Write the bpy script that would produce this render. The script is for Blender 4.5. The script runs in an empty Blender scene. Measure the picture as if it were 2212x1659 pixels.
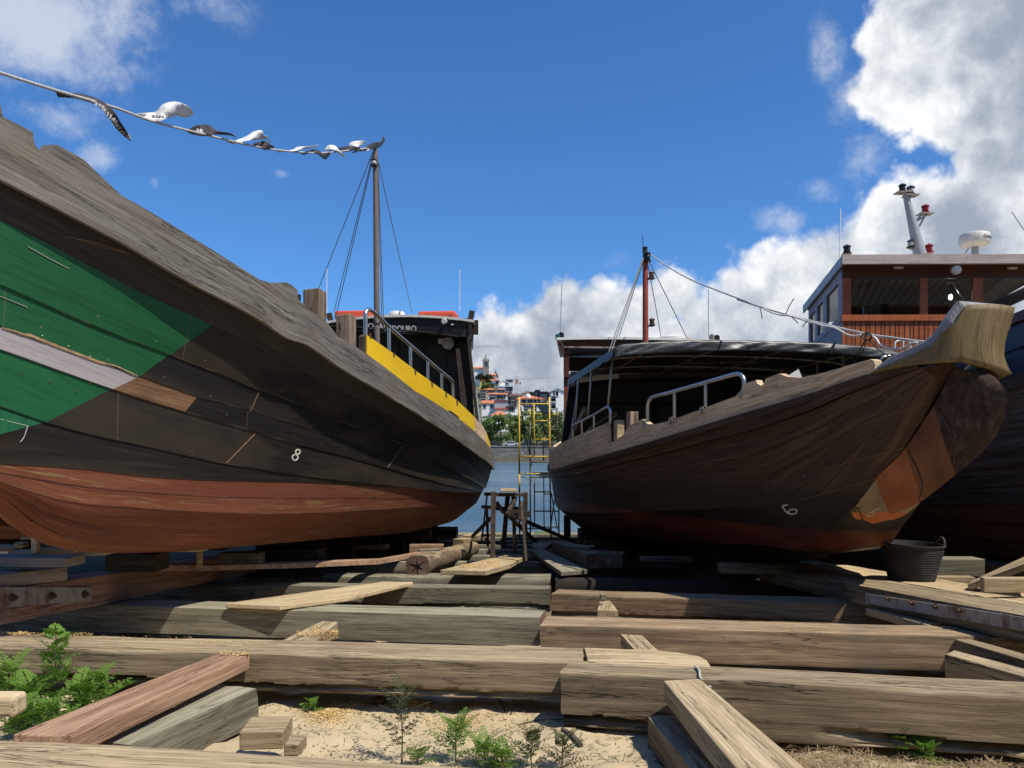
import bpy, math, random
from mathutils import Vector, Matrix, noise
from mathutils.bvhtree import BVHTree
random.seed(7)
SC = bpy.context.scene
COL = SC.collection
# ------------------------------------------------------------------ camera, sky, sun, exposure
F, CX, HY, CAMZ = 1600.0, 1106.0, 975.0, 1.5      # focal length and centre in the 2212 px wide measuring frame
cam_d = bpy.data.cameras.new('camera'); cam = bpy.data.objects.new('camera', cam_d); COL.objects.link(cam)
cam.location = (0, 0, CAMZ); cam.rotation_euler = (math.radians(90), 0, 0)
cam_d.sensor_width = 36; cam_d.lens = 36 * F / 2212; cam_d.shift_y = (HY - 829.5) / 2212
cam_d.clip_start = 0.05; cam_d.clip_end = 6000
SC.camera = cam
SC.view_settings.view_transform = 'Standard'
SC.view_settings.look = 'None'
SC.view_settings.exposure = 0.12
SUN_TO = Vector((0.47, -0.38, 1.0)).normalized()   # towards the sun: behind the camera, a little to the right
SUN_EL = math.asin(SUN_TO.z); SUN_AZ = math.atan2(SUN_TO.x, SUN_TO.y)
sun_d = bpy.data.lights.new('sun', 'SUN'); sun = bpy.data.objects.new('sun', sun_d); COL.objects.link(sun)
sun_d.energy = 5.0; sun_d.angle = math.radians(0.5); sun_d.color = (1.0, 0.92, 0.79)
sun.rotation_euler = SUN_TO.to_track_quat('Z', 'Y').to_euler()
W = bpy.data.worlds.new('World'); SC.world = W; W.use_nodes = True

class NT:
    """small helper for wiring shader nodes"""
    def __init__(s, tree): s.t = tree; s.n = tree.nodes; s.l = tree.links
    def node(s, kind, **kw):
        nd = s.n.new(kind)
        for k, v in kw.items(): setattr(nd, k, v)
        return nd
    def put(s, sock, v):
        if v is None: return
        if hasattr(v, 'is_output') or isinstance(v, bpy.types.NodeSocket): s.l.new(v, sock)
        elif isinstance(v, (tuple, list)) and len(v) == 3 and sock.type == 'RGBA': sock.default_value = (*v, 1)
        else: sock.default_value = v
    def math(s, op, a, b=None, c=None, clamp=False):
        nd = s.node('ShaderNodeMath', operation=op, use_clamp=clamp)
        s.put(nd.inputs[0], a)
        if b is not None: s.put(nd.inputs[1], b)
        if c is not None: s.put(nd.inputs[2], c)
        return nd.outputs[0]
    def vmath(s, op, a, b=None):
        nd = s.node('ShaderNodeVectorMath', operation=op)
        s.put(nd.inputs[0], a)
        if b is not None: s.put(nd.inputs[1], b)
        return nd.outputs[0]
    def scale(s, v, k): return s.vmath('MULTIPLY', v, k)
    def noise(s, vec, scale=1, detail=4, rough=.5, dist=0, col=False):
        nd = s.node('ShaderNodeTexNoise')
        s.put(nd.inputs['Vector'], vec); s.put(nd.inputs['Scale'], scale); s.put(nd.inputs['Detail'], detail)
        s.put(nd.inputs['Roughness'], rough); s.put(nd.inputs['Distortion'], dist)
        return nd.outputs['Color' if col else 'Fac']
    def ramp(s, f, stops, interp='LINEAR'):
        nd = s.node('ShaderNodeValToRGB'); cr = nd.color_ramp; cr.interpolation = interp
        while len(cr.elements) < len(stops): cr.elements.new(0.5)
        for e, (p, c) in zip(cr.elements, stops):
            e.position = p; e.color = (c, c, c, 1) if isinstance(c, (int, float)) else (*c, 1)
        s.put(nd.inputs[0], f); return nd.outputs[0]
    def smooth(s, f, a, b):
        nd = s.node('ShaderNodeMapRange', interpolation_type='SMOOTHSTEP')
        s.put(nd.inputs[0], f); nd.inputs[1].default_value = a; nd.inputs[2].default_value = b
        return nd.outputs[0]
    def mix(s, f, a, b, mode='MIX'):
        nd = s.node('ShaderNodeMix', data_type='RGBA', blend_type=mode)
        s.put(nd.inputs[0], f); s.put(nd.inputs[6], a); s.put(nd.inputs[7], b)
        return nd.outputs[2]
    def xyz(s, v):
        nd = s.node('ShaderNodeSeparateXYZ'); s.put(nd.inputs[0], v); return nd.outputs
    def comb(s, x, y, z):
        nd = s.node('ShaderNodeCombineXYZ'); s.put(nd.inputs[0], x); s.put(nd.inputs[1], y); s.put(nd.inputs[2], z); return nd.outputs[0]

def build_sky():
    t = NT(W.node_tree); t.n.clear()
    out = t.node('ShaderNodeOutputWorld'); bg = t.node('ShaderNodeBackground'); t.l.new(bg.outputs[0], out.inputs[0])
    sky = t.node('ShaderNodeTexSky', sky_type='NISHITA'); sky.sun_disc = False
    sky.sun_elevation = SUN_EL; sky.sun_rotation = SUN_AZ; sky.altitude = 20; sky.air_density = 1.0; sky.dust_density = 0.25; sky.ozone_density = 4.0
    bg.inputs['Strength'].default_value = SKY_STRENGTH
    tc = t.node('ShaderNodeTexCoord'); d = tc.outputs['Generated']
    x, y, z = t.xyz(d)
    az = t.math('ARCTAN2', x, y); el = t.math('ARCSINE', z)
    AZ = lambda px: math.atan((px - CX) / F)
    EL = lambda px, py: math.atan(((HY - py) / F) / math.sqrt(1 + ((px - CX) / F) ** 2))
    # lower deck of cumulus: its upper edge as a curve over azimuth
    pts = [(-3.14, 0.02), (-1.2, 0.03), (AZ(0), -.10), (AZ(700), -.10), (AZ(960), -.05), (AZ(1010), EL(1010, 720)), (AZ(1035), EL(1035, 600)), (AZ(1090), EL(1090, 622)), (AZ(1130), EL(1130, 660)),
           (AZ(1180), EL(1180, 610)), (AZ(1280), EL(1280, 575)), (AZ(1400), EL(1400, 545)), (AZ(1500), EL(1500, 570)), (AZ(1560), EL(1560, 575)),
           (AZ(1600), EL(1600, 540)), (AZ(1700), EL(1700, 500)), (AZ(1780), EL(1780, 465)), (AZ(1850), EL(1850, 390)),
           (AZ(1920), EL(1920, 345)), (AZ(2020), EL(2020, 310)), (AZ(2212), EL(2212, 250)), (1.1, .3), (2.0, .12), (3.14, .02)]
    fc = t.node('ShaderNodeFloatCurve'); cu = fc.mapping.curves[0]
    X = lambda a: (a + math.pi) / (2 * math.pi)
    Yv = lambda e: (e + .2) / 1.0
    while len(cu.points) < len(pts): cu.points.new(.5, .5)
    for p, (a, e) in zip(cu.points, sorted(pts)):
        p.location = (X(a), Yv(e)); p.handle_type = 'VECTOR'
    fc.mapping.use_clip = False; fc.mapping.update()
    t.put(fc.inputs['Value'], t.math('MULTIPLY_ADD', az, 1 / (2 * math.pi), .5))
    edge = t.math('SUBTRACT', fc.outputs[0], .2)
    deck = t.math('MULTIPLY', t.math('SUBTRACT', t.math('ADD', edge, .010), el), 13.0)
    deck = t.math('MINIMUM', deck, 1.0)
    deck = t.math('MAXIMUM', deck, -1.5)
    # single clouds (px, py, rx, ry, weight)
    hard = [(2010, 60, 175, 120, 1.5), (2140, 40, 200, 160, 1.6), (1960, 190, 130, 110, 1.4), (2100, 220, 190, 120, 1.5), (2000, 290, 110, 60, .9), (2250, 150, 160, 220, 1.5), (2120, 330, 110, 90, 1.1), (2230, 300, 90, 160, 1.3)]
    soft = [(60, 40, 230, 110, 1.1), (230, 30, 110, 100, .85), (130, 120, 170, 70, .75), (300, 110, 70, 70, .55), (460, 20, 95, 55, .62), (250, 160, 60, 40, .5),
            (150, 265, 100, 55, .62), (215, 335, 60, 45, .72), (70, 240, 80, 30, .45), (335, 395, 24, 18, .62), (605, 375, 30, 12, .48), (1760, 412, 60, 38, .66), (1850, 330, 80, 60, .62), (1830, 240, 60, 80, .55), (1790, 120, 50, 110, .5), (1700, 470, 90, 40, .5), (1330, 560, 50, 30, .3)]
    def blobs(lst):
        acc = None
        for (px, py, rx, ry, w) in lst:
            a, e = AZ(px), EL(px, py)
            ca = math.cos(a)
            sa, se = rx / F * ca * ca, ry / F * ca
            u = t.math('MULTIPLY', t.math('SUBTRACT', az, a), 1 / sa); v = t.math('MULTIPLY', t.math('SUBTRACT', el, e), 1 / se)
            r2 = t.math('MULTIPLY_ADD', u, u, t.math('MULTIPLY', v, v))
            g = t.math('MULTIPLY', t.math('EXPONENT', t.math('MULTIPLY', r2, -1.0)), w)
            acc = g if acc is None else t.math('MAXIMUM', acc, g)
        return acc
    hb = t.math('SUBTRACT', t.math('MULTIPLY', blobs(hard), 1.7), .75)
    sb = blobs(soft)
    warp = t.vmath('ADD', d, t.scale(t.vmath('SUBTRACT', t.noise(d, 5, 3, .5, 0, True), (.5, .5, .5)), (.06, .06, .06)))
    fb = t.noise(warp, 9, 10, .6)
    fb2 = t.noise(warp, 26, 6, .62)
    vo = t.node('ShaderNodeTexVoronoi', feature='SMOOTH_F1'); t.put(vo.inputs['Vector'], warp); vo.inputs['Scale'].default_value = 22; vo.inputs['Detail'].default_value = 3; vo.inputs['Smoothness'].default_value = .6
    puff = t.math('SUBTRACT', .42, vo.outputs['Distance'])
    nz = t.math('ADD', t.math('MULTIPLY', t.math('SUBTRACT', fb, .5), 1.8), t.math('MULTIPLY', puff, .55))
    big = t.math('MAXIMUM', deck, hb)
    dens = t.math('ADD', big, nz)
    dens = t.math('ADD', dens, t.math('MULTIPLY', t.math('SUBTRACT', fb2, .5), .3))
    cov = t.smooth(dens, -.06, .36)
    sd = t.math('ADD', sb, t.math('MULTIPLY', t.math('SUBTRACT', t.noise(warp, 13, 10, .68), .5), 2.1))
    scov = t.math('MULTIPLY', t.smooth(sd, .2, 1.15), t.smooth(sb, .06, .35))
    # tone inside the clouds: bright tufts at the rims, greyer thick parts
    sh = t.noise(t.vmath('ADD', warp, (.02, -.01, .035)), 8, 9, .58)
    sh2 = t.noise(warp, 30, 6, .6)
    tone = t.math('ADD', t.math('MULTIPLY', t.smooth(dens, .1, 1.4), -.44), t.math('MULTIPLY', t.math('SUBTRACT', sh, .5), 2.3))
    tone = t.math('ADD', tone, t.math('MULTIPLY', t.math('SUBTRACT', sh2, .5), .7))
    tone = t.math('ADD', tone, t.math('MULTIPLY', puff, .5))
    ccol = t.ramp(t.math('ADD', tone, .84, clamp=True), [(0, (.33, .38, .46)), (.25, (.46, .51, .58)), (.5, (.66, .70, .75)), (.72, (.88, .90, .92)), (1, (1.05, 1.05, 1.04))])
    K = 1 / SKY_STRENGTH
    ccol = t.scale(ccol, (K, K, K))
    skyc = t.mix(1.0, sky.outputs[0], (SKY_TINT[0], SKY_TINT[1], SKY_TINT[2]), 'MULTIPLY')
    c1 = t.mix(t.math('MULTIPLY', scov, .70), skyc, t.scale((.72, .76, .82), (K, K, K)))
    c2 = t.mix(cov, c1, ccol)
    t.l.new(c2, bg.inputs['Color'])
SKY_STRENGTH = 0.10
SKY_TINT = (0.55, 0.97, 1.38)
build_sky()
W.cycles.sampling_method = 'MANUAL'; W.cycles.sample_map_resolution = 512

# ------------------------------------------------------------------ geometry helpers
def P(x, y, Y):            # measured pixel at a given distance
    return Vector(((x - CX) / F * Y, Y, CAMZ + (HY - y) / F * Y))
SLOPE = 0.065              # the slipway falls towards the river
TOPA = 0.3 + SLOPE * 4.4   # height of the sleeper tops at Y = 0
def topz(Y): return TOPA - SLOPE * Y
def sandz(Y): return -SLOPE * (Y - 4)
def G(x, y, up=0.0):       # measured pixel on the plane of the sleeper tops (raised by up)
    Y = (TOPA + up - CAMZ) / ((HY - y) / F + SLOPE)
    return P(x, y, Y)
def crop(ox, oy, k):       # pixel in an enlarged crop of the photograph to the measuring frame
    return lambda x, y: ((ox + x / k) * .8848, (oy + y / k) * .8848)

class MB:
    """collects faces and links them as one mesh object"""
    def __init__(s): s.v = []; s.f = []; s.m = []; s.uv = {}; s.mi = 0
    def vert(s, p): s.v.append(Vector(p)); return len(s.v) - 1
    def face(s, idx, uv=None):
        s.f.append(tuple(idx)); s.m.append(s.mi)
        if uv: s.uv[len(s.f) - 1] = uv
    def poly(s, pts): s.face([s.vert(p) for p in pts])
    def box(s, c, size, rot=None):
        c = Vector(c); hx, hy, hz = size[0] / 2, size[1] / 2, size[2] / 2
        R = rot if rot is not None else Matrix.Identity(3)
        ids = [s.vert(c + R @ Vector((sx * hx, sy * hy, sz * hz))) for sz in (-1, 1) for sy in (-1, 1) for sx in (-1, 1)]
        for q in ((0, 2, 3, 1), (4, 5, 7, 6), (0, 1, 5, 4), (2, 6, 7, 3), (0, 4, 6, 2), (1, 3, 7, 5)): s.face([ids[i] for i in q])
    def hexa(s, lo, hi):   # lo, hi: four points each, same order
        a = [s.vert(p) for p in lo]; b = [s.vert(p) for p in hi]
        s.face(a[::-1]); s.face(b)
        for i in range(4): j = (i + 1) % 4; s.face([a[i], a[j], b[j], b[i]])
    def bar(s, p, q, w, h, up=(0, 0, 1)):
        p, q = Vector(p), Vector(q); d = (q - p).normalized(); u = Vector(up)
        r = d.cross(u)
        if r.length < 1e-4: r = d.cross(Vector((0, 1, 0)))
        r.normalize(); u = r.cross(d)
        s.hexa([p - r * w / 2 - u * h / 2, p + r * w / 2 - u * h / 2, p + r * w / 2 + u * h / 2, p - r * w / 2 + u * h / 2],
               [q - r * w / 2 - u * h / 2, q + r * w / 2 - u * h / 2, q + r * w / 2 + u * h / 2, q - r * w / 2 + u * h / 2])
    def tube(s, pts, r, n=8, cap=True):
        pts = [Vector(p) for p in pts]; rings = []; ref = None
        for i, p in enumerate(pts):
            a = pts[max(0, i - 1)]; b = pts[min(len(pts) - 1, i + 1)]; d = (b - a)
            if d.length < 1e-9: d = Vector((0, 0, 1))
            d.normalize()
            if ref is None:
                ref = Vector((0, 0, 1)) if abs(d.z) < .9 else Vector((1, 0, 0))
            u = (ref - d * ref.dot(d)).normalized(); ref = u; w = d.cross(u)
            rr = r[i] if isinstance(r, (list, tuple)) else r
            rings.append([s.vert(p + (u * math.cos(2 * math.pi * k / n) + w * math.sin(2 * math.pi * k / n)) * rr) for k in range(n)])
        for A, B in zip(rings, rings[1:]):
            for k in range(n): j = (k + 1) % n; s.face([A[k], A[j], B[j], B[k]])
        if cap: s.face(rings[0][::-1]); s.face(rings[-1])
    def lathe(s, c, prof, n=20, axis=None):
        c = Vector(c); R = axis if axis is not None else Matrix.Identity(3)
        rings = [[s.vert(c + R @ Vector((r * math.cos(2 * math.pi * k / n), r * math.sin(2 * math.pi * k / n), z))) for k in range(n)] for r, z in prof]
        for A, B in zip(rings, rings[1:]):
            for k in range(n): j = (k + 1) % n; s.face([A[k], A[j], B[j], B[k]])
        s.face(rings[0][::-1]); s.face(rings[-1])
    def grid(s, rows, uvs=None, flip=False):
        ids = [[s.vert(p) for p in r] for r in rows]
        for i in range(len(ids) - 1):
            for j in range(len(ids[i]) - 1):
                q = [ids[i][j], ids[i][j + 1], ids[i + 1][j + 1], ids[i + 1][j]]
                u = [uvs[i][j], uvs[i][j + 1], uvs[i + 1][j + 1], uvs[i + 1][j]] if uvs else None
                if flip: q = q[::-1]; u = u[::-1] if u else None
                s.face(q, u)
    def slab(s, A, B, off, uvs=True):   # two edge polylines (same length) thickened by the vector(s) off
        n = len(A); O = off if isinstance(off, list) else [Vector(off)] * n
        a = [s.vert(p) for p in A]; b = [s.vert(p) for p in B]
        a2 = [s.vert(Vector(p) + o) for p, o in zip(A, O)]; b2 = [s.vert(Vector(p) + o) for p, o in zip(B, O)]
        u = [0]
        for i in range(1, n): u.append(u[-1] + (Vector(B[i]) - Vector(B[i - 1])).length)
        for i in range(n - 1):
            h = (Vector(A[i]) - Vector(B[i])).length; h1 = (Vector(A[i + 1]) - Vector(B[i + 1])).length
            uv = [(u[i], 0), (u[i + 1], 0), (u[i + 1], h1), (u[i], h)]
            s.face([b[i], b[i + 1], a[i + 1], a[i]], uv); s.face([a2[i], a2[i + 1], b2[i + 1], b2[i]], [uv[3], uv[2], uv[1], uv[0]])
            s.face([a[i], a[i + 1], a2[i + 1], a2[i]], [(u[i], h), (u[i + 1], h1), (u[i + 1], h1 + .04), (u[i], h + .04)])
            s.face([b2[i], b2[i + 1], b[i + 1], b[i]], [(u[i], 0), (u[i + 1], 0), (u[i + 1], -.04), (u[i], -.04)])
        s.face([a[0], a2[0], b2[0], b[0]]); s.face([b[-1], b2[-1], a2[-1], a[-1]])
    def build(s, name, mats, parent=None, M=None, smooth=False, bevel=0, seg=2, auto=None):
        me = bpy.data.meshes.new(name)
        me.from_pydata([tuple(p) for p in s.v], [], s.f)
        for m in (mats if isinstance(mats, (list, tuple)) else [mats]): me.materials.append(m)
        me.polygons.foreach_set('material_index', s.m)
        if s.uv:
            lay = me.uv_layers.new(name='UVMap')
            for p in me.polygons:
                u = s.uv.get(p.index)
                if u:
                    for li, c in zip(p.loop_indices, u): lay.data[li].uv = c
        import bmesh
        bm = bmesh.new(); bm.from_mesh(me); bmesh.ops.recalc_face_normals(bm, faces=bm.faces); bm.to_mesh(me); bm.free()
        if smooth:
            me.polygons.foreach_set('use_smooth', [True] * len(me.polygons))
            if auto: me.set_sharp_from_angle(angle=math.radians(auto))
        o = bpy.data.objects.new(name, me); COL.objects.link(o)
        if M is not None: o.matrix_basis = M
        if parent is not None: adopt(o, parent)
        if bevel:
            b = o.modifiers.new('bevel', 'BEVEL'); b.width = bevel; b.segments = seg; b.limit_method = 'ANGLE'
        return o
def world(o):
    m = o.matrix_basis.copy()
    p = o.parent
    if p is not None: m = world(p) @ o.matrix_parent_inverse @ m
    return m
def adopt(o, parent):
    o.parent = parent; o.matrix_parent_inverse = world(parent).inverted()
def tag(o, label=None, cat=None, group=None, kind=None):
    if label: o['label'] = label
    if cat: o['category'] = cat
    if group: o['group'] = group
    if kind: o['kind'] = kind
    return o
def thing(name, label, cat, loc=(0, 0, 0), group=None):
    o = bpy.data.objects.new(name, None); COL.objects.link(o); o.location = loc; o.empty_display_size = .2
    return tag(o, label, cat, group)
def text_mesh(s, size=1.0, extrude=0.0, bold=0.0):
    """vertices (2-D, centred) and faces of a word"""
    cu = bpy.data.curves.new('txt', 'FONT'); cu.body = s; cu.size = size; cu.extrude = extrude; cu.offset = bold; cu.align_x = 'CENTER'; cu.align_y = 'CENTER'; cu.resolution_u = 4
    o = bpy.data.objects.new('txt', cu); COL.objects.link(o)
    dg = bpy.context.evaluated_depsgraph_get(); me = bpy.data.meshes.new_from_object(o.evaluated_get(dg))
    v = [Vector(p.co) for p in me.vertices]; f = [tuple(p.vertices) for p in me.polygons]
    bpy.data.objects.remove(o); bpy.data.curves.remove(cu); bpy.data.meshes.remove(me)
    return v, f
def interp(x, xs, ys):
    if x <= xs[0]: return ys[0]
    if x >= xs[-1]: return ys[-1]
    for i in range(len(xs) - 1):
        if x <= xs[i + 1]:
            k = (x - xs[i]) / max(1e-9, xs[i + 1] - xs[i]); return ys[i] + (ys[i + 1] - ys[i]) * k
def cubic(x, xs, ys):      # Hermite with finite differences, linear outside
    n = len(xs)
    def m(i):
        if i == 0: return (ys[1] - ys[0]) / (xs[1] - xs[0])
        if i == n - 1: return (ys[-1] - ys[-2]) / (xs[-1] - xs[-2])
        h0, h1 = xs[i] - xs[i - 1], xs[i + 1] - xs[i]; d0, d1 = (ys[i] - ys[i - 1]) / h0, (ys[i + 1] - ys[i]) / h1
        if d0 * d1 <= 0: return 0 if abs(d0) > .3 or abs(d1) > .3 else (d0 * h1 + d1 * h0) / (h0 + h1)
        return (d0 * h1 + d1 * h0) / (h0 + h1)
    if x <= xs[0]: return ys[0] + m(0) * (x - xs[0])
    if x >= xs[-1]: return ys[-1] + m(n - 1) * (x - xs[-1])
    for i in range(n - 1):
        if x <= xs[i + 1]:
            h = xs[i + 1] - xs[i]; t = (x - xs[i]) / h; t2, t3 = t * t, t * t * t
            return (2 * t3 - 3 * t2 + 1) * ys[i] + (t3 - 2 * t2 + t) * h * m(i) + (-2 * t3 + 3 * t2) * ys[i + 1] + (t3 - t2) * h * m(i + 1)
def resample(pts, n):
    pts = [Vector(p) for p in pts]; L = [0]
    for a, b in zip(pts, pts[1:]): L.append(L[-1] + (b - a).length)
    out = []
    for i in range(n):
        d = L[-1] * i / (n - 1)
        for k in range(len(pts) - 1):
            if d <= L[k + 1] + 1e-9:
                t = (d - L[k]) / max(1e-9, L[k + 1] - L[k]); out.append(pts[k].lerp(pts[k + 1], t)); break
    return out
def smooth_path(pts, sub=6):
    pts = [Vector(p) for p in pts]; out = []
    for i in range(len(pts) - 1):
        p0, p1, p2, p3 = pts[max(0, i - 1)], pts[i], pts[i + 1], pts[min(len(pts) - 1, i + 2)]
        for k in range(sub):
            t = k / sub; t2, t3 = t * t, t ** 3
            out.append(.5 * ((2 * p1) + (p2 - p0) * t + (2 * p0 - 5 * p1 + 4 * p2 - p3) * t2 + (3 * p1 - p0 - 3 * p2 + p3) * t3))
    out.append(pts[-1]); return out
# ------------------------------------------------------------------ materials
def new_mat(name):
    m = bpy.data.materials.new(name); m.use_nodes = True
    t = NT(m.node_tree); bs = t.n['Principled BSDF']
    return m, t, bs
def plain(name, c, rough=.6, metal=0.0, var=.15, nscale=6, bump=.0, spec=.5, emit=None):
    m, t, b = new_mat(name)
    co = t.node('ShaderNodeTexCoord').outputs['Object']
    n = t.noise(co, nscale, 6, .6)
    lo = tuple(x * (1 - var) for x in c); hi = tuple(min(1, x * (1 + var)) for x in c)
    t.l.new(t.ramp(n, [(.3, lo), (.7, hi)]), b.inputs['Base Color'])
    b.inputs['Roughness'].default_value = rough; b.inputs['Metallic'].default_value = metal; b.inputs['Specular IOR Level'].default_value = spec
    if bump:
        bp = t.node('ShaderNodeBump'); bp.inputs['Strength'].default_value = bump; bp.inputs['Distance'].default_value = .01
        t.l.new(t.noise(co, nscale * 6, 5, .6), bp.inputs['Height']); t.l.new(bp.outputs[0], b.inputs['Normal'])
    if emit:
        b.inputs['Emission Color'].default_value = (*c, 1); b.inputs['Emission Strength'].default_value = emit
    return m
def wood(name, dark, mid, light, uv=False, fib=(2.2, 75, 75), rough=.8, bump=.5, crack=.5, stain=.5, stainc=None, spec=.3, varv=.25, chip=None, chipamt=.0, dist=.004, axis='x', planks=False, tone=None, side_shade=0.0):
    """weathered timber, fibres along local x (or u)"""
    m, t, b = new_mat(name)
    tc = t.node('ShaderNodeTexCoord'); oi = t.node('ShaderNodeObjectInfo')
    co = tc.outputs['UV' if uv else 'Object']
    if uv:                           # give the flat UV a third coordinate
        x, y, z = t.xyz(co); co = t.comb(x, y, 0.0)
    if axis == 'z':
        x, y, z = t.xyz(co); co = t.comb(z, x, y)
    off = t.math('MULTIPLY', oi.outputs['Random'], 37.0)
    co = t.vmath('ADD', co, t.comb(off, off, off))
    wob = t.vmath('ADD', co, t.scale(t.vmath('SUBTRACT', t.noise(co, 1.3, 3, .5, 0, True), (.5, .5, .5)), (.0, .045, .045)))
    s1 = t.noise(t.scale(wob, fib), 1.0, 7, .68, .1)
    s2 = t.noise(t.scale(wob, (.7, 16, 16)), 1.0, 6, .65, .2)
    s3 = t.noise(co, 1.6, 6, .6)
    s0 = t.noise(t.scale(co, (7, 190, 190)) if not uv else t.scale(co, (7, 190, 1)), 1.0, 3, .6)
    g = t.math('ADD', t.math('ADD', t.math('MULTIPLY', s1, .48), t.math('MULTIPLY', s2, .36)), t.math('MULTIPLY', s0, .16))
    c = t.ramp(g, [(.40, dark), (.5, mid), (.61, light)])
    sc = stainc or tuple(x * .35 for x in dark)
    c = t.mix(t.math('MULTIPLY', t.smooth(s3, .48, .78), stain), c, sc)
    if chip:
        s4 = t.noise(t.scale(wob, (1.1, 26, 26) if uv else (1.6, 9, 9)), 1.0, 8, .7)
        c = t.mix(t.smooth(s4, .66 - chipamt, .70 - chipamt), c, chip)
    if tone:                          # broad areas of another wear tone
        c = t.mix(t.smooth(t.noise(t.scale(co, (.35, 1.1, 1.1)), 1.0, 5, .6, .6), .46, .62), c, tone)
    if planks:                        # nail heads, seams and butt joints; v runs in whole numbers per strake
        u_, v_, w_ = t.xyz(tc.outputs['UV']); fl = t.math('FLOOR', v_); fv = t.math('FRACT', v_)
        us = t.math('ADD', u_, t.math('MULTIPLY', t.math('FRACT', t.math('MULTIPLY', fl, .6180)), 3.3))
        du = t.math('MULTIPLY', t.math('SUBTRACT', t.math('FRACT', t.math('DIVIDE', us, .46)), .5), .46)
        wn = t.node('ShaderNodeTexWhiteNoise', noise_dimensions='2D'); t.put(wn.inputs['Vector'], t.comb(t.math('FLOOR', t.math('DIVIDE', us, .46)), fl, 0.0))
        dv = t.math('SUBTRACT', fv, t.math('MULTIPLY_ADD', wn.outputs['Value'], .11, .035))
        dot = t.math('LESS_THAN', t.math('MULTIPLY_ADD', du, du, t.math('MULTIPLY', dv, dv)), .000055)
        dot = t.math('MULTIPLY', dot, t.math('LESS_THAN', wn.outputs['Value'], .45))
        c = t.mix(t.math('MULTIPLY', dot, .55), c, (.22, .20, .17))
        bt_ = t.math('LESS_THAN', t.math('FRACT', t.math('DIVIDE', us, 3.4)), .0014)
        c = t.mix(t.math('MULTIPLY', bt_, .8), c, (.14, .09, .055))
        gz = t.math('LESS_THAN', t.math('ADD', fv, t.math('MULTIPLY', t.math('SUBTRACT', t.noise(t.scale(co, (3, .2, .2)), 1.0, 4, .6), .5), .02)), .006)
        c = t.mix(t.math('MULTIPLY', gz, .6), c, t.mix(t.smooth(s3, .5, .62), (.004, .004, .004), (.16, .12, .085)))
    cn = t.noise(t.scale(wob, (.6, 11, 11)), 1.0, 5, .6, .25)
    ck = t.math('ABSOLUTE', t.math('SUBTRACT', cn, .5))
    gate = t.smooth(t.noise(t.scale(wob, (.7, 2.6, 2.6)), 1.0, 2, .5), .42, .58)
    ckm = t.math('MULTIPLY', t.math('SUBTRACT', 1.0, t.smooth(ck, .002, .013)), gate)
    cn2 = t.math('ABSOLUTE', t.math('SUBTRACT', t.noise(t.scale(wob, (1.3, 34, 34)), 1.0, 3, .5), .53))
    ckm = t.math('MAXIMUM', ckm, t.math('MULTIPLY', t.math('MULTIPLY', t.math('SUBTRACT', 1.0, t.smooth(cn2, .001, .016)), t.smooth(t.noise(t.scale(co, (1.1, 5, 5)), 1.0, 2, .5), .50, .60)), .7))
    c = t.mix(t.math('MULTIPLY', ckm, crack), c, tuple(x * .12 for x in dark))
    if side_shade:                        # dirty sides, their shading against the upper face painted into the colour
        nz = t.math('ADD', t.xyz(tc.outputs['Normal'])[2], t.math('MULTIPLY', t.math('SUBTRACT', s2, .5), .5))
        c = t.mix(t.math('MULTIPLY', t.math('SUBTRACT', 1.0, t.smooth(nz, .25, .8)), side_shade), c, t.mix(1.0, c, (.36, .35, .36), 'MULTIPLY'))
    hsv = t.node('ShaderNodeHueSaturation'); t.l.new(c, hsv.inputs['Color'])
    t.put(hsv.inputs['Value'], t.math('MULTIPLY_ADD', oi.outputs['Random'], 2 * varv, 1 - varv))
    t.l.new(hsv.outputs[0], b.inputs['Base Color'])
    t.l.new(t.math('MULTIPLY_ADD', s2, .25, rough - .12), b.inputs['Roughness']); b.inputs['Specular IOR Level'].default_value = spec
    h = t.math('SUBTRACT', t.math('MULTIPLY_ADD', s2, .6, t.math('MULTIPLY', s1, .7)), t.math('MULTIPLY', ckm, crack * 2.2))
    bp = t.node('ShaderNodeBump'); bp.inputs['Strength'].default_value = bump; bp.inputs['Distance'].default_value = dist
    t.l.new(h, bp.inputs['Height']); t.l.new(bp.outputs[0], b.inputs['Normal'])
    return m
M = {}
M['sleeper'] = wood('sleeper_timber', (0.165, 0.125, 0.071), (0.321, 0.248, 0.150), (0.528, 0.424, 0.263), crack=.85, stain=.5, stainc=(0.143, 0.113, 0.074), bump=.8, dist=.006, side_shade=.62)
M['sleeper_grey'] = wood('grey_timber', (0.124, 0.113, 0.077), (0.241, 0.223, 0.157), (0.394, 0.363, 0.262), crack=.8, stain=.35, stainc=(0.103, 0.094, 0.068), bump=.7, side_shade=.62)
M['sleeper_red'] = wood('reddish_timber', (0.138, 0.092, 0.054), (0.256, 0.180, 0.108), (0.424, 0.317, 0.193), crack=.8, stain=.5, stainc=(0.124, 0.112, 0.086), bump=.7, side_shade=.62)
M['pale'] = wood('pale_board', (0.350, 0.263, 0.148), (0.478, 0.372, 0.223), (0.607, 0.499, 0.321), crack=.6, stain=.3, stainc=(0.230, 0.181, 0.115), bump=.6)
M['board'] = wood('weathered_board', (0.226, 0.169, 0.093), (0.389, 0.298, 0.177), (0.564, 0.456, 0.285), crack=.8, stain=.3, stainc=(0.200, 0.162, 0.108), bump=.6, side_shade=.3)
M['board_red'] = wood('reddish_board', (0.214, 0.119, 0.071), (0.365, 0.223, 0.136), (0.529, 0.360, 0.237), crack=.7, stain=.3, bump=.6)
M['endgrain'] = wood('end_grain', (.07, .04, .03), (.14, .085, .06), (.24, .16, .12), fib=(8, 8, 8), crack=.9, stain=.5)
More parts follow.
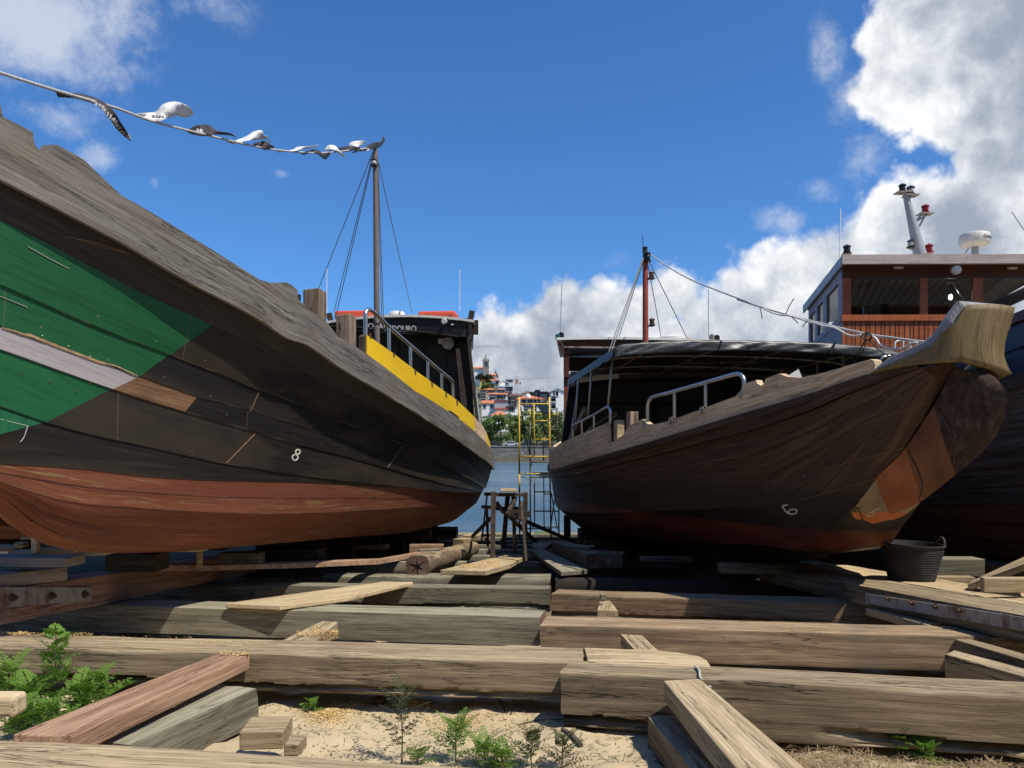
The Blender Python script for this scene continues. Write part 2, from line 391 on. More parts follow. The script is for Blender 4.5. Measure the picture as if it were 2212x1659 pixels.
M['skid'] = wood('skid_timber', (0.252, 0.148, 0.103), (0.425, 0.256, 0.178), (0.598, 0.403, 0.297), crack=.7, stain=.5, stainc=(0.189, 0.141, 0.119), chip=(0.520, 0.435, 0.385), chipamt=.02)
M['skid_paint'] = wood('grey_painted_timber', (.24, .21, .20), (.34, .30, .29), (.42, .38, .37), crack=.9, stain=.4, stainc=(.22, .13, .10), chip=(.25, .15, .11), chipamt=.04)
M['rail'] = wood('grey_rail_timber', (.085, .074, .062), (.155, .140, .122), (.26, .245, .22), uv=True, fib=(1.6, 90, 1), crack=.7, stain=.55, stainc=(.16, .105, .07), bump=.7, varv=0)
M['wale'] = wood('dark_wale', (.012, .010, .010), (.022, .019, .018), (.05, .042, .036), uv=True, fib=(2, 60, 1), crack=.5, stain=.2, varv=0, rough=.6)
M['black'] = wood('worn_black_planking', (.008, .007, .0065), (.013, .0115, .010), (.024, .020, .015), uv=True, fib=(2, 60, 1), crack=.35, stain=.6, stainc=(.005, .005, .006), varv=0, rough=.5, bump=.25, chip=(.13, .10, .07), chipamt=-.085, planks=True, tone=(.034, .026, .017))
M['green'] = wood('green_paint', (.009, .070, .025), (.012, .094, .034), (.016, .110, .040), uv=True, fib=(2, 40, 1), crack=.3, stain=.35, stainc=(.007, .042, .016), varv=0, rough=.45, bump=.12, chip=(.40, .45, .36), chipamt=-.14, planks=True)
M['stripe'] = wood('grey_stripe_paint', (.27, .25, .255), (.33, .305, .31), (.37, .345, .35), uv=True, crack=.2, stain=.3, stainc=(.24, .21, .20), varv=0, rough=.6, bump=.2, chip=(.20, .09, .06), chipamt=-.12)
M['bare'] = wood('bare_brown_plank', (.10, .052, .024), (.17, .092, .045), (.26, .15, .08), uv=True, fib=(2, 60, 1), crack=.5, stain=.5, stainc=(.06, .035, .02), varv=0)
M['red'] = wood('red_bottom_paint', (.125, .032, .016), (.19, .062, .029), (.245, .098, .048), uv=True, fib=(1.2, 26, 1), crack=.4, stain=.5, stainc=(.10, .026, .018), varv=0, rough=.75, bump=.3, chip=(.235, .165, .072), chipamt=.085, planks=True, tone=(.16, .048, .024))
M['yellow'] = wood('yellow_paint', (.70, .44, .004), (.80, .52, .006), (.84, .56, .012), uv=True, crack=.35, stain=.2, stainc=(.58, .36, .01), varv=0, rough=.5, bump=.3, chip=(.26, .17, .05), chipamt=-.075, tone=(.72, .45, .006))
M['brown_hull'] = wood('brown_hull_planking', (.022, .011, .0075), (.048, .025, .017), (.095, .056, .038), uv=True, fib=(1.6, 40, 1), crack=.5, stain=.6, stainc=(.010, .008, .008), varv=0, rough=.5, bump=.3, chip=(.16, .11, .07), chipamt=-.09, planks=True)
M['rail_brown'] = wood('brown_rail_timber', (0.389, 0.276, 0.163), (0.611, 0.453, 0.287), (0.776, 0.600, 0.400), uv=True, fib=(1.6, 50, 1), crack=.6, stain=.35, stainc=(0.118, 0.082, 0.054), varv=0, bump=.5)
M['shield'] = wood('ochre_prow_board', (.085, .062, .028), (.15, .112, .052), (.22, .17, .085), uv=True, fib=(2.5, 60, 1), crack=.5, stain=.6, stainc=(.07, .052, .027), varv=0, bump=.3, rough=.6)
M['shield_edge'] = wood('grey_edge_timber', (.20, .205, .21), (.28, .285, .29), (.37, .375, .38), uv=True, crack=.5, stain=.3, varv=0)
M['post'] = wood('peeling_post', (.13, .09, .06), (.24, .175, .125), (.40, .30, .21), crack=.6, stain=.4, chip=(.07, .05, .035), chipamt=.06, axis='z')
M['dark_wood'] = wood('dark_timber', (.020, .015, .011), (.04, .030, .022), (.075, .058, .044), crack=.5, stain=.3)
M['deck'] = wood('deck_planking', (.06, .045, .03), (.10, .078, .055), (.16, .125, .09), crack=.4)
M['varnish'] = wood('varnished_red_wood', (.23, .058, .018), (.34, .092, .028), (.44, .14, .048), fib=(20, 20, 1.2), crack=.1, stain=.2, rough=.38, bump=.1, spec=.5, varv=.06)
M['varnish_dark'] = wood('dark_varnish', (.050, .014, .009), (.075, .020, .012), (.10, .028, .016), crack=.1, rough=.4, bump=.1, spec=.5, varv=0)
M['lilac'] = wood('faded_lilac_boards', (.30, .27, .31), (.36, .33, .37), (.42, .39, .43), fib=(20, 20, 1.2), crack=.2, varv=0)
M['fascia'] = wood('weathered_fascia', (.30, .25, .23), (.42, .36, .34), (.55, .49, .47), crack=.3, stain=.4, stainc=(.22, .13, .10), varv=0)
M['ceil'] = wood('boarded_ceiling', (.48, .40, .31), (.58, .50, .40), (.66, .58, .48), crack=.2, varv=0)
M['steel'] = plain('stainless_steel', (.50, .50, .50), .34, 1.0, .1)
def rusty():
    m, t, b = new_mat('rust_streaked_plate'); co = t.node('ShaderNodeTexCoord').outputs['Object']
    n = t.noise(t.scale(co, (5, 5, 2)), 1.0, 7, .65); f = t.noise(co, 40, 4, .6)
    c = t.mix(t.smooth(n, .48, .66), t.ramp(f, [(.3, (.26, .245, .235)), (.7, (.36, .34, .325))]), t.ramp(f, [(.3, (.09, .05, .03)), (.7, (.20, .12, .07))]))
    t.l.new(c, b.inputs['Base Color']); b.inputs['Roughness'].default_value = .7; b.inputs['Metallic'].default_value = .1
    return m
M['galv'] = rusty()
M['pipe'] = plain('dull_grey_pipe', (.34, .34, .33), .45, .3, .1)
M['rust'] = plain('rusty_iron', (.12, .07, .045), .85, .3, .5, 20, .6)
M['mast_brown'] = plain('brown_mast_paint', (.15, .12, .105), .6, 0, .25, 12, .2)
M['mast_red'] = plain('red_mast_paint', (.30, .055, .032), .5, 0, .15, 10, .1)
M['mast_grey'] = plain('grey_mast_paint', (.30, .33, .36), .5, 0, .12)
M['blackpaint'] = plain('black_gloss_paint', (.010, .010, .014), .35, 0, .2)
M['navy'] = plain('navy_blue_sheet', (.014, .022, .05), .3, 0, .2)
M['white'] = plain('white_paint', (.72, .72, .71), .5, 0, .06, 5)
M['offwhite'] = plain('weathered_white_shell', (.62, .61, .57), .5, 0, .14, 9)
M['orange'] = plain('orange_raft_case', (.62, .085, .035), .5, 0, .1)
M['amber'] = plain('amber_lens', (.60, .12, .015), .3)
M['redlens'] = plain('red_lens', (.25, .012, .015), .25)
M['greenlens'] = plain('green_lens', (.02, .09, .06), .25)
M['clearlens'] = plain('cloudy_lens', (.42, .44, .42), .25, 0, .3, 20)
M['wire'] = plain('grey_wire', (.14, .145, .15), .6)
M['rope'] = plain('pale_rope', (.46, .45, .43), .9, 0, .3, 60, .5)
M['rope_white'] = plain('white_hose', (.66, .63, .57), .6)
M['blackrope'] = plain('black_cord', (.015, .015, .015), .7)
M['scaff'] = plain('yellow_scaffold_paint', (.66, .44, .035), .5, 0, .2, 8)
M['scaff_dark'] = plain('dull_olive_scaffold_paint', (.085, .07, .035), .7, 0, .3, 8)
M['rubber'] = plain('dusty_black_rubber', (.026, .026, .025), .75, 0, .5, 14, .3)
M['tarp'] = plain('black_awning_vinyl', (.030, .036, .038), .42, 0, .25, 4)
M['flagdark'] = plain('dark_flag_cloth', (.035, .032, .036), .8, 0, .5, 25)
M['flagwhite'] = plain('white_flag_cloth', (.62, .62, .62), .8, 0, .08)
M['glassdark'] = plain('dark_window_pane', (.012, .014, .018), .08, 0, .1)
M['greyglass'] = plain('dusty_grey_pane', (.19, .20, .21), .25, 0, .15)
M['mark'] = plain('chalk_white_mark', (.55, .53, .44), .8)
M['letter'] = plain('silver_lettering', (.50, .50, .50), .4)
M['letterdim'] = plain('dull_grey_lettering', (.30, .27, .23), .6)
M['copper'] = plain('brown_copper_sheet', (.30, .095, .036), .42, .2, .35, 5, .15)
M['copper_dark'] = plain('dark_copper_sheet', (.135, .052, .024), .45, .2, .45, 5, .15)
M['beige'] = plain('beige_primer', (.26, .20, .12), .7, 0, .3, 7, .2)
M['orange_paint'] = plain('orange_bottom_paint', (.58, .17, .06), .6, 0, .2, 7, .2)
M['fibre'] = wood('dark_stem_wood', (.022, .012, .008), (.05, .028, .018), (.11, .07, .046), fib=(40, 6, 6), crack=.5, stain=.4, varv=0)
def glass_mat():
    m, t, b = new_mat('window_glass')
    b.inputs['Base Color'].default_value = (.92, .94, .95, 1); b.inputs['Roughness'].default_value = .03
    b.inputs['Transmission Weight'].default_value = 1.0; b.inputs['IOR'].default_value = 1.06
    return m
M['glass'] = glass_mat()
def leaf(name, c, c2, tr=.35):
    m, t, b = new_mat(name)
    g = t.node('ShaderNodeNewGeometry'); n = t.noise(g.outputs['Position'], 9, 3, .5)
    r = t.math('ADD', t.math('MULTIPLY', g.outputs['Random Per Island'], .7), t.math('MULTIPLY', n, .3))
    col = t.ramp(r, [(.1, c), (.9, c2)])
    t.l.new(col, b.inputs['Base Color']); b.inputs['Roughness'].default_value = .55; b.inputs['Specular IOR Level'].default_value = .3
    tl = t.node('ShaderNodeBsdfTranslucent'); t.l.new(t.mix(1.0, col, (1.0, 1.2, .5), 'MULTIPLY'), tl.inputs[0])
    mx = t.node('ShaderNodeMixShader'); mx.inputs[0].default_value = tr
    t.l.new(b.outputs[0], mx.inputs[1]); t.l.new(tl.outputs[0], mx.inputs[2]); t.l.new(mx.outputs[0], t.n['Material Output'].inputs[0])
    return m
M['weed'] = leaf('bright_weed_leaf', (.085, .19, .022), (.19, .32, .05))
M['weed_dark'] = leaf('dark_seedling_leaf', (.018, .030, .012), (.05, .07, .02), .2)
M['dock'] = leaf('dock_leaf', (.08, .21, .03), (.14, .29, .05))
M['stem'] = plain('weed_stem', (.10, .10, .04), .8, 0, .3)
M['straw'] = leaf('dry_straw', (.20, .14, .08), (.42, .31, .18), .2)
M['tree'] = leaf('plane_tree_leaf', (.095, .145, .04), (.23, .30, .10), .3)
M['evergreen'] = leaf('evergreen_leaf', (.015, .028, .012), (.035, .055, .02), .15)
M['bark'] = plain('tree_bark', (.10, .085, .065), .9, 0, .3)
M['sawdust'] = leaf('sawdust_flakes', (.50, .33, .12), (.74, .55, .26), .1)
def sand():
    m, t, b = new_mat('dry_sand')
    co = t.node('ShaderNodeTexCoord').outputs['Object']
    n1 = t.noise(co, 1.4, 6, .6); n2 = t.noise(co, 40, 5, .7); n3 = t.noise(co, 7, 6, .65)
    c = t.ramp(n1, [(.3, (.41, .325, .20)), (.7, (.54, .44, .285))])
    c = t.mix(t.math('MULTIPLY', t.smooth(n2, .55, .8), .5), c, (.30, .23, .15))
    c = t.mix(t.math('MULTIPLY', t.smooth(n3, .62, .74), .55), c, (.24, .18, .115))
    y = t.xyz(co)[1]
    hull_shade = t.math('MULTIPLY', t.smooth(y, 6.0, 9.0), .86)  # shade under the hulls painted into the sand, near black with distance
    c = t.mix(hull_shade, c, (.022, .018, .013))
    t.l.new(c, b.inputs['Base Color']); b.inputs['Roughness'].default_value = .95; b.inputs['Specular IOR Level'].default_value = .1
    h = t.math('ADD', t.math('MULTIPLY', n2, .35), n3)
    bp = t.node('ShaderNodeBump'); bp.inputs['Strength'].default_value = .6; bp.inputs['Distance'].default_value = .02
    t.l.new(h, bp.inputs['Height']); t.l.new(bp.outputs[0], b.inputs['Normal'])
    return m
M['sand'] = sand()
def water():
    m, t, b = new_mat('river_water')
    co = t.node('ShaderNodeTexCoord').outputs['Object']
    w1 = t.noise(t.scale(co, (.55, 1.5, 1)), 1.0, 5, .6, .5); w2 = t.noise(t.scale(co, (.10, .22, 1)), 1.0, 4, .55, .4); w3 = t.noise(t.scale(co, (2.2, 4.5, 1)), 1.0, 3, .6)
    patch = t.noise(t.scale(co, (.012, .05, 1)), 1.0, 4, .55)
    c = t.ramp(patch, [(.35, (.045, .105, .160)), (.65, (.13, .19, .21))])
    t.l.new(c, b.inputs['Base Color']); b.inputs['Roughness'].default_value = .2; b.inputs['IOR'].default_value = 1.33
    h = t.math('ADD', t.math('MULTIPLY', w1, .6), t.math('ADD', t.math('MULTIPLY', w2, 2.6), t.math('MULTIPLY', w3, .12)))
    bp = t.node('ShaderNodeBump'); bp.inputs['Strength'].default_value = .8; bp.inputs['Distance'].default_value = .45
    t.l.new(h, bp.inputs['Height']); t.l.new(bp.outputs[0], b.inputs['Normal'])
    return m
M['water'] = water()
def stone_wall():
    m, t, b = new_mat('granite_quay_blocks')
    co = t.node('ShaderNodeTexCoord').outputs['Object']; x, y, z = t.xyz(co)
    br = t.node('ShaderNodeTexBrick'); t.put(br.inputs['Vector'], t.comb(x, z, 0.0)); br.inputs['Scale'].default_value = 1.0
    br.inputs['Brick Width'].default_value = .95; br.inputs['Row Height'].default_value = .42; br.inputs['Mortar Size'].default_value = .05
    for k, c in (('Color1', (.17, .155, .135)), ('Color2', (.29, .265, .23)), ('Mortar', (.07, .065, .055))): br.inputs[k].default_value = (*c, 1)
    n = t.noise(co, .35, 6, .65)
    c = t.mix(t.smooth(n, .42, .7), br.outputs[0], t.mix(.6, br.outputs[0], (.11, .105, .085)))
    low = t.smooth(z, .75, -.5)
    c = t.mix(t.math('MULTIPLY', low, .7), c, (.16, .13, .075))
    t.l.new(c, b.inputs['Base Color']); b.inputs['Roughness'].default_value = .9
    return m
M['quay'] = stone_wall()
def tiles(name, c, c2):
    m, t, b = new_mat(name)
    co = t.node('ShaderNodeTexCoord').outputs['Object']
    n = t.noise(co, .35, 6, .7); n2 = t.noise(t.scale(co, (2.5, 2.5, .5)), 1.0, 4, .6)
    t.l.new(t.mix(t.math('MULTIPLY', n2, .6), t.ramp(n, [(.3, c), (.7, c2)]), tuple(x * .55 for x in c)), b.inputs['Base Color']); b.inputs['Roughness'].default_value = .85
    return m
M['tile'] = tiles('orange_roof_tiles', (.52, .15, .055), (.72, .26, .11))
M['tile_brown'] = tiles('brown_roof_tiles', (.16, .085, .06), (.25, .14, .10))
M['tile_red'] = tiles('red_roof_sheet', (.30, .055, .04), (.38, .08, .055))
for nm, c in (('w_white', (.82, .80, .75)), ('w_cream', (.78, .71, .52)), ('w_yellow', (.62, .47, .14)), ('w_grey', (.36, .37, .38)), ('w_beige', (.44, .37, .28)), ('w_slate', (.045, .055, .075)), ('w_stone', (.24, .22, .19)), ('w_dull', (.40, .38, .35)), ('w_bluewhite', (.55, .62, .70))):
    M[nm] = plain('facade_' + nm[2:], c, .85, 0, .1, .6)
M['win'] = plain('dark_house_window', (.035, .045, .055), .25, 0, .2)
M['hill'] = plain('hillside_scrub', (.10, .105, .05), .95, 0, .5, .08)
M['road'] = plain('quay_paving', (.20, .19, .17), .9, 0, .2, .3)
M['crane'] = plain('crane_steel', (.34, .16, .08), .6, 0, .2)
M['crane_grey'] = plain('grey_crane_steel', (.30, .31, .32), .6, 0, .2)
M['car_dark'] = plain('dark_car_paint', (.03, .032, .036), .3, 0, .2)
M['car_light'] = plain('light_car_paint', (.45, .46, .47), .3, 0, .1)
M['tyre'] = plain('tyre_rubber', (.02, .02, .02), .9)
M['algae'] = plain('green_algae_stone', (.10, .13, .035), .9, 0, .6, 1.2, .5)
M['bank'] = plain('sky_blocker_bank', (.045, .055, .025), .95, 0, .5, .6)  # unseen slope behind the camera, added to cut the sky light
# ground and water
mb = MB(); xs = [-70, -40, -20, -12] + [-8, -6, -5] + [-4 + .06 * i for i in range(134)] + [4.3, 5, 6, 7, 8] + [12, 20, 40, 70]; ys = [-60, -50, -42, -34, -28, -22, -18, -15, -12, -9, -5, -2, 0] + [1.2, 2, 2.6] + [3 + .05 * i for i in range(60)] + [6.2, 6.5] + [6.8 + .4 * i for i in range(45)] + [26, 30]
def sand_h(x, y):
    b = sandz(y) if y > 0 else .26
    if y < -9: b += (-9 - y) * .62 + .8 * noise.noise((x * .1, y * .1, 2))
    if 2 < y < 8: b += .035 * noise.noise((x * 1.3, y * 1.3, 0)) + .036 * noise.noise((x * 4, y * 4, 3)) + .022 * noise.noise((x * 8, y * 8, 7))
    return b
mb.grid([[(x, y, sand_h(x, y)) for x in xs] for y in ys])
mb.mi = 0
for i, f in enumerate(mb.f):
    if max(mb.v[k].y for k in f) < -8.5: mb.m[i] = 1
tag(mb.build('ground', [M['sand'], M['bank']], smooth=True), kind='structure')  # bank slot: added unseen slope behind the camera, cuts the sky light
WZ = -1.15
mb = MB(); mb.poly([(-700, 20, WZ), (700, 20, WZ), (700, 186, WZ), (-700, 186, WZ)])
tag(mb.build('river', M['water']), kind='structure')
# ------------------------------------------------------------------ boats: hull lines measured in the photograph, given a plan and a depth
class Boat:
    def __init__(s, P0, d, L, left_side_seen):
        s.P0 = Vector((P0[0], P0[1], 0)); s.d = Vector((d[0], d[1], 0)).normalized(); s.L = L
        s.n = Vector((s.d.y, -s.d.x, 0)) if left_side_seen else Vector((-s.d.y, s.d.x, 0))
        s.sg = 1 if left_side_seen else -1            # image direction towards the bow
    def pos(s, q, b, z): return s.P0 + s.d * q + s.n * b + Vector((0, 0, z))
    def px(s, q, b):
        p = s.pos(q, b, 0); return CX + F * p.x / p.y
    def onplane(s, q, x, y):                            # (b, z) where a measured pixel meets the cross-section at q
        c = s.P0 + s.d * q; r = Vector(((x - CX) / F, 1, (HY - y) / F)); t = c.dot(s.d) / r.dot(s.d)
        p = r * t; return (p - c).dot(s.n), CAMZ + p.z
    def cs(s, q, x, y, dq=0):
        b, z = s.onplane(q, x, y); return s.pos(q + dq, b, z)
class Line:
    def __init__(s, boat, pts, p=2.2, e=.1, sf=.6, tan=None, bmax=None, tm=.42, stern=None, lin=False, bow=None):
        s.b_ = boat; s.p, s.e, s.sf, s.tm = p, e, sf, tm; s.lin = lin
        if bmax is None:
            lo, hi = .3, 4.0
            for _ in range(50):
                s.B = (lo + hi) / 2
                ex = max(-boat.sg * boat.px(boat.L * k / 200, s.b(boat.L * k / 200)) for k in range(120))
                if ex < -boat.sg * tan: lo = s.B
                else: hi = s.B
        else: s.B = bmax
        N = 600; best = max(range(int(N * .7)), key=lambda k: -boat.sg * boat.px(boat.L * k / N, s.b(boat.L * k / N)))
        s.tab = [(boat.px(boat.L * k / N, s.b(boat.L * k / N)), boat.L * k / N) for k in range(best, N + 60)]
        s.stan = s.tab[0][1]
        tb = {}
        for (x, y) in pts:
            q = s.inv(x); tb[q] = s.zat(q, y)
        for q, z in (stern or []): tb[q] = z
        for q, z in (bow or []): tb[q] = z
        ks = sorted(tb); s.S = ks; s.Z = [tb[k] for k in ks]
    def b(s, q):
        t = q / s.b_.L; B = s.B
        if t < s.tm: return B * (1 - s.sf * ((s.tm - t) / s.tm) ** 2)
        w = min(1.0, (t - s.tm) / (1 - s.tm)); r = B * ((1 - s.e) * (1 - w ** s.p) + s.e)
        return r
    def inv(s, x):
        sg = s.b_.sg
        for i in range(len(s.tab) - 1):
            if sg * s.tab[i + 1][0] >= sg * x:
                a, b = s.tab[i], s.tab[i + 1]
                k = (x - a[0]) / (b[0] - a[0]) if abs(b[0] - a[0]) > 1e-9 else 0
                return a[1] + (b[1] - a[1]) * max(0, min(1, k))
        return s.tab[-1][1]
    def zat(s, q, y):
        p = s.b_.pos(q, s.b(q), 0); return CAMZ + (HY - y) / F * p.y
    def z(s, q): return interp(q, s.S, s.Z) if s.lin else cubic(q, s.S, s.Z)
    def at(s, q, side=1, db=0, dz=0): return s.b_.pos(q, side * (s.b(q) + db), s.z(q) + dz)
    def un(s, x, y, db=0): q = s.inv(x); p = s.b_.pos(q, s.b(q) + db, 0); return Vector((p.x, p.y, CAMZ + (HY - y) / F * p.y))

def strake(mb, lo, hi, cuts, side=1, lap=.012, bulge=.0, rows=4, v0=0.0, dens=5, olo=0.0, ohi=0.0):
    """planks between two lines; cuts = [(s_lo, s_hi, material)], the last one closes"""
    for (a0, a1, mi), (b0, b1, _) in zip(cuts, cuts[1:]):
        mb.mi = mi; n = max(2, int(max(abs(b0 - a0), abs(b1 - a1)) * dens))
        R = []; U = []
        for i in range(n + 1):
            t = i / n; q0 = a0 + (b0 - a0) * t; q1 = a1 + (b1 - a1) * t
            p0 = lo.at(q0, side, lap + olo); p1 = hi.at(q1, side, ohi)
            row = []; ur = []
            for k in range(rows):
                v = k / (rows - 1); p = p0.lerp(p1, v) + lo.b_.n * side * bulge * math.sin(math.pi * v)
                row.append(p); ur.append((q0 + (q1 - q0) * v, v0 + v * (p1 - p0).length))
            R.append([lo.at(q0, side, olo - .004)] + row); U.append([(q0, v0 - .01)] + ur)
        mb.grid(R, U)
class Mid(Line):
    """a seam part-way between two lines"""
    def __init__(s, lo, hi, f, f_b=None):
        s.b_ = lo.b_; s.lo, s.hi, s.f = lo, hi, f; s.fb = f if f_b is None else f_b
    def b(s, q): return s.lo.b(q) * (1 - s.fb) + s.hi.b(q) * s.fb
    def z(s, q): return s.lo.z(q) * (1 - s.f) + s.hi.z(q) * s.f
def lamp(mb_body, mb_lens, c, r=.07, h=.16):
    """ship's navigation lantern"""
    c = Vector(c)
    mb_lens.lathe(c, [(r * .80, h * .17), (r * .72, h * .45), (r * .80, h * .74)], 14)
    mb_body.lathe(c, [(r * 1.05, 0), (r * 1.1, h * .12), (r * .85, h * .165), (r * .2, h * .18), (r * .2, h * .73), (r * .85, h * .74), (r * .98, h * .8), (r * .75, h * .93), (r * .2, h * 1.0), (r * .18, h * 1.06)], 14)
def polyz(boat, q, pts): return [boat.cs(q, x, y) for x, y in pts]
def prism(mb, pts, off):
    a = [mb.vert(p) for p in pts]; b = [mb.vert(Vector(p) + Vector(off)) for p in pts]; n = len(a)
    mb.face(a); mb.face(b[::-1])
    for i in range(n): j = (i + 1) % n; mb.face([a[i], b[i], b[j], a[j]])

# ================================================================== BOAT A (left, green and black)
A = Boat((-1.725, 20.5), (-.0872, -.9962), 16.45, False)
At = thing('river_boat', 'big old wooden river boat with green and black side and yellow washboard, on the left', 'boat', A.pos(8, 0, 0), 'wooden river boats hauled out on the slipway')
aL1pts = [(0, 255), (60, 286), (62, 300), (68, 317), (78, 327), (92, 331), (97, 328), (106, 313), (112, 313), (169, 345), (182, 357), (196, 371), (252, 422), (316, 459), (470, 553),
          (531, 591), (552, 604), (573, 611), (592, 612), (608, 610), (620, 616), (633, 627), (635, 645), (641, 651), (660, 668), (696, 693), (724, 727), (781, 761), (791, 769), (889, 844), (968, 892), (1022, 933), (1050, 961), (1060, 975)]
aRail = Line(A, aL1pts, p=2.5, e=.13, sf=.55, tan=1064, stern=[(0, 1.75), (2.5, 1.45)], lin=True)
aRef = Line(A, [(0, 240), (100, 297), (196, 371), (316, 459), (470, 553), (600, 628), (696, 690), (781, 761), (889, 844), (968, 892), (1022, 933), (1050, 961), (1060, 975)], p=2.5, e=.13, sf=.55, tan=1064, stern=[(0, 1.75), (2.5, 1.45)])
aL2 = Line(A, [(0, 392), (305, 553), (367, 590), (529, 676), (619, 730), (643, 738), (732, 797), (811, 842), (900, 896), (975, 945), (1022, 979), (1049, 998), (1061, 1013)], p=2.45, e=.12, sf=.55, tan=1062, stern=[(0, 1.45), (2.5, 1.15)])
aL3 = Line(A, [(0, 475), (112, 531), (280, 620), (459, 702), (531, 737), (619, 780), (671, 811), (825, 886), (930, 945), (1000, 990), (1040, 1027), (1053, 1041)], p=2.15, e=.09, sf=.57, tan=1055, stern=[(0, 1.25), (2.5, .98)])
aSa = Line(A, [(0, 617), (173, 693), (364, 767), (479, 811), (531, 833), (619, 864), (699, 898), (861, 954), (960, 1004), (1030, 1043), (1046, 1052)], p=1.95, e=.07, sf=.58, tan=1049, stern=[(0, 1.1), (2.5, .84)])
aSt = Line(A, [(0, 707), (150, 758), (300, 814), (426, 858), (531, 885), (619, 912), (720, 942), (850, 990), (950, 1022), (1040, 1056)], p=1.88, e=.06, sf=.59, tan=1047, stern=[(0, 1.02), (2.5, .78)])
aSb = Line(A, [(0, 755), (252, 844), (397, 889), (531, 928), (619, 954), (777, 995), (900, 1030), (1040, 1058)], p=1.82, e=.055, sf=.6, tan=1045.5, stern=[(0, .98), (2.5, .74)])
aSc = Line(A, [(0, 880), (101, 914), (328, 968), (450, 995), (600, 1020), (800, 1044), (1040, 1060)], p=1.76, e=.05, sf=.6, tan=1044.5, stern=[(0, .95), (2.5, .70)])
aL5 = Line(A, [(0, 1003), (190, 1015), (266, 1025), (532, 1040), (619, 1042), (885, 1055), (997, 1057), (1042, 1062)], p=1.72, e=.045, sf=.62, tan=1043.5, stern=[(0, .92), (2.5, .66)])
aB1 = Line(A, [(-200, 985), (0, 1040), (120, 1080), (300, 1098), (532, 1110), (750, 1105), (900, 1096), (1000, 1090), (1028, 1087)], p=1.68, e=.04, sf=.75, tan=1031, stern=[(0, .85), (2.5, .48)])
aL6 = Line(A, [(-300, 920), (-120, 1002), (0, 1068), (45, 1110), (157, 1167), (252, 1178), (420, 1181), (619, 1172), (722, 1163), (890, 1148), (951, 1134), (985, 1121)], p=1.15, e=.01, sf=.95, tan=1000, stern=[(0, .8), (2.5, .35)])
print('A bmax', [round(l.B, 2) for l in (aRail, aL2, aL3, aSa, aSb, aL5, aB1, aL6)], 'stan', round(aRail.stan, 2))
mats = [M['black'], M['green'], M['stripe'], M['bare'], M['red'], M['wale']]
mb = MB(); E = A.L
g3, ga, gt, gb, gc, g5 = aL3.inv(459), aSa.inv(364), aSt.inv(300), aSb.inv(241), aSc.inv(96), aL5.inv(-190)
for sd in (1, -1):
    strake(mb, aL3, aL2, [(0, 0, 5), (E, E, 5)], sd, .0, v0=.2)
    strake(mb, aSa, aL3, [(0, 0, 0), (ga, g3, 1), (E, E, 1)], sd, .012, v0=1)
    strake(mb, aSt, aSa, [(0, 0, 0), (gt, ga, 1), (E, E, 1)], sd, .003, v0=2)
    strake(mb, aSb, aSt, [(0, 0, 0), (aSb.inv(397), aSt.inv(426), 3), (gb, gt, 2), (E, E, 2)], sd, .012, v0=3)
    strake(mb, aSc, aSb, [(0, 0, 0), (gc, gb, 1), (E, E, 1)], sd, .010, v0=4)
    strake(mb, aL5, aSc, [(0, 0, 0), (g5, gc, 1), (E, E, 1)], sd, .003, v0=5)
    mA = Mid(aB1, aL5, .5); mC = Mid(aL6, aB1, .48)
    strake(mb, mA, aL5, [(0, 0, 4), (E, E, 4)], sd, .002, v0=6); strake(mb, aB1, mA, [(0, 0, 4), (E, E, 4)], sd, .002, v0=7)
    strake(mb, mC, aB1, [(0, 0, 4), (E, E, 4)], sd, .003, .012, v0=8); strake(mb, aL6, mC, [(0, 0, 4), (E, E, 4)], sd, .003, .012, v0=9)
mb.mi = 4                                         # flat bottom, stem and stern closing
qs = [E * i / 60 for i in range(61)]
mb.grid([[aL6.at(q, 1), A.pos(q, 0, aL6.z(q) - .05), aL6.at(q, -1)] for q in qs], [[(q, 0), (q, .5), (q, 1)] for q in qs])
lines = [aL6, aB1, aL5, aSb, aSa, aL3, aL2]
mb.mi = 0
for q in (0, E): mb.grid([[l.at(q, 1), l.at(q, -1)] for l in lines], [[(0, i * .3), (.3, i * .3)] for i in range(len(lines))])
aHull = mb.build('hull', mats, At, smooth=True, auto=28)
def scratch(pts, r=.0035):      # shallow raised seam or score line lying on the hull
    pass
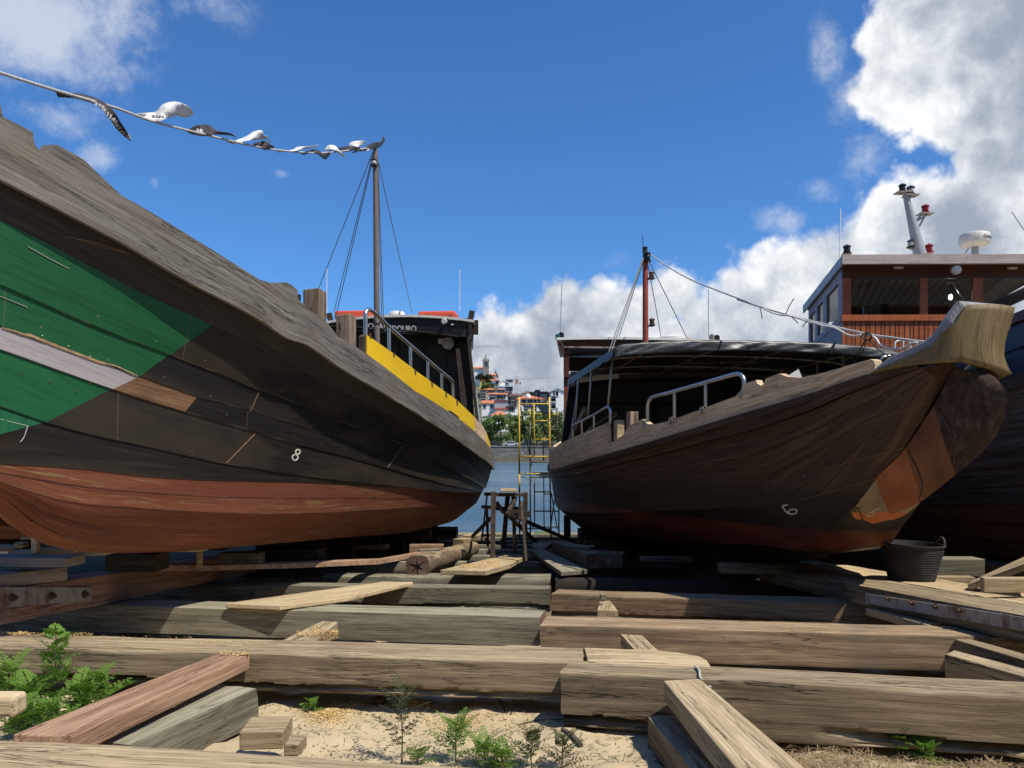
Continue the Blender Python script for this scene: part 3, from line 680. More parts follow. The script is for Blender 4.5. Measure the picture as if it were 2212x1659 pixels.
# rail plank with the notched top
for sd in (1, -1):
    mb = MB(); S0 = [q for q in aRail.S if q <= E] + [E]; ss = []
    for a, b in zip(S0, S0[1:]):
        k = max(1, int((b - a) / .16)); ss += [a + (b - a) * i / k for i in range(k)]
    ss.append(E); ss = [q for q in ss if q > .05]
    def rb_(q):                      # the plank stays one flat sheet where the top is notched
        z2, zr, z = aL2.z(q), aRef.z(q), aRail.z(q); f = max(0, min(1.15, (z - z2) / max(.05, zr - z2))); return aL2.b(q) + (aRail.b(q) - aL2.b(q)) * f
    Apts = [aRail.b_.pos(q, sd * (rb_(q) + .035), aRail.z(q)) for q in ss]
    Bpts = [aL2.b_.pos(q, sd * (aL2.b(q) + .035), aL2.z(q)) for q in ss]
    mb.slab(Apts, Bpts, A.n * (-.075 * sd))
    mb.build('rail_plank', M['rail'], At, smooth=True, auto=30)
    mb = MB()                                      # rubbing strip along its lower edge
    T = [A.pos(q, sd * (aL2.b(q) + .06), aL2.z(q) + (aRail.z(q) - aL2.z(q)) * .16 + .01) for q in ss]
    Bq = [A.pos(q, sd * (aL2.b(q) + .055), aL2.z(q) - .015 + .01 * noise.noise((q * 3, 0, 0))) for q in ss]
    mb.slab(T, Bq, A.n * (-.03 * sd)); mb.build('rubbing_strip', M['rail'], At, smooth=True, auto=30)
    # black knuckle strips lower on the side
    for ln, db, h in ((aSa, .03, .05),):
        mb = MB(); sq = [.2 + (A.L * .72 - .2) * i / 70 for i in range(71)]
        mb.slab([A.pos(q, sd * (ln.b(q) + db), ln.z(q) + h * .5) for q in sq], [A.pos(q, sd * (ln.b(q) + db * .8), ln.z(q) - h * .5) for q in sq], A.n * (-.04 * sd))
        mb.build('side_batten', M['black'], At, smooth=True, auto=30)
# deck
mb = MB(); qd = [.3 + (E - .5) * i / 40 for i in range(41)]
mb.grid([[A.pos(q, -(aL2.b(q) - .05), aL2.z(q) + .0), A.pos(q, 0, aL2.z(q) + .05), A.pos(q, aL2.b(q) - .05, aL2.z(q) + .0)] for q in qd], [[(q, 0), (q, 1.5), (q, 3)] for q in qd])
mb.build('deck', M['deck'], At)
# washboard: yellow, bare patch, yellow
wTop = [(791, 724), (847, 763), (895, 800), (940, 832), (985, 864), (1024, 901), (1042, 922), (1050, 935), (1058, 960)]
wBot = [(791, 770), (889, 845), (968, 893), (1022, 934), (1042, 953), (1050, 962), (1059, 975)]
def washboard(x0, x1, mat, name, sides=(1, -1)):
    for sd in sides:
        mb = MB(); T = []; B = []; n = max(3, int((x1 - x0) / 8))
        for i in range(n + 1):
            x = x0 + (x1 - x0) * i / n; q = aRail.inv(x)
            yt = interp(x, [p[0] for p in wTop], [p[1] for p in wTop]); yb = interp(x, [p[0] for p in wBot], [p[1] for p in wBot])
            T.append(A.pos(q, sd * (aRail.b(q) + .012), aRail.zat(q, yt))); B.append(A.pos(q, sd * (aRail.b(q) + .012), aRail.zat(q, yb) - .02))
        mb.slab(T, B, A.n * (-.05 * sd)); mb.build(name, mat, At)
washboard(791, 1024, M['yellow'], 'yellow_washboard'); washboard(1024.4, 1049.6, M['rail_brown'], 'bare_washboard'); washboard(1050, 1058, M['yellow'], 'yellow_washboard')
mb = MB(); q0 = aRail.inv(789.5)
mb.slab([aRail.un(785, 728, .0), aRail.un(791, 722, .0)], [aRail.un(785, 765, 0), aRail.un(791, 771, 0)], A.n * -.05); mb.build('washboard_end_post', M['dark_wood'], At)
mb = MB(); h0 = [aRail.un(x, y, .016) for x, y in ((967, 887), (972, 888), (985, 897), (990, 903), (986, 907), (979, 905), (968, 896), (966, 891))]
prism(mb, h0, A.n * -.04); mb.build('drain_slot', M['blackpaint'], At)
# stainless handrail on the washboard
hc = crop(600, 600, 3.16); h5 = crop(780, 720, 5.53)
mb = MB(); U = lambda p, db=-.015: aRail.un(p[0], p[1], db)
pth = [h5(640, 545), h5(640, 300), h5(645, 240), h5(665, 205), h5(695, 197), h5(730, 220), h5(790, 265)]
tp = [hc(1130, 640), hc(1280, 770), hc(1415, 885), hc(1520, 975), hc(1580, 1022), hc(1600, 1045), hc(1607, 1080), hc(1610, 1185)]
mb.tube(smooth_path([U(p) for p in pth + tp], 4), .022, 10)
for a, b in ((hc(1115, 635), hc(1117, 835)), (hc(1280, 775), hc(1283, 962)), (hc(1414, 890), hc(1416, 1062)), (hc(1520, 980), hc(1524, 1142))): mb.tube([U(a), U(b)], .019, 10)
mb.build('handrail', M['steel'], At, smooth=True, auto=50)
for p in ((950, 690), (1132, 840), (1297, 972), (1428, 1068), (1537, 1148), (1622, 1210)):
    mb = MB(); x, y = hc(*p); prism(mb, [aRail.un(x - 1.5, y - 5, .018), aRail.un(x + 1.5, y - 4, .018), aRail.un(x + 2.2, y + 6, .018), aRail.un(x - .6, y + 6, .018)], A.n * -.014); mb.build('rail_bracket', M['rust'], At)
# timber mooring posts standing inside the rail
def bitt(x0, x1, yt, yb, Y, side_w, name='mooring_post'):
    mb = MB(); a = P(x0, yb, Y); b = P(x1, yb, Y); t = P(x0, yt, Y).z; w = (b - a).length; d = side_w
    Mx = Matrix.Translation((a.x, a.y, a.z)) @ Matrix.Rotation(-.22, 4, 'Z')
    H = t - a.z
    mb.hexa([(0, 0, 0), (w, 0, 0), (w, d, 0), (0, d, 0)], [(0, 0, H), (w, 0, H + .01), (w, d, H), (0, d, H - .01)])
    mb.build(name, M['post'], At, Mx, bevel=.012)
bitt(654, 692, 625, 720, 7.4, .17); bitt(725, 759, 680, 775, 8.6, .17)
mb = MB(); mb.lathe(P(640, 662, 7.0), [(.03, 0), (.03, .05), (.045, .06), (.045, .11), (.02, .115)], 12); mb.build('cleat', M['blackpaint'], At, smooth=True, auto=40)
# cabin
QC = A.L - (14.5 - 4.1) / .9962 ; QC = (20.5 - 14.5) / .9962
def roofb(q): return 1.53 * (1 - .098 * max(0, QC - q))
b_r, z_r = A.onplane(QC, 1017, 684); b_m, z_m = A.onplane(QC, 850, 681)
b_l, z_l = A.onplane(QC, 697, 691)
print('cabin A', b_r, z_r, b_l, z_l, z_m)
def roofz(b, q): return z_m - (z_m - z_r) * (b / b_r) ** 2 * 2.2 - (QC - q) * .03
mb = MB(); R = []; R2 = []
for i in range(13):
    q = QC + .05 - 3.6 * i / 12
    R.append([A.pos(q, roofb(q) * k / 6, roofz(roofb(q) * k / 6, q)) for k in range(-6, 7)])
    R2.append([A.pos(q, roofb(q) * k / 6, roofz(roofb(q) * k / 6, q) - .045) for k in range(-6, 7)])
mb.grid(R); mb.grid(R2, flip=True)
for k in (0, 12): mb.grid([[r[k] for r in R], [r[k] for r in R2]])
mb.grid([R[0], R2[0]]); mb.grid([R[-1], R2[-1]])
mb.build('cabin_roof', M['offwhite'], At)
mb = MB(); fas = polyz(A, QC + .0, [(650, 700), (700, 694), (850, 685), (1014, 688), (993, 727), (930, 719), (850, 711), (765, 706), (700, 704), (650, 706)])
prism(mb, fas, A.d * -.05); aF = mb.build('name_board', M['blackpaint'], At)
mb = MB()                                     # sloping soffit behind the board and the dark cabin front
rec = polyz(A, QC - .55, [(690, 712), (1012, 728), (1024, 905), (690, 905)])
prism(mb, rec, A.d * -.04); mb.build('cabin_front', M['blackpaint'], At)
mb = MB(); mb.grid([[A.cs(QC - .04, x, y) for x, y in ((700, 704), (765, 706), (850, 711), (930, 719), (993, 727))], [A.cs(QC - .58, x, y + 6) for x, y in ((700, 704), (765, 706), (850, 711), (930, 719), (993, 727))]]); mb.build('soffit', M['dark_wood'], At)
mb = MB(); prism(mb, polyz(A, QC + .01, [(700, 702.6), (765, 704.6), (850, 709.6), (930, 717.4), (991, 725.5), (991, 728), (930, 720), (850, 712), (765, 707), (700, 705)]), A.d * .02); mb.build('drip_rail', M['dark_wood'], At)
for pts in ([(715, 745), (765, 745), (765, 850), (715, 850)], [(775, 742), (860, 742), (860, 900), (775, 900)], [(870, 745), (960, 750), (975, 900), (870, 900)]):
    mb = MB(); prism(mb, polyz(A, QC - .50, pts), A.d * -.02); mb.build('window', M['glassdark'], At)
mb = MB(); prism(mb, polyz(A, QC - .02, [(984, 752), (991, 753), (1007, 872), (1007, 905), (999, 905), (996, 872)]), A.d * -.09); mb.build('corner_post', M['dark_wood'], At)
mb = MB(); prism(mb, polyz(A, QC - .3, [(953, 802), (988, 801), (989, 808), (953, 809)]), A.d * -.05); mb.build('shelf', M['dark_wood'], At)
# cabin side walls following the hull, with dusty panes and an eave pipe
for sd in (1, -1):
    mb = MB(); T = []; B = []
    for i in range(15):
        q = QC - .05 - 3.5 * i / 14
        T.append(A.pos(q, sd * (roofb(q) - .13), roofz(roofb(q), q) - .05)); B.append(A.pos(q, sd * (aRail.b(q) - .16), aRail.z(q) + .05))
    mb.slab(T, B, A.n * (-.05 * sd)); wall = mb.build('cabin_side', M['dark_wood'], At)
    for i0, i1, f0, f1 in ((0, 3, .18, .46), (0, 3, .52, .93), (3, 6, .18, .46), (3, 6, .52, .93), (6, 10, .18, .46), (6, 10, .52, .93)):
        mb = MB(); k0, k1 = i0 + .25, i1 - .1
        def wp(k, f):
            i = int(k); t = k - i; p = T[i].lerp(T[i + 1], t); r = B[i].lerp(B[i + 1], t); return p.lerp(r, f) + A.n * .012 * sd
        mb.slab([wp(k0 + (k1 - k0) * j / 6, f0) for j in range(7)], [wp(k0 + (k1 - k0) * j / 6, f1) for j in range(7)], A.n * (-.01 * sd)); w = mb.build('window', M['greyglass'], At)
    mb = MB(); mb.tube([t + A.n * .06 * sd + Vector((0, 0, -.33)) for t in T], .028, 8); mb.build('gutter', M['blackpaint'], At)
    mb = MB(); ends = [A.pos(QC - .3, sd * (roofb(QC) - .03), z_r - .02), A.pos(QC - .3, sd * (roofb(QC) - .03), z_r - .3)]
    mb.bar(ends[0], ends[1], .12, .08, A.d); mb.bar(A.pos(QC - .25, sd * (roofb(QC) - .08), z_r + .16), A.pos(QC - .25, sd * (roofb(QC) - .14), z_r - .1), .10, .06, A.d)
    mb.build('side_light_board', M['dark_wood'], At)
# name in silver letters
def letters(boat, q, s, x0, x1, ymid, hpx, mat, parent, dq=.02, name='lettering', bold=.012, sp=None, flip=1, slope=0):
    v, f = text_mesh(s, 1.0, 0, bold)
    lo = min(p.x for p in v); hi = max(p.x for p in v); l2 = min(p.y for p in v); h2 = max(p.y for p in v)
    mb = MB()
    for p in v:
        x = x0 + (p.x - lo) / (hi - lo) * (x1 - x0); y = ymid - ((p.y - l2) / (h2 - l2) - .5) * hpx + slope * (x - x0)
        mb.v.append(boat.cs(q, x, y, dq))
    n = len(mb.v)
    for a in f: mb.face(a)
    o = mb.build(name, mat, parent); so = o.modifiers.new('thick', 'SOLIDIFY'); so.thickness = .01; so.offset = 0
    return o
NB = lambda x: (780 + x / 5.53) * .8848
letters(A, QC, 'ROTA', NB(600), NB(865), 704.3, 13.5, M['letter'], At, .012, slope=.035)
letters(A, QC, 'DO', NB(872), NB(975), 708.3, 13.5, M['letter'], At, .012, slope=.03)
letters(A, QC, 'DOURO', NB(985), NB(1308), 710.5, 14, M['letter'], At, .012, slope=.0)
# lights and boxes on the cabin front
mb = MB(); c = A.cs(QC, (780 + 1693 / 5.53) * .8848, (720 + 368 / 5.53) * .8848, .03); ax = A.d.to_track_quat('Z', 'Y').to_matrix()
mb.lathe(c, [(.05, 0), (.06, .05), (.045, .07)], 16, ax); mb.build('floodlight', M['clearlens'], At, smooth=True, auto=40)
mb = MB(); c = A.cs(QC - .45, (780 + 1748 / 5.53) * .8848, (720 + 662 / 5.53) * .8848); mb.lathe(c, [(.10, 0), (.125, .04), (.12, .10), (.06, .12)], 20, ax); mb.build('searchlight', M['clearlens'], At, smooth=True, auto=40)
mb = MB(); c = A.cs(QC - .45, (780 + 1640 / 5.53) * .8848, (720 + 625 / 5.53) * .8848); mb.box(c, (.11, .06, .11)); mb.build('junction_box', M['white'], At, bevel=.01)
mb = MB(); c = A.cs(QC, (780 + 1797 / 5.53) * .8848, (720 + 404 / 5.53) * .8848, .03); mb.box(c, (.05, .03, .02)); mb.build('deck_lamp', M['white'], At)
# on the roof: raft cases, radar, aerials
def raft(x0, x1, y0, y1, dq):
    mb = MB(); b0, z0 = A.onplane(QC + dq, x0, y1); b1, _ = A.onplane(QC + dq, x1, y1); _, z1 = A.onplane(QC + dq, x0, y0)
    c = A.pos(QC + dq - .25, (b0 + b1) / 2, (z0 + z1) / 2); ang = math.atan2(A.n.y, A.n.x)
    mb.box(c, (abs(b1 - b0), .5, z1 - z0), Matrix.Rotation(ang, 3, 'Z')); o = mb.build('life_raft_case', M['orange'], At, bevel=.035, seg=4)
    for k in (-.3, .3):
        m2 = MB(); m2.tube([c + A.n * k * (b1 - b0) + A.d * .27 + Vector((0, 0, -.10)), c + A.n * (k + .06) * (b1 - b0) + A.d * .27 + Vector((0, 0, -.02)), c + A.n * (k + .12) * (b1 - b0) + A.d * .27 + Vector((0, 0, -.10))], .008, 6)
        m2.build('lashing', M['blackrope'], o)
raft(903, 983, 672, 684, -.6); raft(722, 800, 671, 690, -.6)
mb = MB(); b0, z0 = A.onplane(QC - .4, 850, 683); mb.lathe(A.pos(QC - .7, b0, z0 - .02), [(.14, 0), (.165, .03), (.165, .12), (.14, .16), (.05, .175)], 24); o = mb.build('radar_dome', M['white'], At, smooth=True, auto=40)
for (x, yt, yb) in ((993, 582, 672), (706, 577, 688)):
    mb = MB(); mb.tube([A.cs(QC - .3, x, yb), A.cs(QC - .3, x, yt)], .007, 6); mb.build('whip_aerial', M['white'], At)
mb = MB(); mb.lathe(A.cs(QC - .2, 697, 693), [(.03, 0), (.03, .06), (.065, .07), (.075, .12), (.05, .15), (.05, .17)], 14); mb.build('roof_lamp', M['offwhite'], At, smooth=True, auto=40)
mb = MB(); mb.bar(A.cs(QC - .5, 862, 684), A.cs(QC - .5, 864, 672), .03, .03); mb.build('roof_stub', M['mast_brown'], At)
# mast with lantern and stays
QM = (20.5 - 13.0) / .9962
mt = A.cs(QM, 810.5, 322); mf = A.cs(QM, 815, 800)
mb = MB(); mb.tube([mf, mf.lerp(mt, .5), mt], [.052, .05, .042], 14); am = mb.build('mast', M['mast_brown'], At, smooth=True, auto=40)
body, lens = MB(), MB(); lamp(body, lens, A.cs(QM, 809, 362, .06), .062, .13); o = body.build('mast_lantern', M['blackpaint'], am, smooth=True, auto=40); lens.build('lens', M['clearlens'], o, smooth=True)
for x0, y0, x1, y1, q1 in ((806, 332, 722, 672, QC - .5), (807, 325, 672, 664, QC - .9), (806, 340, 724, 690, QC), (815, 335, 825, 700, QM - .6), (816, 335, 829, 702, QM - .8), (817, 350, 890, 676, QC - 1.5), (808, 355, 809, 380, QM)):
    mb = MB(); mb.tube([A.cs(QM, x0, y0), A.cs(q1, x1, y1)], .0075, 6); mb.build('stay', M['wire'], At)
for y in (680, 702): 
    mb = MB(); mb.lathe(A.cs(QM, 814, y), [(.056, 0), (.058, .01), (.056, .03)], 14); mb.build('mast_band', M['blackpaint'], am)
# number on the hull, scores and scarf joints
def bvh(o): return BVHTree.FromPolygons([v.co.copy() for v in o.data.vertices], [tuple(p.vertices) for p in o.data.polygons])
def decal(tree, pts2d, faces, mat, name, parent, lift=.004):
    mb = MB()
    for (x, y) in pts2d:
        r = Vector(((x - CX) / F, 1, (HY - y) / F)).normalized(); h = tree.ray_cast(Vector((0, 0, CAMZ)), r)
        if h[0] is None: return None
        mb.v.append(h[0] - r * lift)
    for f in faces: mb.face(f)
    o = mb.build(name, mat, parent); so = o.modifiers.new('thick', 'SOLIDIFY'); so.thickness = .004; so.offset = 0
    return o
def stroke2d(pts, w):      # ribbon around a measured polyline
    L = []; R = []
    for i, p in enumerate(pts):
        a = Vector(pts[max(0, i - 1)]); b = Vector(pts[min(len(pts) - 1, i + 1)]); d = (b - a).normalized(); n = Vector((-d.y, d.x))
        ww = w if not isinstance(w, (list, tuple)) else w[i]
        L.append(tuple(Vector(p) + n * ww / 2)); R.append(tuple(Vector(p) - n * ww / 2))
    v = L + R; n = len(pts)
    return v, [(i, i + 1, n + i + 1, n + i) for i in range(n - 1)]
def dense(pts, n=14):
    return [(p.x, p.y) for p in resample([Vector((x, y, 0)) for x, y in pts], n)]
aTree = bvh(aHull)
def loop(cx, cy, rx, ry, rot, a0=0, a1=360, n=18):
    o = []
    for i in range(n + 1):
        a = math.radians(a0 + (a1 - a0) * i / n); x, y = rx * math.cos(a), ry * math.sin(a); o.append((cx + x * math.cos(rot) - y * math.sin(rot), cy + x * math.sin(rot) + y * math.cos(rot)))
    return o
v, f = stroke2d(loop(643.5, 976, 4.6, 5.2, .5), 2.4); decal(aTree, v, f, M['mark'], 'painted_number', At)
v, f = stroke2d(loop(637.5, 988, 6.0, 6.4, .5), 2.4); decal(aTree, v, f, M['mark'], 'painted_number', At)
SEAM = plain('bare_seam', (.17, .10, .06), .9)
for pts, w in (([(552, 936), (489, 1001)], 1.8), ([(559, 848), (541, 889)], 1.2), ([(872, 957), (838, 1010)], 1.3), ([(555, 1130), (520, 1158)], 1.3), ([(880, 1140), (905, 1118)], 1.2)):
    v, f = stroke2d(dense(pts), w); decal(aTree, v, f, SEAM, 'scarf_joint', At)
for pts, w in (([(252, 846), (397, 890), (531, 930), (640, 962)], 1.2), ([(140, 511), (205, 523), (278, 548)], 1.6), ([(170, 518), (230, 536), (282, 549)], 1.0)):
    v, f = stroke2d(dense(pts), w); decal(aTree, v, f, SEAM, 'plank_seam', At)
PALE = plain('pale_scuff', (.42, .45, .40), .9)
for pts in ([(60, 532), (100, 555), (148, 580)], [(0, 640), (30, 652), (60, 664)], [(0, 905), (60, 920), (52, 945), (44, 955)]):
    v, f = stroke2d(dense(pts), .9); decal(aTree, v, f, PALE, 'scuff_mark', At)
FILL = plain('tan_filler', (.40, .28, .15), .9, 0, .3, 30)
v, f = stroke2d(dense([(3, 708), (30, 714), (55, 724), (60, 722), (130, 750), (215, 782), (250, 790), (298, 812)], 40), [2 + 3.2 * abs(noise.noise((i * .7, 3, 0))) + (3 if 6 < i < 30 else 0) for i in range(40)]); decal(aTree, v, f, FILL, 'filler_edge', At, .006)
for x, y in ((40, 725), (110, 880), (49, 864), (109, 887), (172, 888), (205, 889), (224, 924), (272, 941)):
    pass
for x, y in ((46, 865), (110, 886), (173, 906), (202, 888), (224, 925), (273, 941), (93, 725), (153, 747), (203, 770), (303, 811)):
    v, f = stroke2d(loop(x * .94 + 4, y - (60 if y > 860 else 0) + 0, .9, .7, 0, n=8), 1.6)
    decal(aTree, v, f, PALE if y < 860 else M['rust'], 'nail_spot', At)
# prow shield: only the corner of its tip reaches into the picture
mb = MB(); T = []; Bq = []
for k in range(-8, 9):
    c = k / 8; w = .30 * c; q = E - .05 - .10 * c * c
    T.append(A.pos(q + .32, w, 3.88 + .02 * c)); Bq.append(A.pos(q - .02, w * .8, aL2.z(E) + .05))
mb.slab(T, Bq, A.d * -.07); aSh = mb.build('prow_shield', M['rail'], At, smooth=True, auto=35)
# ================================================================== BOAT B (middle, brown, black awning)
Bo = Boat((2.106, 18.5), (.0872, -.9962), (18.5 - 5.2) / .9962, True)
Bt = thing('river_boat', 'brown wooden boat with black awning and tall ochre prow, right of the middle', 'boat', Bo.pos(6, 0, 0), 'wooden river boats hauled out on the slipway')
EB = Bo.L
bRail = Line(Bo, [(1192, 979), (1211, 959), (1253, 940), (1290, 924), (1313, 914), (1314.5, 957), (1323, 956), (1334, 951), (1348, 941), (1355, 931), (1361, 921), (1376, 912), (1390, 906), (1397, 911), (1404, 916), (1420, 916), (1449, 909),
                  (1519, 884), (1593, 856), (1605, 843), (1612, 829), (1637, 821), (1640, 828), (1648, 833), (1655, 829), (1658, 818), (1688, 807), (1705, 814), (1733, 816), (1788, 804), (1885, 776), (1893, 779), (1896, 788)],
             p=2.3, e=.10, sf=.5, tan=1188.5, stern=[(0, 1.75), (1.5, 1.6)], lin=True)
bL2 = Line(Bo, [(1190, 1012), (1281, 990), (1393, 959), (1593, 898), (1761, 849), (1896, 805), (1965, 792), (2066, 785)], p=2.3, e=.10, sf=.5, tan=1187.5, stern=[(0, 1.5), (1.5, 1.3)])
bCh = Line(Bo, [(1251, 1136), (1327, 1157), (1500, 1170), (1650, 1178), (1747, 1178), (1800, 1130), (1850, 1090), (1895, 1030), (1957, 968), (2010, 872), (2062, 790)], p=1.25, e=.05, sf=.8, tan=1240, stern=[(0, .9), (1.5, .55)])
print('B', bRail.B, bL2.B, bCh.B)
class Bilge(Line):
    def __init__(s): s.b_ = Bo
    def b(s, q):
        t = q / EB; k = .82 if t < .45 else .82 - .34 * ((t - .45) / .55)
        return bCh.b(q) * (1 - k) + bL2.b(q) * k
    def z(s, q):
        t = q / EB; k = .32
        return bCh.z(q) * (1 - k) + bL2.z(q) * k
def hull_b_mat():
    m = M['brown_hull']; t = NT(m.node_tree); b = t.n['Principled BSDF']
    src = b.inputs['Base Color'].links[0].from_socket
    tc = t.node('ShaderNodeTexCoord'); x, y, z = t.xyz(tc.outputs['Object'])
    w = t.math('ADD', t.math('MULTIPLY_ADD', y, -.0195, .925), t.math('MULTIPLY', t.math('SUBTRACT', t.noise(tc.outputs['Object'], 3, 5, .6), .5), .05))
    red = t.smooth(t.math('SUBTRACT', w, z), -.004, .006)
    n = t.noise(t.scale(tc.outputs['Object'], (2, .8, 6)), 1.0, 5, .6)
    rc = t.ramp(n, [(.35, (.05, .014, .010)), (.6, (.13, .036, .022)), (.75, (.20, .075, .045))])
    tar = t.smooth(t.math('SUBTRACT', t.math('ADD', w, t.math('MULTIPLY_ADD', t.noise(t.scale(tc.outputs['Object'], (1.5, .5, 5)), 1.0, 5, .6), .5, .12)), z), -.12, .12)
    src = t.mix(t.math('MULTIPLY', tar, .8), src, (.010, .009, .010))
    t.l.new(t.mix(red, src, rc), b.inputs['Base Color'])
hull_b_mat()
mb = MB(); bM = Bilge()
for sd in (1, -1):
    s1, s2, s3 = Mid(bM, bL2, .30), Mid(bM, bL2, .56), Mid(bM, bL2, .80)
    for lo, hi, v, lap in ((bCh, bM, 0, .006), (bM, s1, 1, .008), (s1, s2, 2, .008), (s2, s3, 3, .010), (s3, bL2, 4, .014)):
        strake(mb, lo, hi, [(0, 0, 0), (EB, EB, 0)], sd, lap, .012 if v == 0 else 0, v0=v, olo=.03 if v == 4 else 0, ohi=.03 if v == 4 else 0)
qs = [EB * .93 * i / 50 for i in range(51)]
mb.grid([[bCh.at(q, 1), Bo.pos(q, 0, bCh.z(q) - .04), bCh.at(q, -1)] for q in qs], [[(q, 0), (q, .5), (q, 1)] for q in qs])
lines = [bCh, bM, bL2]
mb.grid([[l.at(0, 1), l.at(0, -1)] for l in lines], [[(0, i * .3), (.3, i * .3)] for i in range(3)])
bHull = mb.build('hull', [M['brown_hull']], Bt, smooth=True, auto=28)
# forefoot: sheathed in bands of copper and paint, convex, from the chine to the stem
def cl(x, y):                       # measured pixel on the centre plane of the boat
    k = (x - CX) / F; c0 = Bo.P0; d = Bo.d
    q = (k * c0.y - c0.x) / (d.x - k * d.y); p = Bo.pos(q, 0, 0); return q, CAMZ + (HY - y) / F * p.y
chp = [(1747, 1178), (1791, 1133), (1850, 1091), (1892, 1033), (1957, 968), (2018, 876), (2062, 790)]
stp = [(1749, 1182), (1801, 1164), (1861, 1142), (1925, 1112), (1995, 1080), (2065, 1024), (2120, 800)]
stm = [[(1775, 1176)], [(1832, 1154)], [(1893, 1129)], [(1960, 1098)], [(2032, 1052)], [(2115, 985), (2152, 942), (2176, 893), (2178, 852), (2160, 822)]]
bandm = ['fibre', 'orange_paint', 'beige', 'copper', 'copper_dark', 'fibre']
def bz(p0, p1, v, k):
    p = p0.lerp(p1, v); return p + (Bo.d * .5 + Vector((0, 0, -.45)) + Bo.n * .75) * (k * 4 * v * (1 - v))
for sd in (1, -1):
    mb = MB()
    for i in range(6):
        mb.mi = i; st = [stp[i]] + stm[i] + [stp[i + 1]]; n = 14; R = []; U = []
        SS = resample([Vector((*cl(x, y), 0)) for x, y in st], n + 1)
        for j in range(n + 1):
            t = j / n; x = chp[i][0] + (chp[i + 1][0] - chp[i][0]) * t; y = chp[i][1] + (chp[i + 1][1] - chp[i][1]) * t
            q = bCh.inv(x); c = Bo.pos(q, sd * bCh.b(q), bCh.zat(q, y)); k = Bo.pos(SS[j].x, 0, SS[j].y)
            nn = 10; row = []
            for r in range(nn + 1):
                v = r / nn; p = c.lerp(k, v); row.append(p + (Bo.d * .6 + Vector((0, 0, -.35)) + Bo.n * sd * .6) * (.045 * 4 * v * (1 - v)))
            R.append(row); U.append([(t, r / nn) for r in range(nn + 1)])
        mb.grid(R, U)
    mats = []
    fore = mb.build('stem_sheathing', [M[k] for k in bandm], Bt, smooth=True, auto=40)
    if sd == 1: bFore = fore
def fore_mat(name, lo):             # sheathing painted below the waterline
    m = M[name]; t = NT(m.node_tree); b = t.n['Principled BSDF']; src = b.inputs['Base Color'].links[0].from_socket
    tc = t.node('ShaderNodeTexCoord'); x, y, z = t.xyz(tc.outputs['Object'])
    t.l.new(t.mix(t.smooth(t.math('SUBTRACT', t.math('MULTIPLY_ADD', y, -.13, 1.80), z), -.004, .006), src, lo), b.inputs['Base Color'])
fore_mat('beige', (.52, .15, .055))
m = M['orange_paint']; t_ = NT(m.node_tree); b_ = t_.n['Principled BSDF']; src_ = b_.inputs['Base Color'].links[0].from_socket
tc_ = t_.node('ShaderNodeTexCoord'); t_.l.new(t_.mix(t_.smooth(t_.math('SUBTRACT', t_.xyz(tc_.outputs['Object'])[2], t_.math('MULTIPLY_ADD', t_.xyz(tc_.outputs['Object'])[1], -.13, 1.80)), -.004, .006), src_, (.085, .066, .045)), b_.inputs['Base Color'])
fTree = bvh(bFore); bTree = bvh(bHull)
C6 = crop(1800, 850, 3.16)
def seam(pts, w, mat, tree, name='sheathing_seam', lift=.006, n=16):
    q = [Vector((*C6(*p), 0)) for p in pts]; q = smooth_path(q, 5); v, f = stroke2d([(p.x, p.y) for p in q], w); return decal(tree, v, f, mat, name, Bt, lift)
STRAP = plain('dark_strap', (.05, .028, .018), .6, 0, .4, 12)
for pts in ([(714, 1356), (738, 1400), (742, 1452)], [(925, 1228), (962, 1300), (968, 1350), (945, 1392)], [(1085, 1020), (1150, 1120), (1172, 1220), (1160, 1296)], [(1312, 790), (1380, 920), (1425, 1060), (1400, 1170)], [(1528, 450), (1620, 600), (1680, 760), (1672, 900)]):
    seam(pts, 3.2, STRAP, fTree)
def spiral(pts, tree, w):
    q = smooth_path([Vector((*C6(*p), 0)) for p in pts], 6); v, f = stroke2d([(p.x, p.y) for p in q], w); decal(tree, v, f, M['mark'], 'painted_number', Bt, .008)
spiral([(390, 1211), (362, 1212), (350, 1218), (360, 1240), (378, 1262), (405, 1278), (435, 1280), (456, 1268), (458, 1252), (440, 1243), (410, 1246), (395, 1262), (400, 1274)], bTree, 2.6)
spiral([(1108, 1240), (1095, 1236), (1065, 1244), (1030, 1262), (1002, 1284), (996, 1294), (1012, 1296), (1040, 1290), (1058, 1272), (1052, 1262), (1030, 1268)], fTree, 1.7)
for pts, w in (([(820, 632), (1100, 545), (1450, 420)], 1.1), ([(600, 950), (1000, 845), (1290, 768)], 1.0), ([(480, 1175), (800, 1085), (1060, 1010)], 1.0)):
    q = dense([C6(*p) for p in pts], 12); v, f = stroke2d(q, w); decal(bTree, v, f, SEAM, 'plank_seam', Bt)
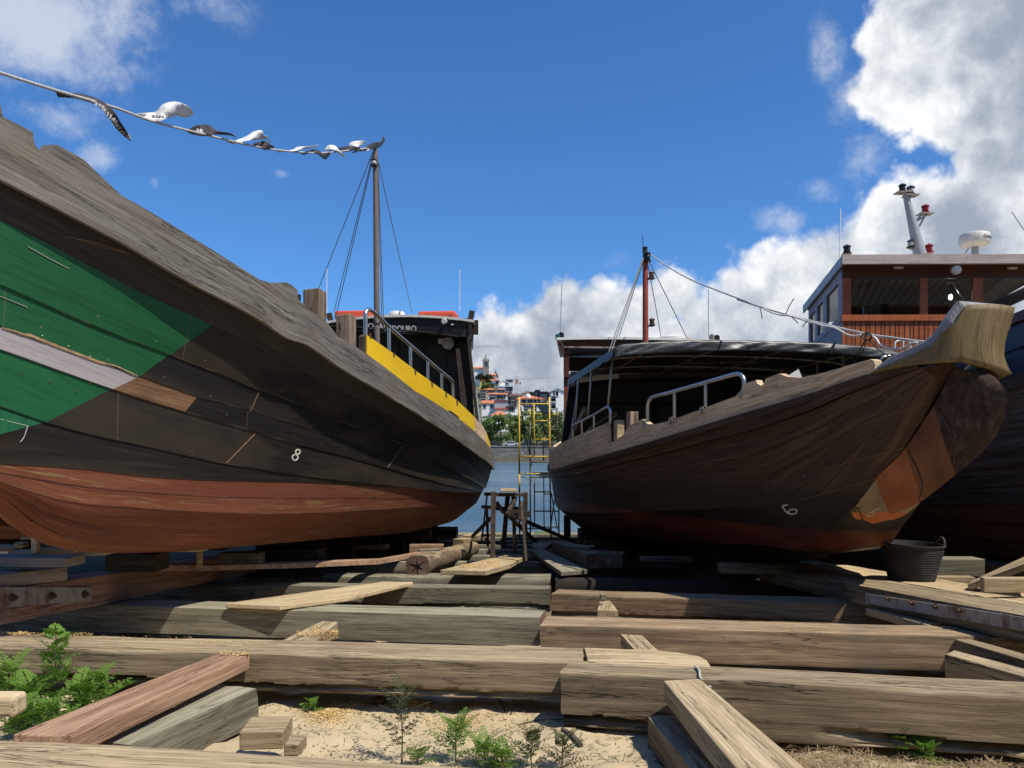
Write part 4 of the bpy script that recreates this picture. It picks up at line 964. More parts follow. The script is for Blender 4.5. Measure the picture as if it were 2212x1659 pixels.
# rail plank
for sd in (1, -1):
    mb = MB(); qe = bRail.inv(1896); S0 = [q for q in bRail.S if q <= qe + .001]; ss = []
    for a, b in zip(S0, S0[1:]):
        k = max(1, int((b - a) / .15)); ss += [a + (b - a) * i / k for i in range(k)]
    ss.append(qe)
    Tp = [Bo.pos(q, sd * (min(bRail.b(q), bL2.b(q)) + .02), bRail.z(q)) for q in ss]; Bp = [Bo.pos(q, sd * (bRail.b(q) + .02), bL2.z(q) - .01) for q in ss]
    mb.slab(Tp, Bp, Bo.n * (-.06 * sd)); mb.build('rail_plank', M['rail_brown'], Bt, smooth=True, auto=30)
    mb = MB(); q1, q2 = .3, bL2.inv(1760)
    sq = [q1 + (q2 - q1) * i / 50 for i in range(51)]
    mb.slab([Bo.pos(q, sd * (bL2.b(q) + .055), bL2.z(q) - .01) for q in sq], [Bo.pos(q, sd * (bL2.b(q) + .05), bL2.z(q) - .07) for q in sq], Bo.n * (-.04 * sd)); mb.build('rubbing_strip', M['brown_hull'], Bt, smooth=True, auto=30)
mb = MB(); qd = [.3 + (EB - .8) * i / 40 for i in range(41)]
mb.grid([[Bo.pos(q, -(bL2.b(q) - .03), bL2.z(q) + .0), Bo.pos(q, 0, bL2.z(q) + .04), Bo.pos(q, bL2.b(q) - .03, bL2.z(q) + .0)] for q in qd]); mb.build('deck', M['deck'], Bt)
# prow shield
outer = [(1896, 799), (1930, 774), (1965, 757), (2007, 738), (2029, 721), (2052, 687), (2070, 651)]
inner = [(1897, 805), (1945, 785), (1985, 768), (2029, 746), (2048, 722), (2060, 703), (2078, 664)]
low = [(1897, 806), (1935, 797), (1970, 791), (2005, 787), (2035, 785), (2055, 784), (2069, 784)]
rgt = [(2162, 817), (2150, 796), (2143, 774), (2144, 746), (2155, 704), (2168, 664)]
def onrail(x, y, db=.02):
    q = bL2.inv(min(x, 2064)); p = Bo.pos(q, bL2.b(q) + db, 0)
    if x > 2064: b, z = Bo.onplane(EB, x, y); return Bo.pos(EB + .02, b, z)
    return Vector((p.x, p.y, CAMZ + (HY - y) / F * p.y))
N = 24; IN = resample([onrail(*p) for p in inner], N); LO = resample([onrail(*p) for p in low], N)
rows = []; nv = 10
RG = resample([Bo.pos(EB + .02, *Bo.onplane(EB, x, y)) for x, y in rgt], nv + 1)
cols = [[l.lerp(i, k / nv) for k in range(nv + 1)] for l, i in zip(LO, IN)]
ne = cols[-1]
for j in range(1, 7):
    f = j / 6; cols.append([ne[k].lerp(RG[k], f) + Bo.d * (.035 * math.sin(math.pi * f)) for k in range(nv + 1)])
for j in range(1, 5):               # far wing, falling away behind
    f = j / 4; cols.append([RG[k] - Bo.d * (.5 * f) - Bo.n * (.16 * f ** .7) + Vector((0, 0, -(k / nv) * (RG[k].z - RG[0].z) * .9 * f)) for k in range(nv + 1)])
mb = MB(); mb.grid(cols, [[(k * .06, i * .06) for k in range(nv + 1)] for i in range(len(cols))])
sh = mb.build('prow_shield', M['shield'], Bt, smooth=True, auto=50); so = sh.modifiers.new('thick', 'SOLIDIFY'); so.thickness = .06; so.offset = -1 
mb = MB(); OU = resample([onrail(*p) - Bo.d * .012 for p in outer], N)
top_i = IN + [ne[-1].lerp(RG[-1], j / 6) + Bo.d * .03 * math.sin(math.pi * j / 6) for j in range(1, 7)]
tr = Bo.pos(EB - .03, *Bo.onplane(EB - .03, 2169, 659)); top_o = OU + [OU[-1].lerp(tr, j / 6) for j in range(1, 7)]
mb.slab([p + Vector((0, 0, .002)) for p in top_o], [p + Vector((0, 0, .002)) + Bo.d * .003 for p in top_i], Bo.d * -.03 ); mb.build('prow_edge', M['shield_edge'], sh)
# handrails, brackets, posts
UB = lambda x, y, db=-.01: bRail.un(x, y, db)
def rail_tube(pts, ups, db=-.01):
    mb = MB(); mb.tube(smooth_path([UB(x, y, db) for x, y in pts], 5), .020, 10)
    for (x0, y0, x1, y1) in ups: mb.tube([UB(x0, y0, db), UB(x1, y1, db)], .017, 10)
    return mb.build('handrail', M['steel'], Bt, smooth=True, auto=50)
rail_tube([(1397, 912), (1397, 885), (1398, 871), (1402, 863), (1410, 857), (1455, 845), (1522, 826), (1580, 809.5), (1592, 808), (1600, 812), (1605, 822), (1605, 846)], [(1455, 846, 1455, 903), (1522, 827, 1522, 879)])
rail_tube([(1237, 946), (1237, 930), (1238, 921), (1243, 916), (1282, 896), (1305, 882), (1313, 880), (1317, 886), (1317, 914)], [(1256, 908, 1256, 937), (1282, 896, 1282, 925)])
mb = MB(); mb.tube(smooth_path([P(x, y, 12.6) for x, y in ((1268, 931), (1278, 922), (1296, 911), (1325, 893), (1331, 895), (1320, 907), (1300, 921))], 5), .016, 8); mb.build('handrail', M['steel'], Bt, smooth=True, auto=50)
for x, y in ((1395, 919), (1452, 908), (1519, 886), (1604, 853)):
    mb = MB(); prism(mb, [UB(x - 3, y - 6, .025), UB(x + 3.5, y - 8, .025), UB(x + 4, y + 7, .025), UB(x - 3, y + 9, .025)], Bo.n * -.012); o = mb.build('rail_bracket', M['galv'], Bt)
    for dy in (-2, 4):
        mb = MB(); p = UB(x + .5, y + dy, .03); mb.lathe(p, [(.010, -.01), (.012, 0), (.006, .006)], 8, Bo.n.to_track_quat('Z', 'Y').to_matrix()); mb.build('bolt', M['steel'], o)
def bitt2(x0, x1, yt, yb, Y, d, mat):
    mb = MB(); a, b = P(x0, yb, Y), P(x1, yb, Y); w = (b - a).length; H = P(x0, yt, Y).z - a.z
    mb.hexa([(0, 0, 0), (w, 0, 0), (w, d, 0), (0, d, 0)], [(0, 0, H), (w, 0, H), (w, d, H), (0, d, H)]); mb.build('mooring_post', M[mat], Bt, Matrix.Translation(a) @ Matrix.Rotation(.2, 4, 'Z'), bevel=.008)
bitt2(1333, 1350, 907, 960, UB(1340, 940).y + .22, .14, 'board'); bitt2(1361, 1380, 889, 930, UB(1368, 915).y + .12, .14, 'post')
mb = MB(); mb.poly([P(x, y, UB(1700, 800).y + .3) for x, y in ((1700, 813), (1725, 797), (1733, 816))]); prism(mb, [P(x, y, UB(1700, 800).y + .25) for x, y in ((1700, 815), (1725, 798), (1733, 818))], (0, .02, .0)); mb.build('white_sheet', M['white'], Bt)
# wheelhouse
QW = (18.5 - 14.0) / .9962
cw = lambda x, y, dq=0: Bo.cs(QW, x, y, dq)
CB = crop(1330, 780, 4.74)
bl, zl = Bo.onplane(QW, 1202, 729); zr_ = Bo.onplane(QW, 1570, 737)[1]
def rz(b, q): return zl + (zr_ - zl) * (bl - b) / (2 * bl) * .6 + .035 * (1 - (b / bl) ** 2) - (QW - q) * .02
mb = MB(); R = []; R2 = []
for i in range(7):
    q = QW - 2.2 * i / 6
    R.append([Bo.pos(q, bl * k / 6 * (1 - .24 * i / 6), rz(bl * k / 6, q)) for k in range(-6, 7)]); R2.append([Bo.pos(q, bl * k / 6 * (1 - .24 * i / 6), rz(bl * k / 6, q) - .045) for k in range(-6, 7)])
mb.grid(R); mb.grid(R2, flip=True)
for k in (0, 12): mb.grid([[r[k] for r in R], [r[k] for r in R2]])
mb.grid([R[0], R2[0]]); mb.grid([R[-1], R2[-1]]); mb.build('wheelhouse_roof', M['white'], Bt)
mb = MB(); mb.grid([[p - Vector((0, 0, .004)) - Bo.d * .07 for p in r[1:-1]] for r in R2]); so = mb.build('wheelhouse_ceiling', M['varnish_dark'], Bt).modifiers.new('thick', 'SOLIDIFY'); so.thickness = .02
bi = bl - .16; zsill = Bo.onplane(QW - .3, 1240, 812)[1]; zbot = Bo.onplane(QW - .3, 1240, 985)[1]; zh = zl - .06; zfas = Bo.onplane(QW, 1240, 748)[1]
mb = MB(); prism(mb, [Bo.pos(QW - .06, -bi, zfas), Bo.pos(QW - .06, bi, zfas), Bo.pos(QW - .03, bi + .04, zh), Bo.pos(QW - .03, -bi - .04, zh)], Bo.d * -.05); mb.build('wheelhouse_fascia', M['varnish_dark'], Bt)
for sd in (1, -1):
    mb = MB(); prism(mb, [Bo.pos(QW - .1, sd * bi, zbot), Bo.pos(QW - 2.0, sd * bi * .80, zbot), Bo.pos(QW - 2.0, sd * bi * .80, zsill), Bo.pos(QW - .1, sd * bi, zsill)], Bo.n * (-.04 * sd)); mb.build('wheelhouse_side', M['varnish'], Bt)
    for k in (.0, .45, .97):
        mb = MB(); mb.bar(Bo.pos(QW - .15 - 1.8 * k, sd * (bi * (1 - .19 * k) - .05), zsill), Bo.pos(QW - .15 - 1.8 * k, sd * (bi * (1 - .19 * k) - .05), zh - .02), .10, .09); mb.build('wheelhouse_post', M['varnish_dark'], Bt)
mb = MB(); prism(mb, [Bo.pos(QW - .1, -bi, zbot), Bo.pos(QW - .1, bi, zbot), Bo.pos(QW - .1, bi, zsill - .05), Bo.pos(QW - .1, -bi, zsill - .05)], Bo.d * -.04); o = mb.build('wheelhouse_front', M['varnish'], Bt)
mb = MB()
GR = plain('dark_board_groove', (.03, .01, .006), .8)
for k in range(19):
    b = bi - .06 - .10 * k; m2 = MB(); m2.bar(Bo.pos(QW - .098, b, zbot + .02), Bo.pos(QW - .098, b, zsill - .07), .009, .006); m2.build('board_groove', GR, o)
mb = MB(); mb.bar(Bo.pos(QW - .07, -bi, zsill - .02), Bo.pos(QW - .07, bi, zsill - .02), .09, .06); mb.build('window_sill', M['varnish_dark'], Bt)
mb = MB(); mb.bar(Bo.pos(QW - .05, -bi, zfas - .01), Bo.pos(QW - .05, bi, zfas - .01), .03, .025); mb.build('drip_rail', M['galv'], Bt)
for b in (.45, -.25, -.95):
    mb = MB(); mb.bar(Bo.pos(QW - .12, b, zsill), Bo.pos(QW - .12, b, zfas), .08, .06); mb.build('wheelhouse_post', M['varnish_dark'], Bt)
mb = MB(); prism(mb, [Bo.pos(QW - .12, -bi + .1, zsill + .01), Bo.pos(QW - .12, bi - .12, zsill + .01), Bo.pos(QW - .12, bi - .12, zfas), Bo.pos(QW - .12, -bi + .1, zfas)], Bo.d * -.006); mb.build('window_pane', M['glass'], Bt)
mb = MB(); prism(mb, [Bo.pos(QW - 2.0, -bi * .8, zbot), Bo.pos(QW - 2.0, bi * .8, zbot), Bo.pos(QW - 2.0, bi * .8, zsill + .03), Bo.pos(QW - 2.0, -bi * .8, zsill + .03)], Bo.d * -.04); mb.build('wheelhouse_back', M['varnish_dark'], Bt)
mb = MB(); mb.bar(Bo.pos(QW - 2.0, -bi * .8, zfas - .10), Bo.pos(QW - 2.0, bi * .8, zfas - .10), .04, .3); mb.build('back_header', M['varnish_dark'], Bt)
mb = MB(); mb.bar(Bo.pos(QW - .08, bi + .10, zh - .03), Bo.pos(QW - .08, bi + .0, zh - .22), .06, .04); mb.build('roof_bracket', M['varnish_dark'], Bt)
for x, yt in ((1217, 604), (1546, 615)):
    mb = MB(); mb.tube([cw(x, 724, -.4), cw(x + (4 if x < 1300 else 0), yt, -.4)], .008, 6); mb.build('whip_aerial', M['mast_grey'], Bt)
for x0, mt_, y0, y1 in ((1211, 'greenlens', 716, 726), (1218, 'blackpaint', 712, 726), (1550, 'mast_brown', 716, 734), (1561, 'blackpaint', 718, 734)):
    mb = MB(); c = cw(x0, y1, -.3); h = cw(x0, y0, -.3).z - c.z; mb.lathe(c, [(.05, -.03), (.055, .0), (.055, h * .8), (.022, h), (.02, h)], 12); mb.build('side_lamp', M[mt_], Bt, smooth=True, auto=40)
mb = MB(); mb.lathe(cw(1468, 731, -.5), [(.22, -.03), (.27, .02), (.27, .08), (.22, .115), (.1, .13)], 24); mb.build('radar_dome', M['offwhite'], Bt, smooth=True, auto=40)
mb = MB(); mb.lathe(cw(1506, 731, -.5), [(.05, -.02), (.05, .03), (.045, .07), (.02, .09)], 14); mb.build('beacon', M['amber'], Bt, smooth=True, auto=40)
# saloon under the awning
QS = (18.5 - 12.5) / .9962; S = lambda x, y, dq=0: Bo.cs(QS, x, y, dq)
arc = [(1250, 818), (1337, 808.5), (1450, 804), (1600, 804), (1720, 810), (1800, 820), (1900, 845)]
mb = MB(); mb.slab([S(*p) for p in arc], [S(x, y + 9.5) for x, y in arc], Bo.d * -1.0); mb.build('saloon_roof', M['deck'], Bt)
mb = MB(); wh = [(1248, 818), (1290, 812.5), (1337, 808)]; mb.slab([S(x, y - 1.0, .012) for x, y in wh], [S(x, y + 9.5, .012) for x, y in wh], Bo.d * -.01); mb.build('sunlit_saloon_edge', M['white'], Bt)  # white strip paints sunlight on the left end of the roof edge
mb = MB(); prism(mb, [S(x, y, -.9) for x, y in ((1252, 790), (1880, 790), (1880, 1000), (1225, 1000))], Bo.d * -.04); mb.build('saloon_bulkhead', M['blackpaint'], Bt)
for pts in ([(1440, 840), (1450, 840), (1450, 960), (1440, 960)], [(1560, 838), (1570, 838), (1570, 960), (1560, 960)], [(1250, 862), (1850, 858), (1850, 864), (1250, 868)]):
    mb = MB(); prism(mb, [S(x, y, -.88) for x, y in pts], Bo.d * .02); mb.build('saloon_frame', M['dark_wood'], Bt)
for sd in (1, -1):
    mb = MB(); T = []; Bq = []
    for i in range(11):
        f = i / 10; q = QS - .02 - 2.6 * f; zt = S(1250, 826).z; b0 = Bo.onplane(QS, 1249, 826)[0]
        T.append(Bo.pos(q, sd * b0 * (1 - .30 * f - .12 * f * f), zt - .55 * f * f)); Bq.append(Bo.pos(q, sd * (bRail.b(q) - .10 - .1 * f), bL2.z(q) + .1))
    mb.slab(T, Bq, Bo.n * (-.04 * sd)); mb.build('saloon_side', M['blackpaint'], Bt)
    for k in (0, 3, 6):
        mb = MB(); W_ = lambda i, f: T[i].lerp(Bq[i], f) + Bo.n * .012 * sd
        mb.slab([W_(k, .12), W_(k + 1, .12), W_(k + 2, .12)], [W_(k, .55), W_(k + 1, .55), W_(k + 2, .55)], Bo.n * (-.01 * sd)); mb.build('window', M['greyglass'], Bt)
mb = MB(); mb.bar(UB(1218, 953, -.10), UB(1237, 884, -.2), .10, .05, Bo.n); mb.build('leaning_board', M['board'], Bt)
# awning: frame, canvas and valance
QA = (18.5 - 9.4) / .9962; QB = (18.5 - 12.9) / .9962
fr = [(1326, 752), (1340, 744), (1400, 739), (1500, 734.5), (1600, 735.5), (1700, 738), (1800, 742), (1900, 752), (1960, 766), (1985, 778)]
vb = [(1326, 775), (1342, 769), (1400, 765), (1500, 760), (1600, 758), (1700, 761), (1800, 765), (1900, 774), (1945, 782), (1975, 790)]
FP = [Bo.onplane(QA, *p) for p in fr]; dzb = -.05
mb = MB(); R = []
for i in range(13):
    f = i / 12; q = QA + (QB - QA) * f
    sag = .03 * math.sin(3 * math.pi * f) ** 2
    rr = []
    for j in range(len(FP) - 1):
        for k in range(4):
            t = k / 4; b = FP[j][0] * (1 - t) + FP[j + 1][0] * t; z = FP[j][1] * (1 - t) + FP[j + 1][1] * t
            rr.append(Bo.pos(q, b, z + dzb * f - sag * (1 - (b / FP[0][0]) ** 8 if abs(b) < abs(FP[0][0]) else 0) * .6))
    rr.append(Bo.pos(q, FP[-1][0], FP[-1][1] + dzb * f)); R.append(rr)
mb.grid(R); aw = mb.build('awning', M['tarp'], Bt, smooth=True); so = aw.modifiers.new('thick', 'SOLIDIFY'); so.thickness = .004
mb = MB(); nV = 90; T = resample([Bo.cs(QA, x, y + .3, .012) for x, y in fr], nV); V = resample([Bo.cs(QA, x, y, .03) for x, y in vb], nV); rows = []
for k in range(7):
    f = k / 6
    rows.append([t.lerp(v, f) + Bo.d * (.045 * noise.noise((i * .16, f * 1.2, 5)) * f + .035 * noise.noise((i * .4 + f * 4, 1, 9)) * math.sin(math.pi * f) + .006 * math.sin(math.pi * f)) for i, (t, v) in enumerate(zip(T, V))])
mb.grid(rows); va = mb.build('valance', M['tarp'], aw, smooth=True); so = va.modifiers.new('thick', 'SOLIDIFY'); so.thickness = .004
mb = MB(); e0 = [r[0] for r in R]; mb.grid([e0, [p + Vector((0, 0, -.10 - .03 * math.sin(i * 1.7) ** 2)) + Bo.n * .015 for i, p in enumerate(e0)]]); v2 = mb.build('side_curtain', M['tarp'], aw); so = v2.modifiers.new('thick', 'SOLIDIFY'); so.thickness = .004
mb = MB(); mb.bar(Bo.cs(QA, 1799, 741.5, .05), Bo.cs(QA, 1789, 764, .06), .035, .006, Bo.d); mb.build('tie_strap', M['blackpaint'], aw)
for f in (.03, .36, .68, .98):
    i = f * 12; mb = MB(); r = R[min(12, round(i))]; mb.tube([p + Vector((0, 0, -.03)) for p in r], .013, 8); mb.build('awning_hoop', M['galv'], Bt, smooth=True)
for j in (0, 9, 15, 21, 27, 32):
    mb = MB(); mb.tube([r[j] + Vector((0, 0, -.03)) for r in R], .010, 6); mb.build('awning_bar', M['galv'], Bt, smooth=True)
for (x0, y0, x1, y1) in ((1324, 768, 1310, 879), (1279, 786, 1267, 903), (1249, 820, 1240, 918)):
    mb = MB(); p1 = UB(x1, y1, -.02); p0 = P(x0, y0, p1.y - .02); mb.tube([p1, p0], .016, 10); mb.build('awning_post', M['pipe'], Bt, smooth=True)
    mb = MB(); mb.tube([Vector((2 * (Bo.P0 + Bo.d * ((18.5 - p.y) / .9962)).x - p.x, p.y, p.z)) for p in (p1, p0)], .016, 10); mb.build('awning_post', M['pipe'], Bt, smooth=True)
# lettering on the underside of the canvas, read from the other side
def under_text(s, x0, x1, y, hpx, mat):
    v, f = text_mesh(s, 1.0, 0, .01); lo = min(p.x for p in v); hi = max(p.x for p in v); l2 = min(p.y for p in v); h2 = max(p.y for p in v)
    mb = MB(); tr = BVHTree.FromPolygons([p for r in R for p in r], [(i * len(R[0]) + j, i * len(R[0]) + j + 1, (i + 1) * len(R[0]) + j + 1, (i + 1) * len(R[0]) + j) for i in range(12) for j in range(len(R[0]) - 1)])
    h0 = tr.ray_cast(Vector((0, 0, CAMZ)), Vector(((x0 + x1) / 2 - CX, F, HY - y)).normalized())[0]
    if h0 is None: return
    c0 = tr.ray_cast(Vector((0, 0, CAMZ)), Vector((x1 - CX, F, HY - y)).normalized())[0]; c1 = tr.ray_cast(Vector((0, 0, CAMZ)), Vector((x0 - CX, F, HY - y)).normalized())[0]
    if c0 is None or c1 is None: return
    for p in v:
        q = c0.lerp(c1, (p.x - lo) / (hi - lo)) - Bo.d * ((p.y - l2) / (h2 - l2) - .5) * hpx
        h = tr.ray_cast(Vector((q.x, q.y, 0)), Vector((0, 0, 1)))[0]
        if h is None: return
        mb.v.append(h - Vector((0, 0, .006)))
    for a in f: mb.face(a)
    o = mb.build('lettering', mat, aw); so = o.modifiers.new('thick', 'SOLIDIFY'); so.thickness = .003
under_text('PORTO', 1482, 1638, 783, .34, M['letterdim'])
under_text('FERREIRA', 1375, 1690, 798, .40, M['letterdim'])
under_text('10', 1790, 1835, 773, .22, M['letterdim'])
# mast, lanterns, stays
QMB = (18.5 - 13.2) / .9962; cm = lambda x, y, dq=0: Bo.cs(QMB, x, y, dq)
mb = MB(); mb.tube([cm(1394.5, 808), cm(1394, 560)], [.055, .048], 14); bm_ = mb.build('mast', M['mast_red'], Bt, smooth=True, auto=40)
mb = MB(); mb.tube([cm(1394, 560), cm(1393.5, 548), cm(1393, 534)], [.05, .04, .05], 12); mb.build('mast_head', M['blackpaint'], bm_, smooth=True, auto=40)
for c, w in ((cm(1396, 567, .05), .075), (cm(1406.5, 603, .03), .058), (cm(1407.5, 704, .03), .058), (cm(1393, 545, .0), .045)):
    b1, b2 = MB(), MB(); lamp(b1, b2, c, w, w * 2.3); o = b1.build('mast_lantern', M['mast_brown'] if w < .07 else M['blackpaint'], bm_, smooth=True, auto=40); b2.build('lens', M['blackpaint'] if w > .07 else M['rust'], o, smooth=True)
for y in (603, 704):
    mb = MB(); mb.bar(cm(1396, y + 1, .02), cm(1411, y + 1, .02), .06, .012); mb.build('lantern_bracket', M['blackpaint'], bm_)
mb = MB(); mb.tube([cm(1390, 548), cm(1388, 508)], .006, 6); mb.build('whip_aerial', M['blackpaint'], bm_)
for x0, y0, p in ((1391, 552, UB(1264, 800, -.25)), (1392, 552, UB(1270, 800, -.25)), (1391, 560, cw(1354, 726, -.8)), (1397, 556, cw(1450, 730, -.6)), (1398, 556, cw(1499, 733, -.3))):
    mb = MB(); mb.tube([cm(x0, y0), p], .008, 6); mb.build('stay', M['wire'], Bt)
# rope, hose and cords between mast and prow
K1 = crop(1100, 500, 1.58); K5 = crop(1800, 400, 3.16)
def run(pts, za, zb, xa, xb, r, mat, name, par=None, n=5, lab=None):
    q = []
    for x, y in pts:
        iz = 1 / za + (x - xa) / (xb - xa) * (1 / zb - 1 / za); q.append(P(x, y, 1 / iz))
    mb = MB(); mb.tube(smooth_path(q, n), r, 8); return mb.build(name, M[mat], par, smooth=True)
rp = [K1(765, 187), K1(840, 240), K1(930, 290), K1(1060, 342), K1(1160, 380), K5(0, 1045), K5(200, 1110), K5(380, 1163), K5(600, 1220), K5(980, 1310), K5(1200, 1343), K5(1360, 1365), K5(1490, 1379)]
run(rp, 13.2, 5.7, 1402, 2012, .011, 'rope', 'forestay_rope', Bt)
run([K5(200, 1115), K5(260, 1145), K5(330, 1166), K5(400, 1172), K5(470, 1192), K5(560, 1222), K5(620, 1235), K5(660, 1250), K5(740, 1262), K5(790, 1285), K5(850, 1318), K5(900, 1328), K5(960, 1322)], 13.2, 5.65, 1402, 2012, .009, 'rope_white', 'hose', Bt)
run([K5(1042, 1330), K5(1070, 1350), K5(1100, 1392), K5(1140, 1414), K5(1190, 1428), K5(1250, 1428), K5(1310, 1408), K5(1350, 1385), K5(1388, 1382)], 13.2, 5.65, 1402, 2012, .010, 'rope_white', 'hose', Bt)
run([K5(1000, 1300), K5(965, 1320), K5(975, 1350), K5(1010, 1360), K5(1038, 1335), K5(1015, 1305), K5(985, 1330), K5(1000, 1358)], 13.2, 5.6, 1402, 2012, .006, 'blackrope', 'cord_bundle', Bt)
for pts in ([K5(990, 1355), K5(960, 1410), K5(930, 1470), K5(905, 1530)], [K5(985, 1360), K5(975, 1430), K5(940, 1495)], [K5(1025, 1355), K5(1050, 1395), K5(1110, 1450), K5(1190, 1495)], [K5(540, 1212), K5(520, 1235), K5(503, 1256)], [K5(375, 1160), K5(400, 1100), K5(437, 1040)], [K5(175, 1110), K5(185, 1150), K5(192, 1195)], [K5(420, 1182), K5(445, 1205), K5(468, 1230)]):
    run(pts, 13.2, 5.6, 1402, 2012, .005, 'blackrope', 'loose_cord', Bt)
mb = MB(); mb.tube(smooth_path([P(x, y, 6.3) for x, y in (K5(1095, 1555), K5(1105, 1515), K5(1130, 1490), K5(1180, 1485))], 5), .014, 8); mb.build('pipe_end', M['steel'], Bt, smooth=True)
run([K5(1215, 1440), K5(1215, 1390), K5(1235, 1368), K5(1300, 1362), K5(1330, 1380), K5(1335, 1425)], 6.6, 6.6, 0, 2000, .008, 'white', 'deck_hoop', Bt)
run([K5(1280, 1425), K5(1282, 1368)], 6.6, 6.6, 0, 2000, .007, 'white', 'deck_hoop', Bt)

# ================================================================== BOAT C (right, varnished wheelhouse)
Ct = thing('river_boat', 'dark hulled boat with varnished red wheelhouse, at the right edge', 'boat', (8.5, 12, 0), 'wooden river boats hauled out on the slipway')
YC = 12.5; c5 = crop(1800, 400, 3.16)
def C(x, y, dy=0):
    p = P(*c5(x, y), YC); return p + Vector((0, dy, 0))
back = Vector((1.02, 4.3, -.02))
mb = MB(); tl, tr_ = C(810, 700), C(2600, 694); bl_, br_ = C(812, 772), C(2600, 765)
prism(mb, [tl, tr_, br_, bl_], (0, .05, 0)); mb.build('roof_fascia', M['fascia'], Ct)
mb = MB(); prism(mb, [tl + Vector((0, .0, 0)), tl + back, bl_ + back, bl_], (.05, .05, 0)); mb.build('roof_side_fascia', M['mast_grey'], Ct)
mb = MB(); mb.hexa([bl_ + Vector((.05, .05, .06)), br_ + Vector((-.05, .05, .06)), br_ + Vector((1.2, 4.3, .06)), bl_ + back + Vector((.05, 0, .06))], [tl + Vector((.05, .05, -.02)), tr_ + Vector((-.05, .05, -.02)), tr_ + Vector((1.2, 4.3, -.02)), tl + back + Vector((.05, 0, -.02))]); mb.build('wheelhouse_roof', M['ceil'], Ct)
WY = .32                                    # the wall stands back under the overhang
def Wc(x, y, dy=0):
    k = (YC + WY) / YC; p = P(*c5(x, y), YC + WY + dy); return p
def panel(name, mat, pts, dy=0, th=.05):
    mb = MB(); prism(mb, [Wc(x, y, dy) for x, y in pts], (0, th, 0)); return mb.build(name, M[mat], Ct)
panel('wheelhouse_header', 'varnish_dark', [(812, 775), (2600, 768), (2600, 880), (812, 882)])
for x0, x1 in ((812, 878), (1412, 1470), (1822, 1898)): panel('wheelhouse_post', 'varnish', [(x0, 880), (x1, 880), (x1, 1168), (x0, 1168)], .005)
panel('window_sill', 'varnish', [(808, 1164), (2600, 1160), (2600, 1206), (808, 1210)], -.035, .09)
pf = panel('wheelhouse_front', 'varnish', [(812, 1210), (2600, 1206), (2600, 1800), (812, 1800)])
for k in range(46):
    x = 842 + 37.5 * k + 6 * math.sin(k * 2.1)
    mb = MB(); mb.bar(Wc(x, 1214, -.003), Wc(x, 1700, -.003), .010, .006, (0, 1, 0)); mb.build('board_groove', GR, pf)
panel('window_pane', 'glass', [(878, 882), (1412, 881), (1412, 1163), (878, 1164)], .02, .005); panel('window_pane', 'glass', [(1470, 881), (1822, 880), (1822, 1162), (1470, 1163)], .02, .005); panel('window_pane', 'glass', [(1898, 880), (2600, 878), (2600, 1160), (1898, 1162)], .02, .005)
# side wall with three windows
s0 = Wc(812, 775) + Vector((.03, .05, 0)); zs = [Wc(812, y).z for y in (775, 880, 1165, 1210, 1800)]
def sidep(f, z): p = s0 + Vector((.92, 3.75, 0)) * f; return Vector((p.x, p.y, z))
def spanel(name, mat, f0, f1, za, zb, off=0, th=.05):
    mb = MB(); o = Vector((-.02 - off, 0, 0)); prism(mb, [sidep(f0, za) + o, sidep(f1, za) + o, sidep(f1, zb) + o, sidep(f0, zb) + o], (th, 0, 0)); return mb.build(name, M[mat], Ct)
spanel('side_header', 'lilac', 0, 1, zs[1], zs[0]); sw = spanel('side_boards', 'lilac', 0, 1, zs[4], zs[3]); spanel('side_sill', 'lilac', 0, 1, zs[3], zs[2], .02)
for f0, f1 in ((0, .09), (.40, .50), (.68, .76), (.94, 1)): spanel('side_post', 'lilac', f0, f1, zs[2], zs[1])
for k in range(30):
    mb = MB(); f = .02 + k * .033; mb.bar(sidep(f, zs[4] + .3) + Vector((-.022, 0, 0)), sidep(f, zs[3] - .02) + Vector((-.022, 0, 0)), .006, .012, (0, 1, 0)); mb.build('board_groove', M['mast_grey'], sw)
mb = MB(); rb = [(.09, .40), (.50, .68), (.76, .94)]
for f0, f1 in rb: spanel('side_window', 'glass', f0, f1, zs[2], zs[1], -.03, .006)
# inside: back wall with openings, ceiling boards, lamp, screen
yb = YC + 4.1; X0, X1 = s0.x + .95, Wc(2600, 800).x + 1.2
for a, b, za, zb in ((X0, X1, zs[4], zs[2] + .18), (X0, X1, zs[1] - .1, zs[0] + .05), (X0, X0 + .35, zs[2], zs[1]), (X0 + 1.2, X0 + 1.42, zs[2], zs[1]), (X0 + 2.1, X0 + 2.3, zs[2], zs[1])):
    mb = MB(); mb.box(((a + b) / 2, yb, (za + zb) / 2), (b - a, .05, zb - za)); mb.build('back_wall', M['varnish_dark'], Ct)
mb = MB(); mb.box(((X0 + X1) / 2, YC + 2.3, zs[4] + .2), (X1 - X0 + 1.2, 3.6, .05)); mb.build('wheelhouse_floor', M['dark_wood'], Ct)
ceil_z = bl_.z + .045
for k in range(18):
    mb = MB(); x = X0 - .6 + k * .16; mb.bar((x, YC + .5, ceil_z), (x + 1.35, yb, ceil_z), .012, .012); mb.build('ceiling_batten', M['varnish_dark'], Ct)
xr_ = Wc(2570, 800).x
for za, zb, mt_, nm in ((zs[4], zs[2], 'lilac', 'side_boards'), (zs[1], zs[0], 'lilac', 'side_header')):
    mb = MB(); prism(mb, [(xr_, YC + WY + .05, za), (xr_ + .9, yb, za), (xr_ + .9, yb, zb), (xr_, YC + WY + .05, zb)], (.05, 0, 0)); mb.build(nm, M[mt_], Ct)
